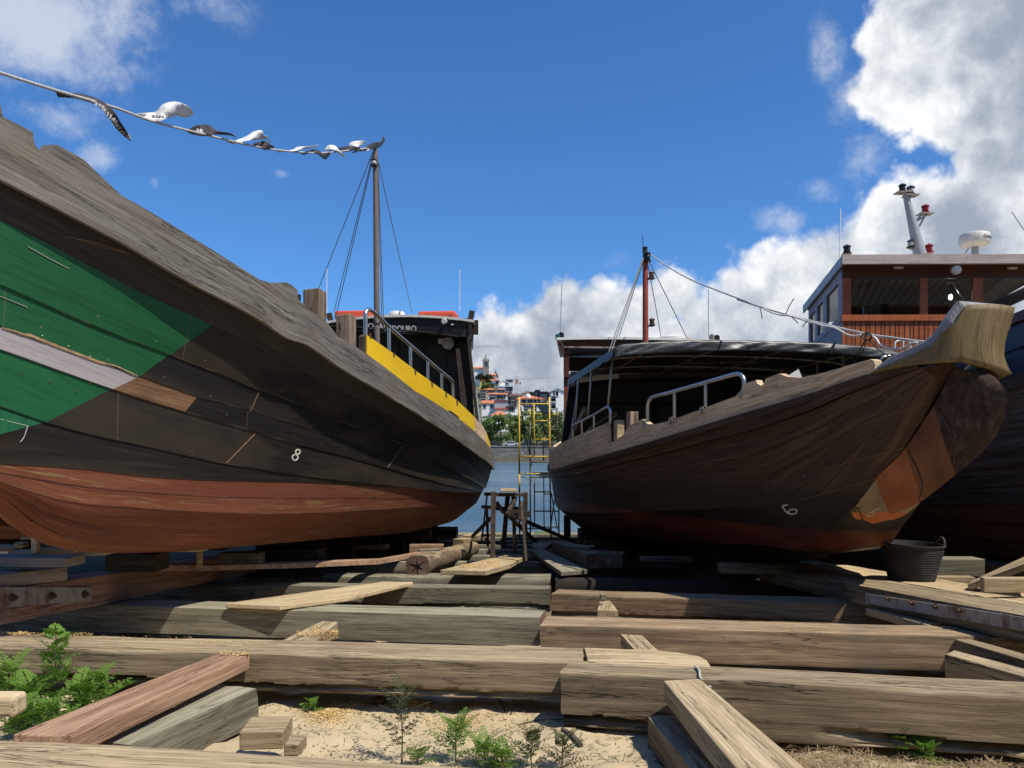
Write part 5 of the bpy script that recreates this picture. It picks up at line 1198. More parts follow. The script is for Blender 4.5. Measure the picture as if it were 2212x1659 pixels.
for f in (0, .33, .66, 1):
    mb = MB(); mb.bar((xr_ + .9 * f, YC + WY + .1 + (yb - YC - WY - .1) * f, zs[2]), (xr_ + .9 * f, YC + WY + .1 + (yb - YC - WY - .1) * f, zs[1]), .09, .09); mb.build('side_post', M['lilac'], Ct)
mb = MB(); prism(mb, [Wc(x, y, .7) for x, y in ((978, 1095), (1166, 1076), (1168, 1165), (975, 1165))], (0, .04, 0)); mb.build('chart_screen', M['glassdark'], Ct)
mb = MB(); mb.lathe(Wc(1645, 1048, .5), [(.012, 0), (.03, .02), (.034, .05), (.02, .085), (.014, .10)], 14); bu = mb.build('lamp_bulb', plain('lit_bulb', (1, 1, .97), .4, emit=14.0), Ct, smooth=True)
mb = MB(); mb.tube([Wc(1645, 1015, .5), Wc(1643, 985, .5)], [.018, .014], 10); mb.tube([Wc(1643, 985, .5), Wc(1645, 915, .5)], .004, 6); mb.build('lamp_holder', M['blackpaint'], bu)
mb = MB(); mb.tube([Wc(1655, 905, .5), Wc(1700, 980, .5), Wc(1752, 1058, .5)], .012, 8); mb.build('wiper_arm', M['steel'], Ct)
mb = MB(); mb.box(Wc(1655, 910, .5), (.22, .06, .06)); mb.build('wiper_motor', M['galv'], Ct, bevel=.01)
mb = MB(); ax = Vector((-.1, -1, -.25)).normalized().to_track_quat('Z', 'Y').to_matrix(); mb.lathe(Wc(1672, 818, -.16), [(.04, 0), (.07, .02), (.078, .05), (.078, .10), (.055, .12), (.02, .122)], 20, ax); mb.build('camera_dome', M['white'], Ct, smooth=True, auto=45)
for x, y in ((1243, 802), (2122, 806)):
    mb = MB(); mb.box(Wc(x, y, -.04), (.16, .05, .04)); mb.build('soffit_lamp', M['offwhite'], Ct, bevel=.008)
# roof gear
mk = lambda x, y, dy=1.6: P(*c5(x, y), YC + dy)
mb = MB(); mb.tube([mk(1412, 705), mk(1355, 470), mk(1290, 205)], [.115, .085, .045], 12); cmst = mb.build('mast', M['mast_grey'], Ct, smooth=True, auto=40)
for x, y, w, l in ((1273, 222, .075, 'blackpaint'), (1337, 244, .082, 'clearlens'), (1450, 385, .078, 'redlens'), (1338, 648, .07, 'clearlens'), (1478, 690, .08, 'redlens'), (846, 697, .08, 'blackpaint')):
    b1, b2 = MB(), MB(); lamp(b1, b2, mk(x, y), w, w * 2.2); o = b1.build('mast_lantern', M['blackpaint'] if l != 'redlens' else M['redlens'], cmst, smooth=True, auto=40); b2.build('lens', M[l], o, smooth=True)
for a, b in (((1370, 450), (1425, 390)), ((1372, 448), (1480, 385)), ((1393, 505), (1445, 405)), ((1318, 285), (1340, 250)), ((1312, 650), (1370, 665))):
    mb = MB(); mb.tube([mk(*a), mk(*b)], .018, 8); mb.build('lantern_bracket', M['mast_grey'], cmst)
for x, y in ((1450, 388), (1337, 246), (1273, 224)):
    mb = MB(); mb.box(mk(x, y), (.26, .2, .015)); mb.build('lantern_shelf', M['galv'], cmst)
mb = MB(); mb.lathe(mk(1831, 640), [(.16, 0), (.235, .025), (.262, .065), (.267, .175), (.245, .235), (.17, .26), (.04, .268)], 30); dome = mb.build('radar_dome', M['offwhite'], Ct, smooth=True, auto=40)
mb = MB(); mb.tube([mk(1834, 700), mk(1834, 640)], .06, 14); mb.tube([mk(1760, 690), mk(1785, 650)], .012, 6); mb.build('radar_stem', M['mast_grey'], dome, smooth=True, auto=40)
v, f = text_mesh('GARMIN', 1.0, 0, .015); lo = min(p.x for p in v); hi = max(p.x for p in v); mb = MB(); cc = mk(1831, 640)
for p in v:
    a = -math.pi / 2 + .02 + ((p.x - lo) / (hi - lo)) * 1.25 - .02; mb.v.append(cc + Vector((.271 * math.cos(a), .271 * math.sin(a), .125 + p.y * .085)))
for a in f: mb.face(a)
mb.build('lettering', M['blackpaint'], dome)
mb = MB(); mb.tube([mk(790, 720), mk(797, 345)], .010, 6); mb.build('whip_aerial', M['white'], Ct)
mb = MB(); mb.tube([mk(2300, 640), mk(2117, 370)], .008, 6); mb.build('whip_aerial', M['wire'], Ct)
# hull, seen beyond the bow of boat B
Cb = Boat((6.9, 18.5), (.05, -1), 16.5, True)
zt = lambda q: 1.55 + .105 * max(0, q - 4) + .006 * max(0, q - 6) ** 2
class An(Line):
    def __init__(s, boat, B, zf, p, e, sf=.5): s.b_ = boat; s.B, s.zf, s.p, s.e, s.sf, s.tm = B, zf, p, e, sf, .42
    def z(s, q): return s.zf(q)
def ana_hull(boat, parent, top, bot, Bm, nst, mats, redz=None):
    ls = []
    for k in range(nst + 1):
        f = k / nst
        ls.append(An(boat, Bm * (.62 + .38 * f ** .7), lambda q, f=f: bot(q) * (1 - f) + top(q) * f, 1.9 + .5 * f, .04 + .06 * f, .6))
    mb = MB()
    for sd in (1, -1):
        for k in range(nst): strake(mb, ls[k], ls[k + 1], [(0, 0, 0 if (redz is None or k >= redz) else 1), (boat.L, boat.L, 0)], sd, .012, v0=k, dens=3)
    qs = [boat.L * i / 30 for i in range(31)]; mb.mi = 1 if redz else 0
    mb.grid([[ls[0].at(q, 1), ls[0].at(q, -1)] for q in qs], [[(q, 0), (q, 1)] for q in qs])
    for q in (0, boat.L): mb.grid([[l.at(q, 1), l.at(q, -1)] for l in ls])
    o = mb.build('hull', mats, parent, smooth=True, auto=28)
    mb = MB(); mb.grid([[ls[-1].at(q, 1, -.03, -.06), ls[-1].at(q, -1, -.03, -.06)] for q in qs]); mb.build('deck', M['deck'], parent)
    mb = MB(); mb.slab([ls[-1].at(q, 1, .03, .10) for q in qs], [ls[-1].at(q, 1, .03, -.06) for q in qs], boat.n * -.1); mb.build('rail_plank', M['dark_wood'], parent)
    return ls
M['hull_c'] = wood('grey_brown_planking', (.04, .028, .025), (.085, .062, .055), (.15, .12, .11), uv=True, fib=(1.5, 40, 1), crack=.6, stain=.4, stainc=(.02, .012, .012), varv=0, rough=.6)
lc = ana_hull(Cb, Ct, zt, lambda q: .16 + .045 * (q - 9) + .10 * max(0, q - 13) ** 1.6, 1.75, 9, [M['hull_c'], M['red']], 3)
mb = MB(); qn = [4 + 10.5 * i / 20 for i in range(21)]
mb.slab([lc[-1].at(q, 1, -.02, .70) for q in qn], [lc[-1].at(q, 1, -.01, .08) for q in qn], Cb.n * -.03); sk = mb.build('side_screen', M['navy'], Ct)
mb = MB(); mb.slab([lc[-1].at(q, 1, .03, .80) for q in qn], [lc[-1].at(q, 1, .03, .69) for q in qn], Cb.n * -.08); mb.build('screen_rail', M['varnish_dark'], Ct)
mb = MB(); mb.tube([lc[-1].at(q, 1, .0, .40) for q in qn], .012, 6); mb.build('screen_seam', M['blackpaint'], sk)
mb = MB(); mb.box((7.2, 15, 2.0), (2.6, 3.6, 1.4)); mb.build('lower_cabin', M['varnish_dark'], Ct)
# ================================================================== BOAT D (far left, beyond boat A)
Dt = thing('river_boat', 'red bottomed hull seen only low down beneath the bow of the green boat', 'boat', (-7, 12, 0), 'wooden river boats hauled out on the slipway')
Db = Boat((-6.4, 21), (-.05, -1), 15.5, False)
ana_hull(Db, Dt, lambda q: 1.5 + .05 * q, lambda q: .35 + .05 * max(0, q - 10) ** 1.7 - .02 * (q - 8), 1.7, 6, [M['black'], M['red']], 3)
# ------------------------------------------------------------------ the slipway: sleepers, braces, skids, planks, blocks
UPV = Vector((0, SLOPE, 1)).normalized()
def frame(A, xdir, up=UPV):
    x = xdir.normalized(); y = up.cross(x).normalized(); z = x.cross(y)
    m = Matrix((x, y, z)).transposed().to_4x4(); m.translation = A; return m
def beam(name, label, cat, A, B, depth, height, mat, group=None, r=.02, amp=.010, damage=0.0, dside=0, seed=0, end0=0.0, end1=0.0, parent=None, endmat='endgrain', nx=None, roundness=0.0, skew=0.0):
    """worn timber; A, B are the ends of its upper near edge"""
    A, B = Vector(A), Vector(B); L = (B - A).length; Mx = frame(A, B - A)
    sd = Vector((seed * 7.3, seed * 3.1, seed * 1.7))
    n = nx or max(10, int(L / (.02 if damage > .05 else .045))); ring = []
    ny, nz = max(4, int(depth / .05)), max(4, int(height / .045))
    for i in range(ny): ring.append((depth * i / ny, 0, 0, 1))
    for i in range(nz): ring.append((depth, -height * i / nz, 1, 0))
    for i in range(ny): ring.append((depth * (1 - i / ny), -height, 0, -1))
    nf = int(height / .011) if damage else nz
    for i in range(nf): ring.append((0, -height * (1 - i / nf), -1, 0))
    mb = MB(); rows = []
    for k in range(n + 1):
        x = L * k / n; row = []
        for (y, z, ny_, nz_) in ring:
            yy, zz = y - depth / 2, z + height / 2
            if roundness:
                cy, cz = yy / (depth / 2), zz / (height / 2); l = math.hypot(cy, cz); m = max(abs(cy), abs(cz)); f = (m / l) if l > 1e-6 else 1
                f = 1 - roundness * (1 - f); yy *= f; zz *= f
            rr = r * (1 + .8 * noise.noise(Vector((x * 2.2, 5, 1)) + sd))
            ey, ez = depth / 2 - abs(yy), height / 2 - abs(zz)
            if ey < rr and ez < rr:              # round the arrises
                cy, cz = (depth / 2 - rr) * (1 if yy > 0 else -1), (height / 2 - rr) * (1 if zz > 0 else -1)
                v = Vector((yy - cy, zz - cz)); 
                if v.length > rr: v = v.normalized() * rr; yy, zz = cy + v.x, cz + v.y
            p = Vector((x, yy, zz))
            d = amp * noise.noise(Vector((x * 1.1, yy * 5, zz * 5)) + sd) + amp * .5 * noise.noise(Vector((x * 4, yy * 18, zz * 18)) + sd)
            yy += d * (1 if yy > 0 else -1) * min(1, abs(yy) / (depth / 2)); zz += d * (1 if zz > 0 else -1) * min(1, abs(zz) / (height / 2)) * .8
            if damage:                           # rotten lower edge: a hollow split runs along the near face
                fz = (zz + height / 2) / height
                w = noise.noise(Vector((x * .8, 2, 2)) + sd) * .12 + .27 + .045 * noise.noise(Vector((x * 5, 2, 2)) + sd) + .03 * noise.noise(Vector((x * 17, 2, 2)) + sd)
                if yy < 0 and fz < w + .04:
                    k2 = max(0, min(1, .62 + 1.3 * noise.noise(Vector((x * .9, 8, 4)) + sd)))
                    if fz < w: yy += damage * .5 * k2 * min(1, (w - fz) / .02) * (.8 + .6 * noise.noise(Vector((x * 3, fz * 22, 4)) + sd))
                    a = max(0, 1 - abs(fz - w + .055) / .075) ** .5; yy += damage * 1.1 * a * k2
            ex = 0
            if k == 0: ex = -end0 * (.5 - zz / height) + skew * (yy / depth + .5) + .012 * noise.noise(Vector((yy * 9, zz * 9, 1)) + sd)
            if k == n: ex = end1 * (.5 - zz / height) + .012 * noise.noise(Vector((yy * 9, zz * 9, 8)) + sd)
            row.append(Vector((x + ex, yy + depth / 2, zz - height / 2)))
        rows.append(row)
    ids = [[mb.vert(p) for p in row] for row in rows]; m = len(ring)
    for k in range(n):
        for j in range(m): j2 = (j + 1) % m; mb.face([ids[k][j], ids[k + 1][j], ids[k + 1][j2], ids[k][j2]])
    mb.mi = 1
    for row, fl in ((ids[0], False), (ids[-1], True)):
        c = mb.vert(sum((mb.v[i] for i in row), Vector()) / m)
        for j in range(m): j2 = (j + 1) % m; q = [c, row[j], row[j2]]; mb.face(q[::-1] if fl else q)
    o = mb.build(name, [M[mat], M[endmat]], parent, Mx, smooth=True, auto=38)
    if label: tag(o, label, cat, group)
    return o
def plank(name, label, cat, pts, th, mat, group=None, axis=(0, 1), bevel=.006, parent=None, bend=0):
    """board from its upper outline (3-D), thickness downwards"""
    pts = [Vector(p) for p in pts]; x = pts[axis[1]] - pts[axis[0]]; nrm = (pts[1] - pts[0]).cross(pts[2] - pts[0]).normalized()
    if nrm.z < 0: nrm = -nrm
    Mx = frame(pts[axis[0]], x, nrm); inv = Mx.inverted()
    q = [inv @ p for p in pts]; mb = MB()
    prism(mb, q, (0, 0, -th)); o = mb.build(name, M[mat], parent, Mx, bevel=bevel)
    if label: tag(o, label, cat, group)
    return o
def block(name, label, cat, x0, x1, yt, yb, Y, depth, mat, group=None, rot=0.0, bevel=.008, parent=None):
    a = P(x0, yb, Y); b = P(x1, yb, Y); w = b.x - a.x; h = P(x0, yt, Y).z - a.z
    mb = MB(); mb.hexa([(0, 0, 0), (w, 0, 0), (w, depth, 0), (0, depth, 0)], [(0, 0, h), (w, 0, h), (w, depth, h), (0, depth, h)])
    o = mb.build(name, M[mat], parent, Matrix.Translation(a) @ Matrix.Rotation(rot, 4, 'Z'), bevel=bevel)
    if label: tag(o, label, cat, group)
    return o
SG = 'timber sleepers laid across the slipway'; BG = 'loose boards lying on the sleepers'; KG = 'short timber braces wedged between the sleepers'
beam('sleeper', 'nearest sleeper along the bottom edge of the view, honey brown with long cracks', 'sleeper', G(-300, 1562) + Vector((0, -.36, .0)), G(2000, 1692) + Vector((0, -.36, 0)), .36, .26, 'board', SG, r=.025, amp=.010, seed=1)
beam('sleeper', 'long brown sleeper with splintered rotten lower edge, behind the leaning boards at lower left', 'sleeper', G(-140, 1394), G(1258, 1431), .44, .225, 'sleeper', SG, r=.018, amp=.006, damage=.13, seed=2)
beam('sleeper', 'big squared sleeper with free standing cut end, nearest on the right', 'sleeper', G(1213, 1450), G(2300, 1507), .32, .30, 'sleeper', SG, r=.018, amp=.006, damage=.12, seed=3, skew=.0)
plank('timber_block', 'smooth flat timber with rounded end, tight behind the big squared sleeper', 'timber', [G(1262, 1399), G(1413, 1404), G(1466, 1409), G(1510, 1417), G(1527, 1426), G(1537, 1441), G(1270, 1431)], .2, 'board', SG, axis=(0, 1))
beam('sleeper', 'smooth grey sleeper lying under the near end of the pale plank', 'sleeper', G(-120, 1298), G(1165, 1333), .42, .23, 'sleeper_grey', SG, r=.014, amp=.005, seed=4)
beam('sleeper', 'reddish brown sleeper with thin crack, running right towards the tub', 'sleeper', G(1167, 1350), G(2420, 1383), .44, .24, 'sleeper_red', SG, r=.014, amp=.006, damage=.06, seed=5)
beam('sleeper', 'grey brown sleeper with a long level split, under the far end of the pale plank', 'sleeper', G(-60, 1255), G(1186, 1272), .30, .24, 'sleeper_grey', SG, r=.010, amp=.004, damage=.07, seed=6)
beam('sleeper', 'sleeper with a red stained patch, just right of the split grey brown one', 'sleeper', G(1190, 1283), G(2130, 1313), .40, .22, 'sleeper_red', SG, r=.014, amp=.006, damage=.07, seed=7)
beam('sleeper', 'dark rounded log sleeper below the sawdust covered board', 'sleeper', G(300, 1240), G(1190, 1242), .30, .26, 'sleeper_grey', SG, r=.1, amp=.012, seed=8, roundness=.75)
beam('sleeper', 'dark log sleeper with pale sawn end, in shade right of the rounded log', 'sleeper', G(1200, 1250), G(2050, 1266), .30, .22, 'dark_wood', SG, r=.06, amp=.012, seed=9, endmat='pale', roundness=.6)
beam('sleeper', 'grey sleeper just behind the sawdust board, beside the cracked log', 'sleeper', G(340, 1212), G(1180, 1214), .3, .2, 'sleeper_grey', SG, seed=10, r=.05, roundness=.4)
beam('sleeper', 'grey sleeper with lit face left of the front trestle leg', 'sleeper', G(420, 1199), G(1150, 1201), .3, .2, 'sleeper_grey', SG, seed=11, r=.04)
for k, Yk in enumerate((13.6, 15.0, 16.4, 18.0, 19.6)):
    beam('sleeper', 'thin far sleeper in the shaded rows between trestle and water', 'sleeper', (-4.5 - .2 * k, Yk, topz(Yk)), (5.5, Yk - .12, topz(Yk)), .28, .2, 'sleeper_grey', SG, seed=12 + k, r=.03, nx=60)
# braces between the sleepers
plank('brace_board', 'reddish brown board leaning across at lower left, with a red paint mark near its end', 'board', [G(28, 1586, -.005), G(157, 1590, -.005), G(540, 1414, .0), G(470, 1411, .0)], .085, 'board_red', KG, axis=(1, 2))
beam('brace_timber', 'thick grey timber with chewed end, below the leaning reddish board', 'timber', G(282, 1607, -.12), G(556, 1485, -.12), .22, .20, 'sleeper_grey', KG, r=.012, amp=.008, seed=21, end1=.03)
plank('brace_board', 'long pale brown plank slanting down to the bottom edge, against the big squared sleeper', 'board', [G(1433, 1470), G(1512, 1466), G(1748, 1666), G(1597, 1668)], .10, 'board', KG, axis=(1, 2))
beam('brace_timber', 'dark timber in the shade underneath the slanting plank right of the middle', 'timber', G(1396, 1545, -.16), G(1500, 1668, -.16), .20, .2, 'sleeper', KG, seed=22)
plank('brace_board', 'short sawdust dusted board between two sleepers, behind the leaning boards', 'board', [G(611, 1382, -.01), G(681, 1384, -.01), G(730, 1343, -.01), G(696, 1341, -.01)], .10, 'board', KG, axis=(0, 3))
plank('brace_board', 'short board between two sleepers behind the rounded flat timber', 'board', [G(1374, 1407, -.01), G(1428, 1410, -.01), G(1387, 1372, .02), G(1340, 1369, .02)], .14, 'board', KG, axis=(0, 3))
plank('brace_board', 'small board with a peg behind it, right of the middle, third row', 'board', [G(1290, 1318, -.03), G(1335, 1319, -.03), G(1318, 1297, -.03), G(1296, 1297, -.03)], .1, 'board', KG, axis=(0, 3))
block('wooden_peg', 'little square peg standing behind the small board', 'peg', 1297, 1309, 1284, 1299, 6.6, .06, 'sleeper_grey')
plank('brace_board', 'shaded brace at the right edge above the nearest right sleeper, upper of the two', 'board', [G(2063, 1381, -.02), G(2075, 1374, -.02), G(2260, 1425, -.02), G(2260, 1440, -.02)], .16, 'sleeper', KG, axis=(0, 3))
plank('brace_board', 'shaded brace at the right edge above the nearest right sleeper, lower of the two', 'board', [G(2040, 1414, -.05), G(2060, 1404, -.05), G(2270, 1459, -.05), G(2270, 1477, -.05)], .14, 'sleeper', KG, axis=(0, 3))
plank('brace_board', 'sunlit short board poking out below the steel shod skid', 'board', [G(1870, 1313, .0), G(1900, 1302, .0), G(2030, 1340, .0), G(2010, 1352, .0)], .06, 'board', KG, axis=(0, 3))
block('timber_offcut', 'sawn offcut block on the sand behind the nearest sleeper', 'offcut', 516, 610, 1582, 1622, 3.35, .20, 'board', rot=.08)
block('timber_offcut', 'smaller offcut right against the sawn block', 'offcut', 612, 645, 1607, 1635, 3.25, .12, 'board', rot=-.05)
block('timber_offcut', 'pale log end poking in at the left edge among the weeds', 'offcut', -60, 31, 1505, 1552, 3.4, .10, 'pale', rot=.0, bevel=.02)
block('timber_offcut', 'little pale stub lying on sand by the sawdust heap', 'offcut', 708, 733, 1553, 1572, 4.15, .07, 'board', rot=.5)
# pale plank and sawdust board
plank('loose_plank', 'pale new plank with white patch, lying over two sleepers left of the middle', 'plank', [G(486, 1303, .05), G(605, 1308, .05), G(752, 1290, .045), G(893, 1257, .04), G(826, 1256, .04), G(721, 1271, .045)], .04, 'pale', BG, axis=(0, 4), bevel=.008)
p = plank('loose_plank', 'thick grey board covered with sawdust, in the middle before the trestle', 'plank', [G(951, 1231, .11), G(1050, 1233, .11), G(1102, 1219, .11), G(1133, 1202, .11), G(1090, 1199, .11)], .055, 'board', BG, axis=(0, 4))
plank('loose_plank', 'shaded grey board slanting away right of the trestle', 'plank', [G(1212, 1235, .08), G(1272, 1231, .08), G(1170, 1184, .06), G(1143, 1188, .06)], .05, 'sleeper_grey', BG, axis=(0, 3))
plank('loose_plank', 'short shaded board between trestle and right hand hull', 'plank', [G(1150, 1184, .06), G(1178, 1184, .06), G(1196, 1170, .05), G(1150, 1172, .05)], .05, 'sleeper_grey', BG, axis=(0, 1))
mb = MB(); ft = [P(334, 1221, 6.6), P(442, 1222, 7.1), P(640, 1217, 8.0), P(820, 1210, 9.1), P(931, 1190, 10.0)]
mb.slab(ft, [p - Vector((0, 0, .05)) for p in ft], Vector((-.02, .16, .0))); tag(mb.build('loose_plank', M['board_red'], None), 'long thin reddish plank lying under the hull of the green boat', 'plank', BG)
# ---------------- skid under boat A
sa, sb_ = G(-90, 1371), G(640, 1224)
dn = (sb_ - sa).normalized()
st = thing('launching_skid', 'heavy reddish skid timber under the green boat, steel plate bolted on its near end', 'skid', sa, 'skid timbers carrying the boats')
beam('skid_timber', None, None, sa + Vector((0, 0, .265)), sb_ + Vector((0, 0, .27)), .32, .26, 'skid', r=.03, amp=.010, seed=31, parent=st)
fr_ = frame(sa, dn); nrm = -fr_.to_3x3().col[1]
def onface(x, y, off=.0):           # pixel on the near face of the skid
    r = Vector(((x - CX) / F, 1, (HY - y) / F)); o = Vector((0, 0, CAMZ)); t = (sa + nrm * off - o).dot(nrm) / r.dot(nrm); return o + r * t
mb = MB(); pl = [onface(-40, 1268, .012), onface(196, 1268.5, .012), onface(194, 1298, .012), onface(60, 1307, .012), onface(-40, 1320, .012)]
prism(mb, pl, nrm * .016); spl = mb.build('steel_plate', M['galv'], st, bevel=.003)
q4 = nrm.to_track_quat('Z', 'Y').to_matrix()
for x, y in ((26, 1291), (110, 1287), (182, 1284)):
    mb = MB(); mb.lathe(onface(x, y, .028), [(.034, 0), (.034, .006), (.022, .008), (.022, .030), (.012, .032), (.012, .045)], 6, q4); mb.build('bolt', M['rust'], spl)
ca, cb_ = onface(-90, 1247, .0), onface(146, 1249, .0)
beam('cap_timber', None, None, Vector((ca.x, ca.y, sa.z + .38)), Vector((cb_.x, cb_.y, cb_.z + .09)), .26, .11, 'skid_paint', r=.025, amp=.008, seed=33, parent=st)
SGk = 'blocks and boards stacked on the left skid'
block('timber_block', 'grey painted timber with yellow drips, on the left skid', 'timber', -80, 152, 1204, 1224, 5.55, .22, 'skid_paint', SGk, rot=-.05)
block('loose_plank', 'thin pale plank with ragged end, on the stack at the left edge', 'plank', 16, 228, 1192, 1200, 5.85, .16, 'board', SGk, rot=-.02)
block('timber_block', 'yellowish new wood block lying right of the upright stick', 'timber', 82, 162, 1185, 1195, 5.8, .09, 'pale', SGk)
block('timber_block', 'grey block behind the yellowish new block', 'timber', 66, 141, 1173, 1187, 6.0, .10, 'sleeper_grey', SGk)
us = thing('upright_stick', 'pale upright stick with a short crosspiece, propped below the green boat', 'stick', P(73, 1197, 5.72), SGk)
block('stick_post', None, None, 66, 80, 1146, 1197, 5.7, .045, 'pale', parent=us); block('crosspiece', None, None, 43, 95, 1160, 1166, 5.77, .03, 'board', parent=us)
plank('loose_plank', 'pale board end sticking in at the left edge, above the grey painted timber', 'plank', [P(-60, 1184, 5.9), P(30, 1183, 6.1), P(50, 1176, 6.3), P(-60, 1176, 6.3)], .03, 'board', SGk)
block('timber_block', 'small block behind the board end at the left edge', 'timber', 30, 50, 1172, 1184, 6.1, .08, 'board', SGk)
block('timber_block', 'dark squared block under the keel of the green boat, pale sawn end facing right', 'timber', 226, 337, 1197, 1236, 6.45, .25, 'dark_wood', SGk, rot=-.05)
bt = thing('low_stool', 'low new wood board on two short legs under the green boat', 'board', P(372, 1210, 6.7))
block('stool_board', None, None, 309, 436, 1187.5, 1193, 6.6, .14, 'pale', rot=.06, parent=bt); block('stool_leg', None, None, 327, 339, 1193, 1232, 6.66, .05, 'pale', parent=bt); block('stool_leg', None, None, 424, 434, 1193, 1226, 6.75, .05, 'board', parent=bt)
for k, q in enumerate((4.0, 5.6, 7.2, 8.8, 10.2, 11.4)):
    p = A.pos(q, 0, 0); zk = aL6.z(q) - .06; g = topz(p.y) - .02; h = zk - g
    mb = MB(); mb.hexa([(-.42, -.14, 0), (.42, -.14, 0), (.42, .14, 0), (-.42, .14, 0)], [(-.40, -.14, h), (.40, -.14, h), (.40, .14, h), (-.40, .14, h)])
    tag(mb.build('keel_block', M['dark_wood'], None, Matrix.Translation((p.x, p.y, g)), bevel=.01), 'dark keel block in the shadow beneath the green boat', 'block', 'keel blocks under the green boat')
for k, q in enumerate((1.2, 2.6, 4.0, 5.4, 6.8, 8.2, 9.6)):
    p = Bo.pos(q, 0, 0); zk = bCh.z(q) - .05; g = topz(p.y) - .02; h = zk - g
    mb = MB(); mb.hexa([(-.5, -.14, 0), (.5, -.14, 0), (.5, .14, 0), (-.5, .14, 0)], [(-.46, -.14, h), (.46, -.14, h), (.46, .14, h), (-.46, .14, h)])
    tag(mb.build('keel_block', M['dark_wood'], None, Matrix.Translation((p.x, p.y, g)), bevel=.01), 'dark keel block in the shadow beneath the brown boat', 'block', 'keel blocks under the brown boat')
# cracked log and the pieces on it
lt = thing('cracked_log', 'hewn log with star cracked end and notches, lying beside the trestle', 'log', P(900, 1240, 9.1))
e0, e1 = P(902, 1222, 9.1), P(1019, 1184, 12.6)
mb = MB(); dl = (e1 - e0).normalized(); yv = UPV.cross(dl).normalized(); zv = dl.cross(yv); n = 40; rings = []
for i in range(n + 1):
    f = i / n; c = e0.lerp(e1, f); R0 = .152 - .02 * f; row = []
    notch = 1 if (.10 < f < .17) or (.58 < f < .64) else 0
    for k in range(16):
        a = 2 * math.pi * k / 16; rr = R0 * (1 + .09 * noise.noise((f * 9, math.cos(a) * 2, math.sin(a) * 2))); y, z = rr * math.cos(a), rr * math.sin(a)
        z = min(z, R0 * (.82 - .35 * notch)); row.append(c + yv * y + zv * z)
    rings.append(row)
mb.grid([r + [r[0]] for r in rings]); mb.mi = 1
for r, s in ((rings[0], 0), (rings[-1], 1)):
    for k in range(16): mb.poly([sum(r, Vector()) / 16, r[k], r[(k + 1) % 16]] if s else [sum(r, Vector()) / 16, r[(k + 1) % 16], r[k]])
lg = mb.build('log_body', [M['sleeper'], M['endgrain']], lt, smooth=True, auto=40)
for a0, ln in ((.3, .9), (1.5, .8), (2.6, .95), (3.7, .7), (4.6, .9), (5.5, .75)):
    mb = MB(); c = e0 - dl * .004; d1 = (yv * math.cos(a0) + zv * math.sin(a0)); s1 = dl.cross(d1)
    prism(mb, [c + s1 * .009, c - s1 * .009, c + d1 * .125 * ln], -dl * .003); mb.build('end_crack', M['blackpaint'], lg)
LGp = 'offcuts resting on the cracked log'
block('timber_offcut', 'reddish broken chunk on the cracked log, nearest of the three', 'offcut', 884, 958, 1178, 1196, 10.2, .16, 'board_red', LGp, rot=.1)
block('timber_offcut', 'grey splintered piece leaning on the reddish chunk', 'offcut', 906, 952, 1188, 1199, 9.9, .10, 'sleeper_grey', LGp, rot=.35)
block('timber_offcut', 'squarish block at the far end of the cracked log', 'offcut', 978, 1006, 1164, 1180, 12.0, .25, 'board', LGp, rot=-.5)
block('timber_offcut', 'flat pale block beyond the far end of the cracked log', 'offcut', 998, 1032, 1157, 1168, 13.2, .3, 'board', LGp, rot=-.2)
# blocks right of the trestle
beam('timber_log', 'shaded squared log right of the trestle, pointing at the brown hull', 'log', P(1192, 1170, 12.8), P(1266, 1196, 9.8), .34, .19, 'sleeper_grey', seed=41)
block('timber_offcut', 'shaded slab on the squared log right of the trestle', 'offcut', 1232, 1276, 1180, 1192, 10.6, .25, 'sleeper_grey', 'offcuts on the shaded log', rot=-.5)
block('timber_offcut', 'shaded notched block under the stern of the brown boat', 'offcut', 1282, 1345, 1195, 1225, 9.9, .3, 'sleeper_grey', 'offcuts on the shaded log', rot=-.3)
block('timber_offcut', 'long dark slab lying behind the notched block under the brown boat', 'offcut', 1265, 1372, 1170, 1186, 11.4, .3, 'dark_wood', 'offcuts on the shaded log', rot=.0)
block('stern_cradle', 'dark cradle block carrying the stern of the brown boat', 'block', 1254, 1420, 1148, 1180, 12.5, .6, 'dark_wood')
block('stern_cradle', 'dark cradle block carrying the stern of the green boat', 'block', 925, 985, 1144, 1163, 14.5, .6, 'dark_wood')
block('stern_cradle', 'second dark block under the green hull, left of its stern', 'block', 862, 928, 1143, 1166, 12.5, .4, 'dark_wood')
# ---------------- skid under boat B
ra, rb_ = G(1640, 1253), G(2330, 1422)
rt = thing('launching_skid', 'wide skid timber at the right with rusty steel edge, carrying the tub', 'skid', rb_, 'skid timbers carrying the boats')
beam('skid_timber', None, None, ra + Vector((0, 0, .15)), rb_ + Vector((0, 0, .19)), .52, .17, 'sleeper', r=.025, amp=.012, seed=51, parent=rt)
d2 = (rb_ - ra).normalized(); y2 = UPV.cross(d2).normalized()
beam('skid_timber', None, None, ra + y2 * .54 + Vector((0, 0, .16)), rb_ + y2 * .54 + Vector((0, 0, .17)), .55, .17, 'board', r=.02, amp=.010, seed=52, parent=rt)
n2 = -y2
def onface2(x, y, off=.0):
    r = Vector(((x - CX) / F, 1, (HY - y) / F)); o = Vector((0, 0, CAMZ)); t = (ra + n2 * off - o).dot(n2) / r.dot(n2); return o + r * t
T = [onface2(x, y, .014) for x, y in ((1872, 1282), (1918, 1289), (1975, 1297), (2050, 1309), (2130, 1321), (2260, 1341))]
mb = MB(); mb.slab([p + Vector((0, 0, .008 * noise.noise(p * 5))) for p in T], [p - Vector((0, 0, .085)) for p in T], n2 * .012); ep = mb.build('steel_edge', M['galv'], rt)
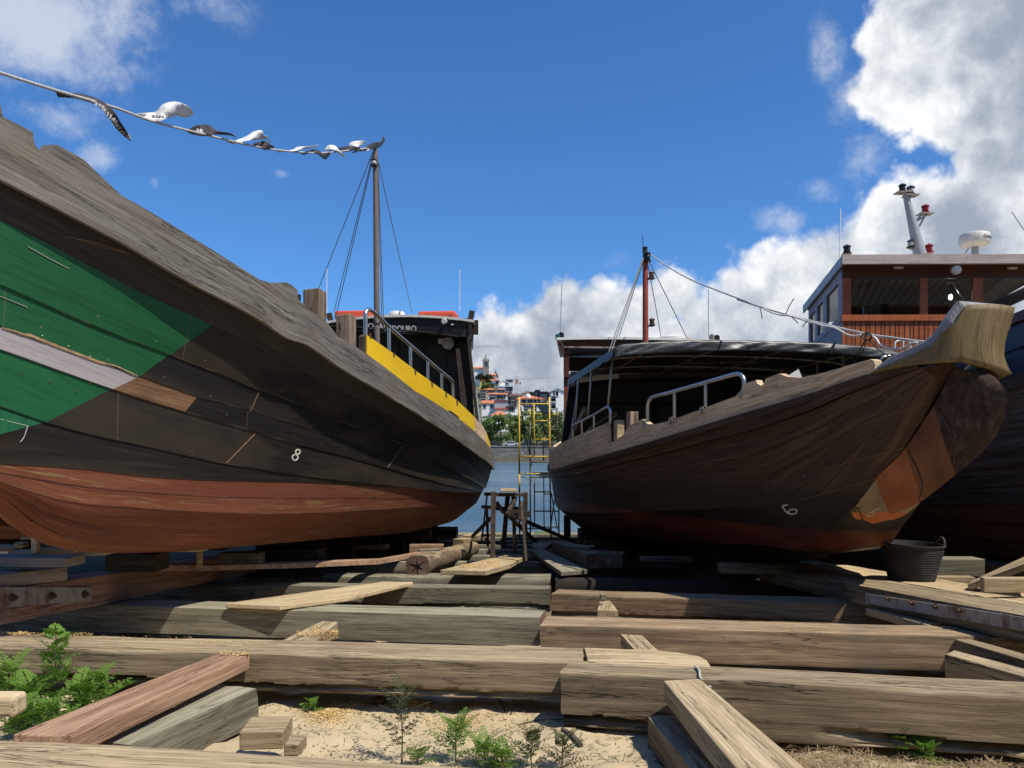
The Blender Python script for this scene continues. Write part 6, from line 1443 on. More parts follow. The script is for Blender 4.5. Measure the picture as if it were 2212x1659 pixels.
q5 = n2.to_track_quat('Z', 'Y').to_matrix()
for x, y in ((1920, 1293), (1972, 1302), (2023, 1310), (2076, 1318)):
    mb = MB(); mb.lathe(onface2(x, y, .026), [(.022, 0), (.022, .01), (.013, .012), (.013, .03)], 6, q5); mb.build('bolt', M['rust'], ep)
RG2 = 'boards and blocks on the right skid'
block('timber_block', 'grey block with shaded right end, behind the tub', 'timber', 1990, 2128, 1208, 1246, 7.2, .2, 'sleeper_grey', RG2)
block('timber_block', 'low weathered strip in front of the grey block, right of the tub', 'timber', 2012, 2104, 1246, 1261, 7.0, .12, 'board', RG2, rot=-.06)
plank('loose_plank', 'slanting pale board rising to the right edge beyond the tub', 'plank', [P(2088, 1264, 6.1), P(2100, 1254, 6.3), P(2260, 1180, 6.0), P(2260, 1200, 5.6)], .05, 'board', RG2, axis=(0, 3))
block('timber_block', 'pale block at the right edge below the slanting board', 'timber', 2125, 2290, 1248, 1281, 5.6, .05, 'board', RG2, rot=.0)
# rubber tub
tb = thing('rubber_tub', 'dusty black rubber tub with two handles, standing on the right skid', 'tub', P(1968, 1255, 6.7))
c = P(1968, 1256, 6.9); prof = []
Rb, Rt, H = .185, .262, .345
for i in range(66):
    f = i / 65; prof.append((Rb + (Rt - Rb) * f ** .85 + (.007 if i % 3 == 1 and f < .9 else 0), H * f))
prof2 = prof + [(Rt + .012, H), (Rt + .012, H + .012), (Rt - .008, H + .012)] + [(r - .010, z) for r, z in prof[::-4]]
mb = MB(); mb.lathe(c, prof2, 40, Matrix.Rotation(.035, 3, 'Y')); mb.build('tub_body', M['rubber'], tb, smooth=True, auto=60)
for s in (-1, 1):
    mb = MB(); x = c.x + s * (Rt + .004); zc = c.z + H + .01 - s * .008
    mb.tube(smooth_path([(x, c.y - .07, zc - .02), (x + s * .012, c.y - .055, zc + .03), (x + s * .02, c.y, zc + .062), (x + s * .012, c.y + .055, zc + .03), (x, c.y + .07, zc - .02)], 5), .012, 8); mb.build('tub_handle', M['rubber'], tb, smooth=True)
# ---------------- trestle
q7 = crop(1150, 1180, 6.91)
tt = thing('work_trestle', 'tall rough timber trestle with a board on top, standing between the two boats', 'trestle', P(1085, 1209, 10.2))
def tbar(name, a, b, w, d, Y0, Y1=None, mat='dark_wood', parent=tt):
    p0, p1 = P(*q7(*a), Y0), P(*q7(*b), Y0 if Y1 is None else Y1); mb = MB(); mb.bar(p0, p1, d, w / 6.91 * .8848 / F * Y0, (1, 0, 0)); L = (p1 - p0)
    return mb.build(name, M[mat], parent, bevel=.004)
M['trestle'] = wood('trestle_timber', (.035, .026, .018), (.065, .048, .034), (.11, .083, .06), fib=(14, 14, 1.5), crack=.5)
tbar('leg', (380, 138), (362, 1290), 82, .07, 10.2, 10.2, 'trestle'); tbar('leg', (920, 150), (905, 1230), 76, .07, 10.25, 10.3, 'trestle')
tbar('inner_leg', (618, 218), (545, 1080), 80, .06, 10.6, 11.0, 'dark_wood'); tbar('inner_leg', (712, 210), (742, 1180), 66, .06, 10.5, 10.7, 'trestle')
tbar('back_leg', (272, 190), (178, 990), 28, .05, 10.9, 11.6, 'trestle'); tbar('back_leg', (268, 420), (285, 1055), 44, .06, 11.0, 11.2, 'dark_wood')
tbar('top_rail', (240, 178), (500, 190), 60, .05, 10.9, 10.6, 'trestle'); tbar('top_rail', (430, 192), (890, 192), 52, .05, 10.35, 10.35, 'trestle')
tbar('cross_rail', (390, 425), (860, 425), 75, .05, 10.45, 10.45, 'dark_wood'); tbar('cross_rail', (610, 490), (1000, 520), 100, .05, 10.1, 10.1, 'dark_wood'); tbar('side_rail', (190, 395), (345, 405), 40, .05, 11.0, 10.7, 'trestle')
tbar('gusset', (420, 320), (560, 500), 70, .03, 10.28, 10.35, 'trestle'); tbar('knee_brace', (745, 250), (610, 530), 62, .05, 10.4, 10.05, 'trestle')
mb = MB(); prism(mb, [P(*q7(495, 150), 10.15), P(*q7(782, 150), 10.15), P(*q7(760, 112), 10.9), P(*q7(510, 108), 10.9)], (0, 0, .025)); mb.build('top_board', M['board'], tt, bevel=.004)
PG = 'props and sticks around the trestle'
for a, b, w, y0, y1, lab in (((330, 590), (20, 900), 46, 10.6, 12.6, 'slanting prop running down left behind the trestle'), ((615, 505), (1760, 1000), 52, 10.05, 13.6, 'long dark prop running down right from the trestle to the brown hull'), ((640, 545), (1090, 985), 58, 10.3, 12.8, 'shorter dark prop below the long one at the trestle'), ((845, 315), (932, 1325), 46, 10.0, 9.6, 'thin grey stick leaning against the right of the trestle')):
    o = tbar('prop', a, b, w, .05, y0, y1, 'trestle' if 'grey' in lab else 'dark_wood', None); tag(o, lab, 'prop', PG)
# ---------------- scaffold tower
q6 = crop(1240, 960, 4.366)
sc = thing('scaffold_tower', 'tall yellow scaffold tower at the stern of the brown boat', 'scaffold', P(1160, 1175, 17.3))
def stube(name, a, b, mat='scaff', Y0=17.3, Y1=None, r=.019, parent=sc):
    mb = MB(); mb.tube([P(*q6(*a), Y0), P(*q6(*b), Y0 if Y1 is None else Y1)], r, 8); return mb.build(name, M[mat], parent, smooth=True)
def sframe(name, y, top, bot, mat, rungs, inner, lad, xl, xr, Yk):
    f = MB(); o = stube('upright', (xl, top), (xl + 2, bot), mat, Yk); stube('upright', (xr, top), (xr + 6, bot), mat, Yk)
    for yy in rungs: stube('rail', (xl, yy), (xr + 1, yy + (2 if yy < 700 else 4)), mat, Yk, r=.015)
    stube('ladder_post', (inner, lad[0]), (inner + 4, lad[1]), mat, Yk, r=.014)
    for yy in lad[2]: stube('ladder_rung', (inner, yy), (xr + 2, yy), mat, Yk, r=.015)
sframe('front_frame', 0, 42, 865, 'scaff', (112, 674), 277, (112, 662, (295, 492)), 120, 442, 17.3)
stube('upright', (122, 865), (124, 1060), 'scaff'); stube('upright', (124, 1060), (126, 1612), 'scaff_dark'); stube('upright', (448, 865), (462, 1612), 'scaff_dark')
stube('rail', (122, 860), (448, 858), 'scaff', r=.015); stube('rail', (124, 1443), (458, 1446), 'scaff_dark', r=.015)
stube('ladder_post', (283, 868), (285, 1430), 'scaff_dark', r=.014)
for yy in (1052, 1257): stube('ladder_rung', (283, yy), (458, yy), 'scaff_dark', r=.015)
stube('upright', (233, 168), (236, 290), 'scaff', 19.0); stube('upright', (236, 290), (240, 1520), 'scaff_dark', 19.0); stube('upright', (543, 1180), (544, 1560), 'scaff_dark', 19.0); stube('upright', (522, 155), (524, 560), 'scaff_dark', 19.0)
for yy, mt_ in ((222, 'scaff'), (735, 'scaff_dark'), (898, 'scaff_dark'), (1425, 'scaff_dark')): stube('rail', (236, yy), (540, yy + 2), mt_, 19.0, r=.015)
stube('ladder_post', (376, 230), (380, 720), 'scaff_dark', 19.0, r=.014); stube('ladder_post', (382, 905), (386, 1420), 'scaff_dark', 19.0, r=.014)
for yy in (1074, 1258, 390, 560): stube('ladder_rung', (380, yy), (540, yy), 'scaff_dark', 19.0, r=.015)
stube('diagonal_brace', (135, 150), (252, 768), 'blackpaint', 17.3, 19.0, .014); stube('diagonal_brace', (462, 1062), (526, 1450), 'scaff_dark', 17.3, 19.0, .014); stube('diagonal_brace', (505, 1072), (462, 1380), 'scaff_dark', 19.0, 17.3, .014); stube('diagonal_brace', (145, 890), (258, 928), 'wire', 17.3, 19.0, .012)
stube('diagonal_brace', (180, 510), (140, 700), 'galv', 18.2, 17.4, .010)
mb = MB(); prism(mb, [P(*q6(285, 108), 17.3), P(*q6(408, 108), 17.3), P(*q6(486, 222), 19.1), P(*q6(376, 228), 19.1)], (0, 0, .03)); mb.build('platform', M['blackpaint'], sc)
mb = MB(); prism(mb, [P(*q6(265, 857), 17.3), P(*q6(430, 857), 17.3), P(*q6(500, 905), 19.1), P(*q6(378, 905), 19.1)], (0, 0, .03)); mb.build('platform', M['blackpaint'], sc)
for a, b in (((432, 285), (600, 175)), ((432, 290), (610, 195)), ((430, 285), (424, 325))):
    mb = MB(); pa, pb = P(*q6(*a), 17.25), P(*q6(*b), 15.0 if b[0] > 500 else 17.25); mid = (pa + pb) / 2 - Vector((0, 0, .05)); mb.tube(smooth_path([pa, mid, pb], 6), .010, 6); tag(mb.build('mooring_line', M['rope'], None), {175: 'pale line from the scaffold top rung to the brown boat, upper one', 195: 'pale line from the scaffold to the brown boat, lower slack one', 325: 'short rope end hanging at the scaffold knot'}[b[1]], 'rope')
mb = MB(); mb.bar(P(*q7(1622, 540), 18.2), P(*q7(1622, 915), 18.2), .16, .16, (0, 1, 0)); tag(mb.build('timber_pile', M['dark_wood'], None), 'dark timber pile at the water beside the brown stern', 'pile')
# sill and weedy stones at the water's edge
beam('stone_sill', 'low pale mossy stone sill along the water edge', 'sill', (-6.5, 21.3, -.86), (9, 21.2, -.86), .8, .35, 'sleeper', seed=61, r=.05, nx=80)
mb = MB(); n = 20
def rock(name, lab, c, rx, ry, rz, mat):
    mb = MB(); R = []
    for i in range(9):
        a = math.pi * i / 8; row = []
        for k in range(17):
            b = 2 * math.pi * k / 16; p = Vector((math.sin(a) * math.cos(b) * rx, math.sin(a) * math.sin(b) * ry, math.cos(a) * rz)); row.append(Vector(c) + p * (1 + .25 * noise.noise(p * 2.5 + Vector(c))))
        R.append(row)
    mb.grid(R); return tag(mb.build(name, M[mat], None, smooth=True), lab, 'stone')
rock('algae_stone', 'green weed covered stone in the shallows right of the trestle', (1.0, 21.0, -1.0), .62, .5, .24, 'algae'); rock('algae_stone', 'smaller green weedy stone in front of the bigger one', (.62, 20.4, -.96), .4, .3, .14, 'algae')
for k, Yk in enumerate((7.2, 8.6, 10.2, 12.0)):
    g = topz(Yk) - .02; cx_ = 6.9 + .05 * (18.5 - Yk); mb = MB(); h = .42
    mb.hexa([(-.7, -.16, 0), (.7, -.16, 0), (.7, .16, 0), (-.7, .16, 0)], [(-.66, -.16, h), (.66, -.16, h), (.66, .16, h), (-.66, .16, h)])
    tag(mb.build('keel_block', M['dark_wood'], None, Matrix.Translation((cx_, Yk, g)), bevel=.01), 'dark keel block in the shadow beneath the boat at the right edge', 'block', 'keel blocks under the right boat')
tc_o = beam('launching_skid', 'long dark skid in deep shade beneath the right edge boat, behind the tub', 'skid', (4.6, 12.5, topz(12.5) + .25), (4.95, 6.4, topz(6.4) + .25), .4, .28, 'dark_wood', 'skid timbers carrying the boats', seed=71)

# more odds and ends lying in the shade under the hulls
UNDER = 'boards lying in the shade under the hulls'
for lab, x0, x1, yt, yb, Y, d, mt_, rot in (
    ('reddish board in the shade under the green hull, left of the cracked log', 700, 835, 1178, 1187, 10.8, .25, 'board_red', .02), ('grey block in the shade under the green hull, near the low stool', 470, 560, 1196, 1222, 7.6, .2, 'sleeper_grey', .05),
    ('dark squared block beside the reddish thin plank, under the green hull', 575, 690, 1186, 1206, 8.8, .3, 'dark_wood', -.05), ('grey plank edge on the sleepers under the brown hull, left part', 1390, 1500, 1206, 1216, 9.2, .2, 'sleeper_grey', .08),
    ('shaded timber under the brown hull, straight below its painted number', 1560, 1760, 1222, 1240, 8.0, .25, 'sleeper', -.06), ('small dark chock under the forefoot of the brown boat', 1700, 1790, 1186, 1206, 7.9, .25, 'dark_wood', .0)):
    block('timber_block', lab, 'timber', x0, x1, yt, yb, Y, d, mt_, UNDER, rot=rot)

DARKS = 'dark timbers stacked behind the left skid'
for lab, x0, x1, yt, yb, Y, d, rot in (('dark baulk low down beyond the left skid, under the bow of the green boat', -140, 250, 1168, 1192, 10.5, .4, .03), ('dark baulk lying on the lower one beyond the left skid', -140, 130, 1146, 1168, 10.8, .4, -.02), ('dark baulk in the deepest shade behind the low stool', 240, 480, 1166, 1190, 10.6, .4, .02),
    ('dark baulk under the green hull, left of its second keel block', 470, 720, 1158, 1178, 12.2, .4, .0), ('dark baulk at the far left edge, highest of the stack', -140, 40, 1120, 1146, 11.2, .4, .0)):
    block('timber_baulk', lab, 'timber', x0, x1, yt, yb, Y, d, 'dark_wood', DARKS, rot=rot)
# ------------------------------------------------------------------ weeds, sawdust, straw, bunting
def sandp(x, y):                     # measured pixel on the sand
    Y = (.26 - CAMZ) / ((HY - y) / F + SLOPE); return P(x, y, Y)
def leaflet(mb, base, d, up, L, w):
    d = d.normalized(); s = d.cross(up).normalized(); tip = base + d * L
    m = base + d * L * .45
    mb.poly([base, m + s * w / 2 + up * w * .12, tip]); mb.poly([base, tip, m - s * w / 2 + up * w * .12])
def frond(mbs, mbl, base, d, L, droop, rng, pairs=7, ll=.03, sub=True):
    d = d.normalized(); pts = []; p = base.copy(); cur = d.copy(); n = pairs + 2
    for i in range(n + 1):
        pts.append(p.copy()); cur = (cur + Vector((0, 0, -droop / n))).normalized(); p = p + cur * (L / n)
    mbs.tube(pts, [max(.0008, .0018 * (1 - i / n)) for i in range(n + 1)], 4, False)
    side0 = d.cross(Vector((0, 0, 1)))
    if side0.length < .05: side0 = Vector((1, 0, 0))
    side0.normalize(); nrm = side0.cross(d).normalized()
    for i in range(1, n + 1):
        f = i / n; c = (pts[i] - pts[i - 1]).normalized(); k = ll * (1.15 - .75 * f)
        for s in (-1, 1):
            dd = (c * .55 + side0 * s + nrm * rng.uniform(-.2, .3)).normalized()
            if sub:
                for j in range(3):
                    b = pts[i] + dd * k * (.15 + .33 * j); leaflet(mbl, b, dd * .6 + c * .5 * (1 if j < 2 else 0) + side0 * s * .3 * j, nrm, k * .52, k * .30); leaflet(mbl, b, dd * .6 - c * .55, nrm, k * .46, k * .28)
                leaflet(mbl, pts[i] + dd * k * .8, dd, nrm, k * .5, k * .26)
            else: leaflet(mbl, pts[i], dd, nrm, k, k * .45)
    leaflet(mbl, pts[-1], cur, nrm, ll * .6, ll * .3)
def ferny(label, base, h, n, mat, seed, spread=.75, ll=.035, Lf=.18, lean=(0, 0), low=.15):
    rng = random.Random(seed); o = thing('weed_plant', label, 'weed', base, 'weeds growing between the sleepers'); s, l = MB(), MB()
    tip = base + Vector((lean[0], lean[1], h)); st = smooth_path([base, base.lerp(tip, .4) + Vector((rng.uniform(-.01, .01), 0, 0)), base.lerp(tip, .75), tip], 4)
    s.tube(st, [.004 * (1 - .6 * i / len(st)) for i in range(len(st))], 6)
    for i in range(n):
        f = low + (1 - low) * i / max(1, n - 1); k = min(len(st) - 1, int(f * (len(st) - 1))); a = i * 2.4 + rng.uniform(-.4, .4)
        d = Vector((math.cos(a) * spread, math.sin(a) * spread, .45 + .6 * f)); frond(s, l, st[k], d, Lf * (1.1 - .5 * f) * rng.uniform(.8, 1.15), rng.uniform(.4, .9), rng, 6, ll)
    s.build('stem', M['stem'], o); l.build('leaves', M[mat], o); return o
def dock(label, base, leaves, seed):
    o = thing('dock_plant', label, 'weed', base, 'weeds growing between the sleepers')
    for (az, el, L, w, droop) in leaves:
        mb = MB(); d = Vector((math.cos(az) * math.cos(el), math.sin(az) * math.cos(el), math.sin(el))); s = d.cross(Vector((0, 0, 1))).normalized(); n = 14; rows = []; p = base.copy(); cur = d.copy()
        for i in range(n + 1):
            f = i / n; ww = w * (math.sin(math.pi * min(1, f * .97 + .06)) ** .8) * (.35 if f < .12 else 1); nn = s.cross(cur).normalized()
            wav = .012 * math.sin(i * 2.2); row = [p + s * ww * t + nn * (abs(t) * w * .45 + (wav if abs(t) > .9 else 0)) for t in (-1, -.5, 0, .5, 1)]
            rows.append(row); cur = (cur + Vector((0, 0, -droop / n))).normalized(); p = p + cur * (L / n)
        mb.grid(rows); mb.build('leaf', M['dock'], o, smooth=True)
    return o
Zs = lambda x, y: Vector((x, y, sand_h(x, y) - .01))
# left cluster
for i, (x, y, h, n, m_, lab) in enumerate(((118, 1560, .50, 16, 'weed', 'tall feathery weed reaching above the sleeper at lower left'), (60, 1575, .24, 15, 'weed', 'bushy bright green weed at the left edge, before the tall feathery one'), (20, 1545, .28, 13, 'weed', 'bright green weed touching the left edge, above the pale log end'),
        (170, 1560, .22, 15, 'weed', 'low bright weed right of the tall feathery one'), (205, 1545, .22, 13, 'weed', 'low bright weed touching the leaning reddish board'), (100, 1590, .16, 12, 'weed', 'lowest bright weed, at the foot of the tall feathery one'), (30, 1600, .15, 12, 'weed', 'small bright weed under the pale log end at the left edge'))):
    p = sandp(x, y); ferny(lab, Zs(p.x, p.y), h, n, m_, 100 + i, ll=.046, Lf=.23 if h < .4 else .18, lean=(.02, -.02))
p = sandp(185, 1535); dock('broad dock leaves standing among the feathery weeds at lower left', Zs(p.x, p.y), [(.25, .75, .32, .038, .5), (1.9, 1.25, .27, .022, .3), (2.6, .9, .26, .030, .7), (.7, 1.35, .25, .02, .2), (-1.0, .6, .26, .035, .8), (3.4, .5, .24, .03, .7)], 5)
# seedlings in the sand
for i, (x, y, h, n, m_, lab, ll, Lf) in enumerate(((868, 1645, .34, 15, 'weed_dark', 'dark feathery seedling standing alone on the sand, left of the green tufts', .026, .24), (985, 1645, .20, 14, 'weed', 'green tuft with dark top, middle of the sand patch', .03, .17), (1045, 1650, .12, 14, 'weed', 'low light green tuft just right of the tuft with dark top', .028, .17),
        (1085, 1654, .10, 13, 'weed', 'low spreading green tuft by the nearest sleeper, right of the other tufts', .028, .16), (905, 1650, .07, 6, 'weed', 'tiny green seedling at the foot of the dark seedling', .026, .09), (1150, 1652, .17, 11, 'weed_dark', 'dark seedling left of the big sleeper end', .026, .17), (1215, 1655, .15, 10, 'weed_dark', 'dark seedling right under the big sleeper end', .026, .16), (1940, 1628, .13, 12, 'weed', 'green tuft among the straw at lower right', .03, .14), (672, 1538, .07, 5, 'weed', 'little green sprig beside the sawdust heap', .03, .08), (2000, 1640, .10, 9, 'weed', 'smaller green tuft right of the tuft in the straw', .03, .12))):
    p = sandp(x, y); ferny(lab, Zs(p.x, p.y), h, n, m_, 300 + i, ll=ll, Lf=Lf, low=.2)
p = G(2205, 1405, -.1); ferny('sunlit grey green weed at the right edge below the skid', p, .22, 14, 'weed', 77, ll=.03, Lf=.16); p = G(2185, 1400, -.12); ferny('pale dry weed beside the right edge weed, half in shade', p, .16, 10, 'straw', 78, ll=.03, Lf=.14)
# sawdust and shavings
rng = random.Random(3); mb = MB()
def flake(c, s):
    a = rng.uniform(0, 6.28); t = Vector((math.cos(a), math.sin(a), rng.uniform(-.3, .3))); u = Vector((-math.sin(a), math.cos(a), rng.uniform(-.4, .4))); mb.poly([c - t * s, c + u * s * .5, c + t * s, c - u * s * .5 + Vector((0, 0, s * .5))])
def dust(cx, cy, rx, ry, n, s=.006, heap=.02):
    for _ in range(n):
        a, r = rng.uniform(0, 6.28), abs(rng.gauss(0, .5)); x, y = cx + rx * r * math.cos(a), cy + ry * r * math.sin(a); p = sandp(x, y)
        flake(Vector((p.x, p.y, sand_h(p.x, p.y) + .003 + heap * max(0, 1 - r) * rng.random())), s * rng.uniform(.5, 1.3))
dust(705, 1545, 62, 30, 3200); dust(745, 1528, 60, 14, 900); dust(880, 1527, 45, 9, 600); dust(960, 1527, 55, 7, 500); dust(1000, 1560, 260, 60, 1500, .006, 0)
def dust_on(pts, n, s, up, h=.012):
    for _ in range(n):
        k = rng.randrange(len(pts) - 1); x = pts[k][0] + (pts[k + 1][0] - pts[k][0]) * rng.random(); y = pts[k][1] + (pts[k + 1][1] - pts[k][1]) * rng.random(); p = G(x, y, up); flake(p + Vector((0, 0, rng.random() * h)), s * rng.uniform(.5, 1.2))
dust_on([(0, 1369), (60, 1373), (200, 1374)], 900, .006, .005, .02); dust_on([(200, 1374), (420, 1385), (560, 1390)], 260, .005, .004, .006); dust_on([(475, 1408), (520, 1416), (540, 1412)], 240, .006, .004, .012); dust_on([(640, 1365), (672, 1374), (690, 1352)], 420, .006, .0, .012); dust_on([(995, 1222), (1040, 1227), (1080, 1212)], 700, .010, .112, .02)
dust_on([(690, 1378), (715, 1379), (730, 1376)], 420, .007, -.03, .05)
tag(mb.build('sawdust', M['sawdust']), 'yellow sawdust and shavings scattered on sand and sleepers', 'sawdust', kind='stuff')
mb = MB(); rng = random.Random(9)
for _ in range(2600):
    x = rng.choice((rng.gauss(1790, 70), rng.gauss(2100, 70), rng.uniform(1690, 2260))); y = rng.uniform(1600, 1680); p = sandp(x, y); c = Vector((p.x, p.y, sand_h(p.x, p.y) + rng.uniform(.002, .03))); a = rng.uniform(0, 6.28); L = rng.uniform(.03, .11)
    d = Vector((math.cos(a), math.sin(a), rng.uniform(-.12, .18))) * L; s = Vector((-math.sin(a), math.cos(a), 0)) * .0016; m_ = c + d * .5 + Vector((0, 0, rng.uniform(-.006, .015))); mb.poly([c - s, c + s, m_ + s, m_ - s]); mb.poly([m_ - s, m_ + s, c + d])
tag(mb.build('dry_straw', M['straw']), 'dry brown straw and plant litter on the ground at lower right', 'straw', kind='stuff')
mb = MB(); rng = random.Random(19)                      # small litter on the sand
for _ in range(1500):
    p = sandp(rng.uniform(560, 1420), rng.uniform(1500, 1665)); c = Vector((p.x, p.y, sand_h(p.x, p.y) + .003)); a = rng.uniform(0, 6.28); L = rng.uniform(.008, .05); d = Vector((math.cos(a), math.sin(a), rng.uniform(0, .15))) * L; s = Vector((-math.sin(a), math.cos(a), 0)) * .0018; mb.poly([c - s, c + s, c + d + s, c + d - s])
tag(mb.build('ground_litter', M['stem']), 'tiny twigs and bits scattered over the sand', 'litter', kind='stuff')
for pts, r, lab in (([(1075, 1507), (1082, 1525), (1092, 1545), (1105, 1556)], .006, 'bent grey twig on the sand, left of the big sleeper end'), ([(1325, 1592), (1345, 1603), (1366, 1616)], .012, 'short thick stick on the sand under the big sleeper end'), ([(1120, 1569), (1160, 1567), (1220, 1559)], .004, 'thin straight twig on the sand mound')):
    mb = MB(); q = []
    for x, y in pts: p = sandp(x if x < 1300 else x - 110, y); q.append(Vector((p.x, p.y, sand_h(p.x, p.y) + r)))
    mb.tube(smooth_path(q, 4), r, 6); tag(mb.build('dry_twig', M['bark']), lab, 'twig', 'twigs on the sand')
p = sandp(860, 1520); rock('pebble', 'brown broken clay lump on the sand under the splintered sleeper', (p.x - .12, p.y, sandz(p.y) + .02), .05, .04, .03, 'rust')
p = sandp(1100, 1513); block('litter_scrap', 'white scrap of paper lying on the sand', 'scrap', 1103, 1118, 1509, 1515, p.y - .1, .03, 'white')
mb = MB(); p0, p1 = sandp(2070, 1622), sandp(2260, 1665); mb.tube([p0 + Vector((0, 0, .03)), p1 + Vector((0, 0, .05))], .014, 8); tag(mb.build('dry_stick', M['pale']), 'pale straight stick among the straw at the lower right corner', 'stick')
mb = MB(); mb.tube(smooth_path([G(x, y, .008) for x, y in ((1502, 1440), (1510, 1448), (1512, 1462))] + [P(1520, 1472, G(1512, 1462).y - .02), P(1536, 1485, G(1512, 1462).y - .05)], 5), .007, 6); tag(mb.build('rope_end', M['rope'], smooth=True), 'pale rope end hanging over the big squared sleeper', 'rope')
# ------------------------------------------------------------------ bunting between the prow and the mast of the green boat
bt = thing('bunting_line', 'rope with black and white flags fluttering between prow and mast of the green boat', 'bunting', P(400, 275, 6))
rpx = [(-40, 143), (0, 157), (120, 195), (250, 233), (330, 262), (440, 290), (560, 318), (640, 328), (700, 330), (760, 324), (812, 318)]
def bz_(x): f = (x + 40) / 852; return 1 / (1 / 4.1 + f * (1 / 13.0 - 1 / 4.1))
mb = MB(); mb.tube(smooth_path([P(x, y, bz_(x)) for x, y in rpx], 6), .010, 8); mb.build('rope', M['rope'], bt, smooth=True)
def flag(up, lo, mat, dz, name='flag', txt=None):
    n = 26; U = [(p.x, p.y) for p in resample(smooth_path([Vector((*p, 0)) for p in up], 6), n)]; L_ = [(p.x, p.y) for p in resample(smooth_path([Vector((*p, 0)) for p in lo], 6), n)]
    rows = []
    for k in range(5):
        f = k / 4; r = []
        for i in range(n):
            x = U[i][0] * (1 - f) + L_[i][0] * f; y = U[i][1] * (1 - f) + L_[i][1] * f; Z = bz_(x) + .035 * noise.noise((x * .09, f * 3, y * .05)) + dz * math.sin(2.2 * i / n * math.pi + f) * .5 + .06 * f * dz; r.append(P(x, y, Z))
        rows.append(r)
    mb = MB(); mb.grid(rows); o = mb.build(name, M[mat], bt, smooth=True); so = o.modifiers.new('thick', 'SOLIDIFY'); so.thickness = .003
    return o
B1 = crop(0, 100, 3.16); B8 = crop(500, 300, 4.424)
cv = lambda f, pts: [f(*p) for p in pts]
fl = []
fl.append(flag(cv(B1, [(430, 395), (560, 400), (690, 425), (800, 475), (880, 545), (930, 625), (985, 710), (1012, 770)]), cv(B1, [(445, 430), (560, 440), (680, 470), (760, 500), (830, 575), (890, 665), (960, 735), (1008, 771)]), 'flagdark', .25))
fl.append(flag(cv(B1, [(1025, 568), (1110, 555), (1200, 548), (1260, 490), (1350, 468), (1430, 490), (1470, 520), (1492, 548)]), cv(B1, [(1030, 575), (1120, 600), (1220, 622), (1300, 592), (1370, 575), (1410, 585), (1450, 588), (1488, 560)]), 'flagwhite', .3))
fl.append(flag(cv(B1, [(1440, 692), (1500, 655), (1560, 647), (1620, 652), (1660, 690), (1720, 700), (1780, 712), (1825, 742)]), cv(B1, [(1440, 700), (1490, 722), (1560, 735), (1610, 728), (1660, 722), (1720, 722), (1780, 728), (1825, 744)]), 'flagdark', .3))
fl.append(flag(cv(B1, [(1740, 765), (1800, 770), (1880, 745), (1960, 700), (2018, 690), (2034, 730), (2060, 735), (2090, 785)]), cv(B1, [(1745, 772), (1795, 796), (1850, 785), (1910, 770), (1980, 762), (2034, 755), (2055, 752), (2088, 788)]), 'flagwhite', .3))
fl.append(flag(cv(B1, [(1955, 790), (1990, 780), (2030, 772), (2060, 782), (2115, 815)]), cv(B1, [(1958, 805), (1990, 818), (2040, 840), (2070, 838), (2112, 828)]), 'flagdark', .2))
fl.append(flag(cv(B8, [(785, 300), (930, 295), (1000, 262), (1100, 255), (1190, 245), (1228, 232)]), cv(B8, [(790, 318), (900, 312), (990, 300), (1090, 275), (1180, 262), (1225, 242)]), 'flagwhite', .3))
fl.append(flag(cv(B8, [(1020, 315), (1090, 308), (1160, 290), (1220, 292), (1280, 335), (1330, 320), (1380, 270)]), cv(B8, [(1030, 325), (1070, 345), (1150, 325), (1210, 335), (1270, 378), (1310, 392), (1370, 310)]), 'flagdark', .3))
fl.append(flag(cv(B8, [(1295, 290), (1330, 245), (1380, 240), (1420, 258), (1460, 310), (1520, 350)]), cv(B8, [(1310, 310), (1345, 285), (1380, 290), (1410, 300), (1460, 345), (1505, 366)]), 'flagwhite', .3))
fl.append(flag(cv(B8, [(1440, 268), (1540, 252), (1620, 255), (1700, 275)]), cv(B8, [(1475, 318), (1550, 310), (1620, 295), (1695, 290)]), 'flagdark', .3))
fl.append(flag(cv(B8, [(1555, 235), (1590, 205), (1680, 192), (1742, 200)]), cv(B8, [(1570, 255), (1610, 262), (1670, 258), (1735, 215)]), 'flagwhite', .3))
fl.append(flag(cv(B8, [(1590, 320), (1640, 290), (1700, 282), (1760, 240), (1830, 208), (1900, 205), (1925, 135)]), cv(B8, [(1600, 328), (1650, 310), (1710, 305), (1790, 285), (1850, 275), (1900, 255), (1948, 185)]), 'flagdark', .3))
fl.append(flag(cv(B8, [(1700, 300), (1760, 285), (1800, 262)]), cv(B8, [(1705, 308), (1770, 298), (1805, 278)]), 'flagwhite', .2))
def flag_text(o, s, mat, x0, x1, y, h, slope=0, flipy=False):
    tr = BVHTree.FromPolygons([v.co.copy() for v in o.data.vertices], [tuple(p.vertices) for p in o.data.polygons]); v, f = text_mesh(s, 1, 0, .02); lo = min(p.x for p in v); hi = max(p.x for p in v); mb = MB()
    for p in v:
        t = (p.x - lo) / (hi - lo); x = x0 + t * (x1 - x0); yy = y - p.y * h * (-1 if flipy else 1) + slope * (x - x0)
        r = Vector(((x - CX) / F, 1, (HY - yy) / F)).normalized(); hh = tr.ray_cast(Vector((0, 0, CAMZ)), r)[0]
        if hh is None: return
        mb.v.append(hh - r * .006)
    for a in f: mb.face(a)
    so = mb.build('lettering', M[mat], o).modifiers.new('thick', 'SOLIDIFY'); so.thickness = .002
flag_text(fl[1], 'ZAN', 'blackpaint', *[B1(1165, 0)[0], B1(1262, 0)[0]], B1(0, 583)[1], 7, .04)
flag_text(fl[2], 'AR', 'flagwhite', B1(1505, 0)[0], B1(1570, 0)[0], B1(0, 692)[1], 11, .06)
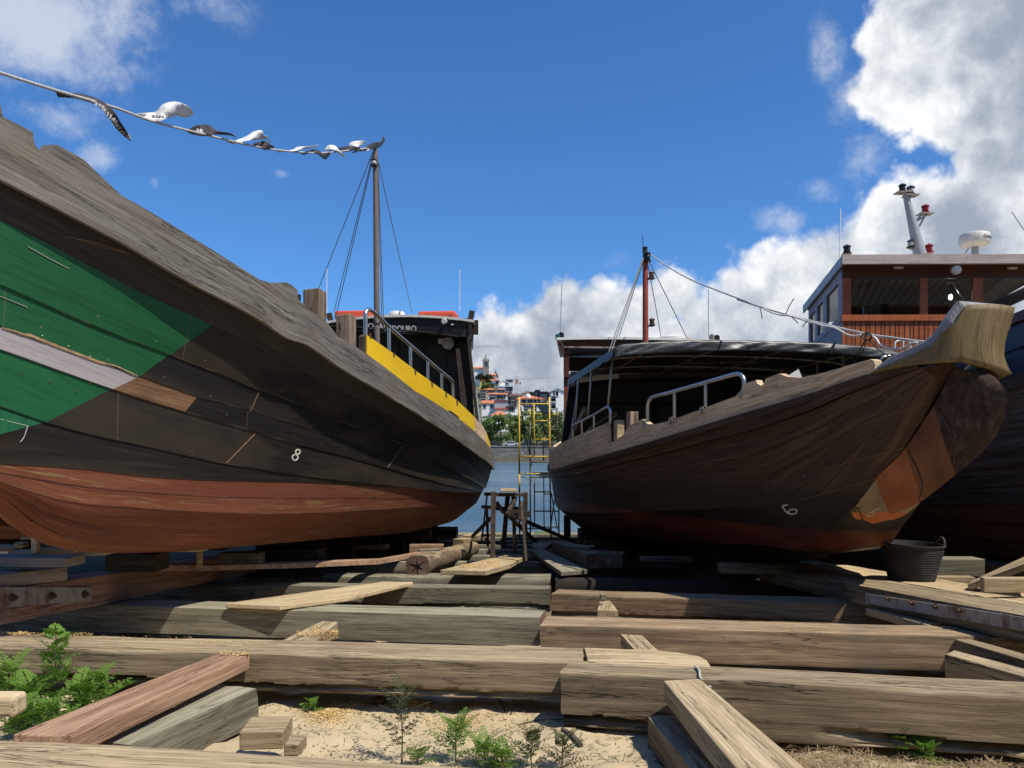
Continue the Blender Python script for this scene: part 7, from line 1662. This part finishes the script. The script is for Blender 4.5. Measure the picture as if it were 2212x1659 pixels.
flag_text(fl[3], 'U', 'blackpaint', B1(1898, 0)[0], B1(1932, 0)[0], B1(0, 744)[1], 6, 0)
# fringe of light letters on the first dark flag
mb = MB(); rng = random.Random(4)
trf = BVHTree.FromPolygons([v.co.copy() for v in fl[0].data.vertices], [tuple(p.vertices) for p in fl[0].data.polygons])
for i in range(46):
    f = i / 45; x = interp(f, [0, .35, .7, 1], [B1(690, 0)[0], B1(800, 0)[0], B1(890, 0)[0], B1(1000, 0)[0]]); y = interp(f, [0, .35, .7, 1], [B1(0, 455)[1], B1(0, 520)[1], B1(0, 640)[1], B1(0, 750)[1]])
    for _ in range(2):
        xx, yy = x + rng.uniform(-3, 3), y + rng.uniform(-2.5, 2.5); r = Vector(((xx - CX) / F, 1, (HY - yy) / F)).normalized(); h = trf.ray_cast(Vector((0, 0, CAMZ)), r)[0]
        if h is None: continue
        s = .012 * rng.uniform(.5, 1.2); c = h - r * .006; mb.poly([c + Vector((-s, 0, -s * .4)), c + Vector((s * .3, 0, -s)), c + Vector((s, 0, s * .5)), c + Vector((-s * .3, 0, s))])
mb.build('lettering', M['flagwhite'], fl[0])
# ------------------------------------------------------------------ the far bank
def hill_z(x, y):
    if y < 214: return 2.62
    z = interp(y, [214, 236, 250, 270, 318, 345, 400, 430, 1600], [2.62, 8.0, 10.5, 12.5, 21.0, 25.5, 37.5, 38.5, 20])
    cap = interp(x, [-40, -9, 3, 30], [46, 40, 24, 22])
    return min(z, cap) + .5 * noise.noise((x * .03, y * .03, 0))
mb = MB(); xs = [-700, -400, -200, -120] + [-80 + 8 * i for i in range(21)] + [120, 200, 400, 700]; ys = [185.4, 200, 213.9] + [220 + 14 * i for i in range(16)] + [480, 600, 900, 1600]
mb.grid([[(x, y, hill_z(x, y)) for x in xs] for y in ys]); tag(mb.build('hillside', M['hill'], smooth=True), kind='structure')
mb = MB(); mb.poly([(-700, 185.2, 2.66), (700, 185.2, 2.66), (700, 213, 2.66), (-700, 213, 2.66)]); tag(mb.build('quay_pavement', M['road']), kind='structure')
mb = MB(); mb.box((0, 184.6, .6), (1400, 1.2, 4.1)); w = tag(mb.build('quay_wall', M['quay']), 'long granite quay wall along the far bank of the river', 'quay wall')
mb = MB(); mb.box((0, 184.55, 2.75), (1400, 1.4, .22)); mb.build('coping', M['w_stone'], w)
rl = thing('quay_railing', 'thin dark railing on top of the far quay wall', 'railing', (0, 184.8, 2.7))
for z in (3.35, 3.75): 
    mb = MB(); mb.bar((-60, 184.8, z), (60, 184.8, z), .05, .05); mb.build('rail', M['blackpaint'], rl)
for k in range(40):
    mb = MB(); mb.bar((-39 + 2 * k, 184.8, 2.8), (-39 + 2 * k, 184.8, 3.8), .06, .06); mb.build('railing_post', M['blackpaint'], rl)
def house(label, x0, x1, ye, yb, Y, roof='hip', yr=None, wall='w_white', rmat='tile', wins=(), depth=10, cat='house', over=.35, name='town_house', ridge=None, balc=()):
    a, b = P(x0, ye, Y), P(x1, ye, Y); zb = min(P(x0, yb, Y).z, hill_z(a.x, Y)) - 1.5; w = b.x - a.x
    o = thing(name, label, cat, ((a.x + b.x) / 2, Y, zb), 'houses on the far hillside')
    mb = MB(); mb.box(((a.x + b.x) / 2, Y + depth / 2, (a.z + zb) / 2), (w, depth, a.z - zb)); wl = mb.build('wall', M[wall], o)
    zr = P(x0, yr, Y).z if yr is not None else a.z + .5; ov = over; xl, xr, yf, yk = a.x - ov, b.x + ov, Y - ov, Y + depth + ov; z0 = a.z + .02
    mb = MB()
    if roof == 'hip':
        r0, r1 = (P(ridge[0], yr, Y).x, P(ridge[1], yr, Y).x) if ridge else (xl + min(w, depth) * .42, xr - min(w, depth) * .42)
        if r0 > r1: r0 = r1 = (r0 + r1) / 2
        ym = Y + depth / 2; A_, B_, C_, D_ = Vector((xl, yf, z0)), Vector((xr, yf, z0)), Vector((xr, yk, z0)), Vector((xl, yk, z0)); E_, F_ = Vector((r0, ym, zr)), Vector((r1 + .05, ym, zr))
        mb.poly([A_, B_, F_, E_]); mb.poly([B_, C_, F_]); mb.poly([C_, D_, E_, F_]); mb.poly([D_, A_, E_]); mb.poly([A_, D_, C_, B_])
    elif roof == 'gable':                          # ridge running away, gable towards the river
        xm = (xl + xr) / 2; mb.hexa([(xl, yf, z0), (xm, yf, zr), (xm, yk, zr), (xl, yk, z0)], [(xl, yf, z0 + .25), (xm, yf, zr + .25), (xm, yk, zr + .25), (xl, yk, z0 + .25)])
        mb.hexa([(xm, yf, zr), (xr, yf, z0), (xr, yk, z0), (xm, yk, zr)], [(xm, yf, zr + .25), (xr, yf, z0 + .25), (xr, yk, z0 + .25), (xm, yk, zr + .25)])
        m2 = MB(); m2.hexa([(a.x, Y, a.z), (b.x, Y, a.z), (b.x, Y + depth, a.z), (a.x, Y + depth, a.z)], [((a.x + b.x) / 2 - .02, Y, zr - .1), ((a.x + b.x) / 2 + .02, Y, zr - .1), ((a.x + b.x) / 2 + .02, Y + depth, zr - .1), ((a.x + b.x) / 2 - .02, Y + depth, zr - .1)]); m2.build('gable_wall', M[wall], o)
    elif roof == 'shed': mb.hexa([(xl, yf, z0), (xr, yf, z0), (xr, yk, zr), (xl, yk, zr)], [(xl, yf, z0 + .3), (xr, yf, z0 + .3), (xr, yk, zr + .3), (xl, yk, zr + .3)])
    else: mb.box(((xl + xr) / 2, Y + depth / 2, z0 + .15), (xr - xl, depth + 2 * ov, .3))
    mb.build('roof', M[rmat], o)
    for (cols, y, hw, hh, *rest) in wins:
        for c in cols:
            p = P(c, y, Y); mb = MB(); mb.box((p.x, Y - .02, p.z), (hw, .12, hh)); wn = mb.build('window', M['win'], o)
            m2 = MB(); m2.box((p.x, Y - .05, p.z - hh / 2 - .12), (hw + .3, .22, .16)); m2.build('sill', M['w_dull'], wn)
    for (c0, c1, y) in balc:
        p, q = P(c0, y, Y), P(c1, y, Y); mb = MB(); mb.box(((p.x + q.x) / 2, Y - .5, p.z), (q.x - p.x, 1.0, .18)); bb = mb.build('balcony', M['w_dull'], o)
        m2 = MB(); m2.box(((p.x + q.x) / 2, Y - .95, p.z + .5), (q.x - p.x, .05, .9)); m2.build('balcony_rail', M['w_slate'], bb)
    return o
k9 = lambda x: (1160 + x / 9.217) * .8848
j9 = lambda y: (860 + y / 9.217) * .8848
def hs(label, x0, x1, ye, yb, Y, **kw):
    if 'yr' in kw: kw['yr'] = j9(kw['yr'])
    if 'ridge' in kw: kw['ridge'] = (k9(kw['ridge'][0]), k9(kw['ridge'][1]))
    kw['wins'] = [([k9(c) for c in cols], j9(y), hw, hh) for cols, y, hw, hh in kw.get('wins', ())]
    kw['balc'] = [(k9(a), k9(b), j9(y)) for a, b, y in kw.get('balc', ())]
    return house(label, k9(x0), k9(x1), j9(ye), j9(yb), Y, **kw)
# church on the hill
ch = hs('white church nave with orange roof on top of the hill, left of its tower', -260, 262, 368, 600, 400, roof='hip', yr=288, ridge=(-200, 215), wins=(([145, 230], 525, 1.6, 2.4),), depth=16, cat='church', name='church', over=.8)
Yc = 396
def lathe_sq(mb, cx, cy, prof, rot=math.pi / 8, n=8):
    mb.lathe((cx, cy, 0), prof, n, Matrix.Rotation(rot, 3, 'Z'))
tw = thing('church_tower', 'grey stone baroque bell tower with dome beside the white nave', 'church tower', P(k9(240), j9(640), Yc))
zz = lambda y: P(0, j9(y), Yc).z
cxt = P(k9(242), 0, Yc).x; wd = (k9(310) - k9(172)) / F * Yc / 2
mb = MB(); mb.box((cxt, Yc + wd, (zz(760) + zz(330)) / 2), (2 * wd * .96, 2 * wd, zz(330) - zz(760))); mb.build('tower_shaft', M['w_stone'], tw)
mb = MB(); mb.box((cxt, Yc + wd, (zz(205) + zz(330)) / 2), (2 * wd * .80, 2 * wd * .8, zz(205) - zz(330))); mb.build('belfry', M['w_stone'], tw)
for y in (335, 205): 
    mb = MB(); mb.box((cxt, Yc + wd, zz(y)), (2 * wd * 1.04, 2 * wd * 1.04, .5)); mb.build('cornice', M['w_stone'], tw)
mb = MB(); mb.box((cxt + .25, Yc + .30, zz(272)), (1.3, .3, 3.0)); mb.build('belfry_opening', M['win'], tw)
for s in (-1, 1):
    mb = MB(); mb.box((cxt + s * wd * .8, Yc + .2, zz(262)), (.7, .5, zz(212) - zz(325))); mb.build('belfry_column', M['w_stone'], tw)
mb = MB(); mb.lathe((cxt, Yc + wd, zz(200)), [(wd * .78, 0), (wd * .74, (zz(150) - zz(200)) * .7), (wd * .55, zz(130) - zz(200)), (wd * .3, zz(103) - zz(200)), (wd * .26, zz(98) - zz(200)), (wd * .2, zz(84) - zz(200)), (.12, zz(76) - zz(200)), (.12, zz(44) - zz(200))], 12); mb.build('dome', M['w_stone'], tw, smooth=True, auto=40)
mb = MB(); mb.lathe((cxt, Yc + wd, zz(60)), [(.05, -.3), (.4, 0), (.05, .3)], 10); mb.build('finial', M['w_slate'], tw)
for s in (-1, 1):
    mb = MB(); mb.lathe((cxt + s * wd * .9, Yc + .5, zz(205)), [(.35, 0), (.4, .6), (.1, 1.6), (.02, 2.2)], 8); mb.build('pinnacle', M['w_stone'], tw)
ch2 = hs('white two tiered church chancel with orange roofs, right of the tower', 288, 482, 522, 640, 402, roof='hip', yr=458, ridge=(300, 440), wins=(([340], 555, 2.4, 1.8),), depth=12, cat='church', name='church_chancel', over=.9)
for x, y0, y1 in ((455, 378, 470), (485, 420, 515), (530, 590, 650)):
    mb = MB(); p = P(k9(x), j9(y1), 401); h = P(0, j9(y0), 401).z - p.z; mb.lathe(p, [(.5, 0), (.45, h * .3), (.2, h * .45), (.12, h * .5), (.08, h)], 8); mb.build('pinnacle', M['w_slate'], ch2, smooth=True, auto=40)
hs('lower white church building with lean to orange roof, under the chancel', 308, 520, 642, 790, 396, roof='hip', yr=585, ridge=(320, 420), wins=(([330, 495], 678, 1.6, 2.4), ([490], 765, 1.6, 1.4)), depth=8, cat='church', name='church_annexe', over=.8)
# houses, far to near
hs('cream gabled building right of the church, below the crane counterweight', 552, 735, 690, 800, 380, roof='gable', yr=632, wall='w_cream', rmat='w_white', wins=(([697], 725, .8, 2.6), ([740], 725, .6, 2.6)), depth=12)
hs('pale bluish white flat house with three windows, near the crane mast', 505, 838, 775, 890, 372, roof='flat', wall='w_bluewhite', rmat='w_bluewhite', wins=(([712, 775, 815], 825, 1.4, 2.2),), depth=10)
hs('yellow gabled house at the left, beside the dark evergreen', 100, 212, 655, 870, 352, roof='gable', yr=628, wall='w_yellow', rmat='tile', wins=(([182], 700, 1.0, 1.8), ([165, 190], 815, .9, 1.8)), depth=8, balc=((145, 215, 755),))
hs('house with long orange roof right below the evergreen', 235, 420, 852, 950, 345, roof='hip', yr=785, wall='w_beige', rmat='tile', wins=(([270, 330, 390], 880, 1.0, 1.6),), depth=9)
hs('house with low orange hip roof under the pale bluish house', 472, 690, 842, 950, 342, roof='hip', yr=798, wall='w_grey', rmat='tile', wins=(([520, 580, 640], 880, 1.0, 1.6),), depth=9)
hs('grey house with brown roof left of the crane foot', 690, 820, 905, 1010, 338, roof='hip', yr=872, wall='w_dull', rmat='tile_brown', wins=(([720, 770], 935, 1.0, 1.5),), depth=9)
hs('long dark brown roofed house behind the big orange roof', 738, 1100, 975, 1060, 330, roof='hip', yr=905, wall='w_dull', rmat='tile_brown', wins=(([780, 850, 920], 1010, 1.2, 1.6),), depth=10)
hs('tall house with brown hip roof and white dormers, above the big orange roof', 1045, 1350, 925, 1060, 335, roof='hip', yr=850, wall='w_white', rmat='tile_brown', wins=(([1240, 1282, 1325], 945, 1.1, 2.2),), depth=12)
hs('dark slate clad tower block, narrower left one', 1362, 1452, 862, 1120, 320, roof='flat', wall='w_slate', rmat='w_slate', depth=10, cat='building', name='slate_building')
hs('dark slate clad block, wider right one', 1452, 1618, 900, 1130, 318, roof='flat', wall='w_slate', rmat='w_slate', depth=10, cat='building', name='slate_building')
hs('small grey white apartment house between the slate block and white gable', 1604, 1712, 905, 1130, 322, roof='flat', wall='w_dull', rmat='w_dull', wins=(([1632, 1670], 942, 1.4, 2.0), ([1632, 1670], 1010, 1.4, 2.0)), depth=10, cat='building')
hs('tall white gabled house next to the red wheelhouse', 1716, 1990, 900, 1420, 250, roof='gable', yr=822, wall='w_white', rmat='w_dull', wins=(([1775, 1840], 925, .7, 1.4), ([1765], 1045, 1.5, 1.6), ([1765], 1080, 1.5, .9), ([1765], 1205, 1.5, 1.6), ([1765], 1240, 1.5, .9), ([1845], 935, .8, 1.6)), depth=12)
hs('white row house with red orange roof and many windows, middle of the slope', 300, 725, 958, 1075, 318, roof='shed', yr=890, wall='w_white', rmat='tile', wins=(([345, 400, 455, 510, 560, 610, 665], 1000, .9, 1.7), ([345, 510, 610], 1045, .9, 1.5)), depth=10, balc=((330, 470, 1000),))
hs('beige house with stacked balconies at the left edge of the gap', 130, 245, 850, 1080, 312, roof='flat', wall='w_beige', rmat='tile', wins=(([165, 210], 890, 1.0, 1.7), ([165, 210], 955, 1.0, 1.7), ([165, 210], 1020, 1.0, 1.7)), depth=9, balc=((135, 245, 915), (135, 245, 980), (135, 245, 1045)))
hs('grey narrow house with balconies left of the big orange roof', 735, 800, 1010, 1290, 290, roof='shed', yr=985, wall='w_white', rmat='tile_brown', wins=(([755, 785], 1050, .8, 1.6), ([755, 785], 1110, .8, 1.6)), depth=9, balc=((735, 800, 1080), (735, 800, 1140)))
hs('second narrow house with balconies, touching the big orange roofed one', 800, 935, 1015, 1300, 288, roof='shed', yr=985, wall='w_grey', rmat='tile_brown', wins=(([825, 865, 905], 1055, .8, 1.7), ([825, 865, 905], 1130, .8, 1.7), ([825, 865, 905], 1220, .8, 1.7)), depth=9, balc=((800, 925, 1095), (800, 925, 1175)))
bh = hs('big white house with orange pyramid roof and arched windows, behind the scaffold', 945, 1535, 1058, 1500, 270, roof='hip', yr=918, ridge=(1180, 1195), wall='w_white', rmat='tile', wins=(([1075, 1120, 1205, 1265, 1345, 1430], 1105, 1.0, 2.4), ([1145, 1250, 1340], 1222, 1.6, 1.0), ([1145, 1250, 1340], 1280, 1.2, 1.2)), depth=16, over=.8)
mb = MB(); p = P(k9(1195), j9(1000), 271); mb.lathe((p.x, p.y, p.z), [(.9, -.5), (.9, .3), (.5, .9), (.05, 1.1)], 12); mb.build('dormer', M['w_white'], bh, smooth=True, auto=50)
hs('white house with orange roof low on the left', 148, 442, 1160, 1420, 262, roof='shed', yr=1058, wall='w_white', rmat='tile', wins=(([210, 370], 1215, 1.1, 1.2),), depth=10)
hs('grey sheet clad building in the middle, above the red roof', 455, 735, 1095, 1300, 258, roof='flat', wall='w_grey', rmat='tile_red', depth=8, cat='building')
hs('low building with dark red roof in front of the grey clad one', 448, 722, 1292, 1420, 250, roof='shed', yr=1235, wall='w_white', rmat='tile_red', depth=8)
m9 = crop(1100, 750, 5.53)
house('low house with bright orange roof just above the trees', m9(545, 0)[0], m9(770, 0)[0], m9(0, 1462)[1], m9(0, 1540)[1], 236, 'hip', m9(0, 1395)[1], 'w_white', 'tile', (), 9)
hs('white gap house between the red roof and the big orange roofed house', 720, 945, 1225, 1480, 252, roof='shed', yr=1200, wall='w_white', rmat='tile_brown', wins=(([760, 810, 860], 1270, 1.0, 1.6),), depth=8)
# cranes
def crane(label, x, yb, yt, xa, xb, ya, yc, Y, mat, s=1.0):
    o = thing('tower_crane', label, 'crane', P(x, yb, Y), 'tower cranes above the roofs')
    a, b = P(x, yb + 40, Y), P(x, yt, Y); w = .9 * s
    def truss(name, p, q, h, m):
        d = (q - p); n = max(6, int(d.length / (h * 1.3))); up = Vector((0, 0, 1)) if abs(d.normalized().z) < .5 else Vector((1, 0, 0)); mbx = MB()
        for k in (-.5, .5): mbx.bar(p + up * h * k, q + up * h * k * (.7 if name == 'jib' else 1), .16, .16)
        o1 = mbx
        for i in range(n):
            s0 = -.5 if i % 2 else .5; mbx.bar(p + d * (i / n) + up * h * s0, p + d * ((i + 1) / n) - up * h * s0, .10, .10)
        return mbx.build(name, M[m], o)
    truss('tower', a, b, 1.1 * s, mat); jl, jr = P(xa, ya, Y), P(xb, yc, Y); jm = jl.lerp(jr, (x - xa) / (xb - xa))
    truss('jib', jm, jr, 1.0 * s, 'crane_grey'); truss('counter_jib', jl, jm, .7 * s, 'crane_grey')
    mb = MB(); mb.box(jl + Vector((2.2, 0, -.4)), (4.6, 1.2, 1.5)); mb.build('counterweight', M['w_slate'], o)
    mb = MB(); mb.box(P(x + 1.5, ya + 2.5, Y), (1.5, 1.4, 2.2)); mb.build('cab', M[mat], o)
    for q in (jr.lerp(jm, .12), jl.lerp(jm, .1)):
        mb = MB(); mb.bar(P(x + 2.5, yt, Y), q + Vector((0, 0, .5)), .07, .07); mb.build('tie_rod', M['crane_grey'], o)
    hk = jm.lerp(jr, .12); mb = MB(); mb.bar(hk, hk - Vector((0, 0, 7.5)), .08, .08); mb.build('hoist_line', M['w_slate'], o)
    mb = MB(); mb.box(hk - Vector((0, 0, 2.2)), (.8, .5, 1.2)); mb.build('hook_block', M['w_slate'], o)
crane('tower crane with long jib pointing right above the roofs', k9(925), j9(940), j9(540), k9(675), k9(1655), j9(632), j9(572), 430, 'crane')
crane('crane of which only the jib tip shows, above the church', 948, 840, 740, 930, 1079, 751, 748, 470, 'crane_grey')
for x, y0, y1, lab in ((1415, 775, 860, 'thin roof aerial on the narrow slate block'), (1478, 750, 895, 'tall thin aerial on the wide slate block, left one'), (1540, 760, 895, 'tall thin aerial on the wide slate block, right one')):
    mb = MB(); mb.bar(P(k9(x), j9(y1), 322), P(k9(x), j9(y0), 322), .10, .10); tag(mb.build('roof_aerial', M['w_slate'], None), lab, 'aerial', 'roof aerials on the slate blocks')
# trees on the far quay, and the evergreens by the church
def tree(label, x, yt, yb, Y, rx, mat, seed, n=900, group='trees along the far quay', leaf_s=.6, trunkf=.16):
    rng = random.Random(seed); b = P(x, yb, Y); t = P(x, yt, Y); H = t.z - b.z; o = thing('leafy_tree', label, 'tree', b, group)
    m = MB(); k0 = b + Vector((0, 0, H * trunkf)); m.tube([b, k0, b + Vector((rng.uniform(-.3, .3), 0, H * .7))], [.28, .22, .08], 8)
    for i in range(5):
        a = i * 1.256 + rng.random(); m.tube([k0 + Vector((0, 0, .1 * i)), k0 + Vector((math.cos(a) * rx * .5, math.sin(a) * rx * .5, H * .25 + .1 * i))], [.12, .04], 6)
    m.build('trunk', M['bark'], o)
    cl = [(Vector((rng.gauss(0, .42) * rx, rng.gauss(0, .4) * rx, H * rng.uniform(trunkf + .05, .94)))) for _ in range(26)]
    L = MB()
    for _ in range(n):
        c = rng.choice(cl); f = c.z / H; lim = rx * (1 - .55 * max(0, (f - .55) / .45) ** 1.5)
        if math.hypot(c.x, c.y) > lim: c = Vector((c.x, c.y, 0)).normalized() * lim * .9 + Vector((0, 0, c.z))
        v = Vector((rng.gauss(0, 1), rng.gauss(0, 1), rng.gauss(0, .8))).normalized() * rng.uniform(.5, 1.0) * rx * .30; p = b + c + v
        u = Vector((rng.uniform(-1, 1), rng.uniform(-1, 1), rng.uniform(-1, 1))).normalized(); w = u.cross(Vector((rng.uniform(-1, 1), rng.uniform(-1, 1), 1))).normalized(); s = leaf_s * rng.uniform(.6, 1.3)
        L.poly([p - u * s * .6, p + w * s * .35, p + u * s * .6, p - w * s * .35])
    L.build('crown', M[mat], o)
tl_ = [(1003, 882, 966, 199), (1034, 893, 966, 203), (1058, 899, 966, 200), (1083, 894, 966, 196), (1109, 889, 966, 199), (1134, 886, 966, 201), (1160, 885, 966, 196), (1183, 888, 966, 200), (1207, 890, 966, 198), (1234, 886, 966, 200)]
wh_ = ['far left, half hidden by the green boat', 'leftmost fully seen, by the green boat', 'second from the stern of the green boat', 'below the bright orange roof', 'just left of the scaffold', 'behind the left post of the scaffold', 'in the middle of the scaffold', 'behind the ladder side of the scaffold', 'touching the stern of the brown boat', 'mostly hidden behind the brown boat']
for i, ((x, yt, yb, Yt), s) in enumerate(zip(tl_, wh_)): tree('round green plane tree on the far quay, ' + s, x, yt, yb, Yt, 2.9 + .25 * ((i * 7) % 3), 'tree', 40 + i, 1500)
tree('dark round evergreen on the slope beside the church', k9(212), j9(530), j9(700), 360, 4.6, 'evergreen', 80, 1200, 'evergreens below the church', .8, .08)
tree('small dark evergreen bush below the church annexe', k9(350), j9(712), j9(800), 352, 2.4, 'evergreen', 81, 500, 'evergreens below the church', .6, .08)
tree('light green bush left of the small evergreen bush', k9(265), j9(700), j9(790), 350, 2.6, 'tree', 82, 500, 'evergreens below the church', .6, .08)
# parked cars along the quay
rng = random.Random(12)
def car(x, Y, mat, label):
    b = P(x, 0, Y); o = thing('parked_car', label, 'car', (b.x, Y, 2.66), 'cars parked on the far quay'); mb = MB(); L = 4.2
    pr = [(-2.1, .35), (-2.1, .8), (-1.5, .95), (-.9, 1.45), (.7, 1.45), (1.3, .98), (2.05, .85), (2.1, .35)]
    prism(mb, [(b.x + px_, Y - .8, 2.66 + z) for px_, z in pr], (0, 1.6, 0)); mb.build('body', M[mat], o, bevel=.06)
    mb = MB(); prism(mb, [(b.x + px_, Y - .82, 2.66 + z) for px_, z in ((-1.15, 1.0), (-.8, 1.36), (.62, 1.36), (1.02, 1.0))], (0, .02, 0)); mb.build('side_window', M['win'], o)
    for wx in (-1.3, 1.3):
        mb = MB(); mb.lathe((b.x + wx, Y - .84, 2.66 + .33), [(.33, 0), (.33, .2)], 14, Matrix.Rotation(-math.pi / 2, 3, 'X')); mb.build('wheel', M['tyre'], o)
for i, (x, mt_, s) in enumerate(((1066, 'car_dark', 'dark parked car on the far quay, nearest the stern of the green boat'), (1104, 'car_light', 'light parked car on the far quay, left of the scaffold'), (1141, 'car_dark', 'dark parked car on the far quay, seen through the left of the scaffold'), (1180, 'car_dark', 'dark parked car on the far quay, seen through the right of the scaffold'))): car(x, 190 + i * .2, mt_, s)
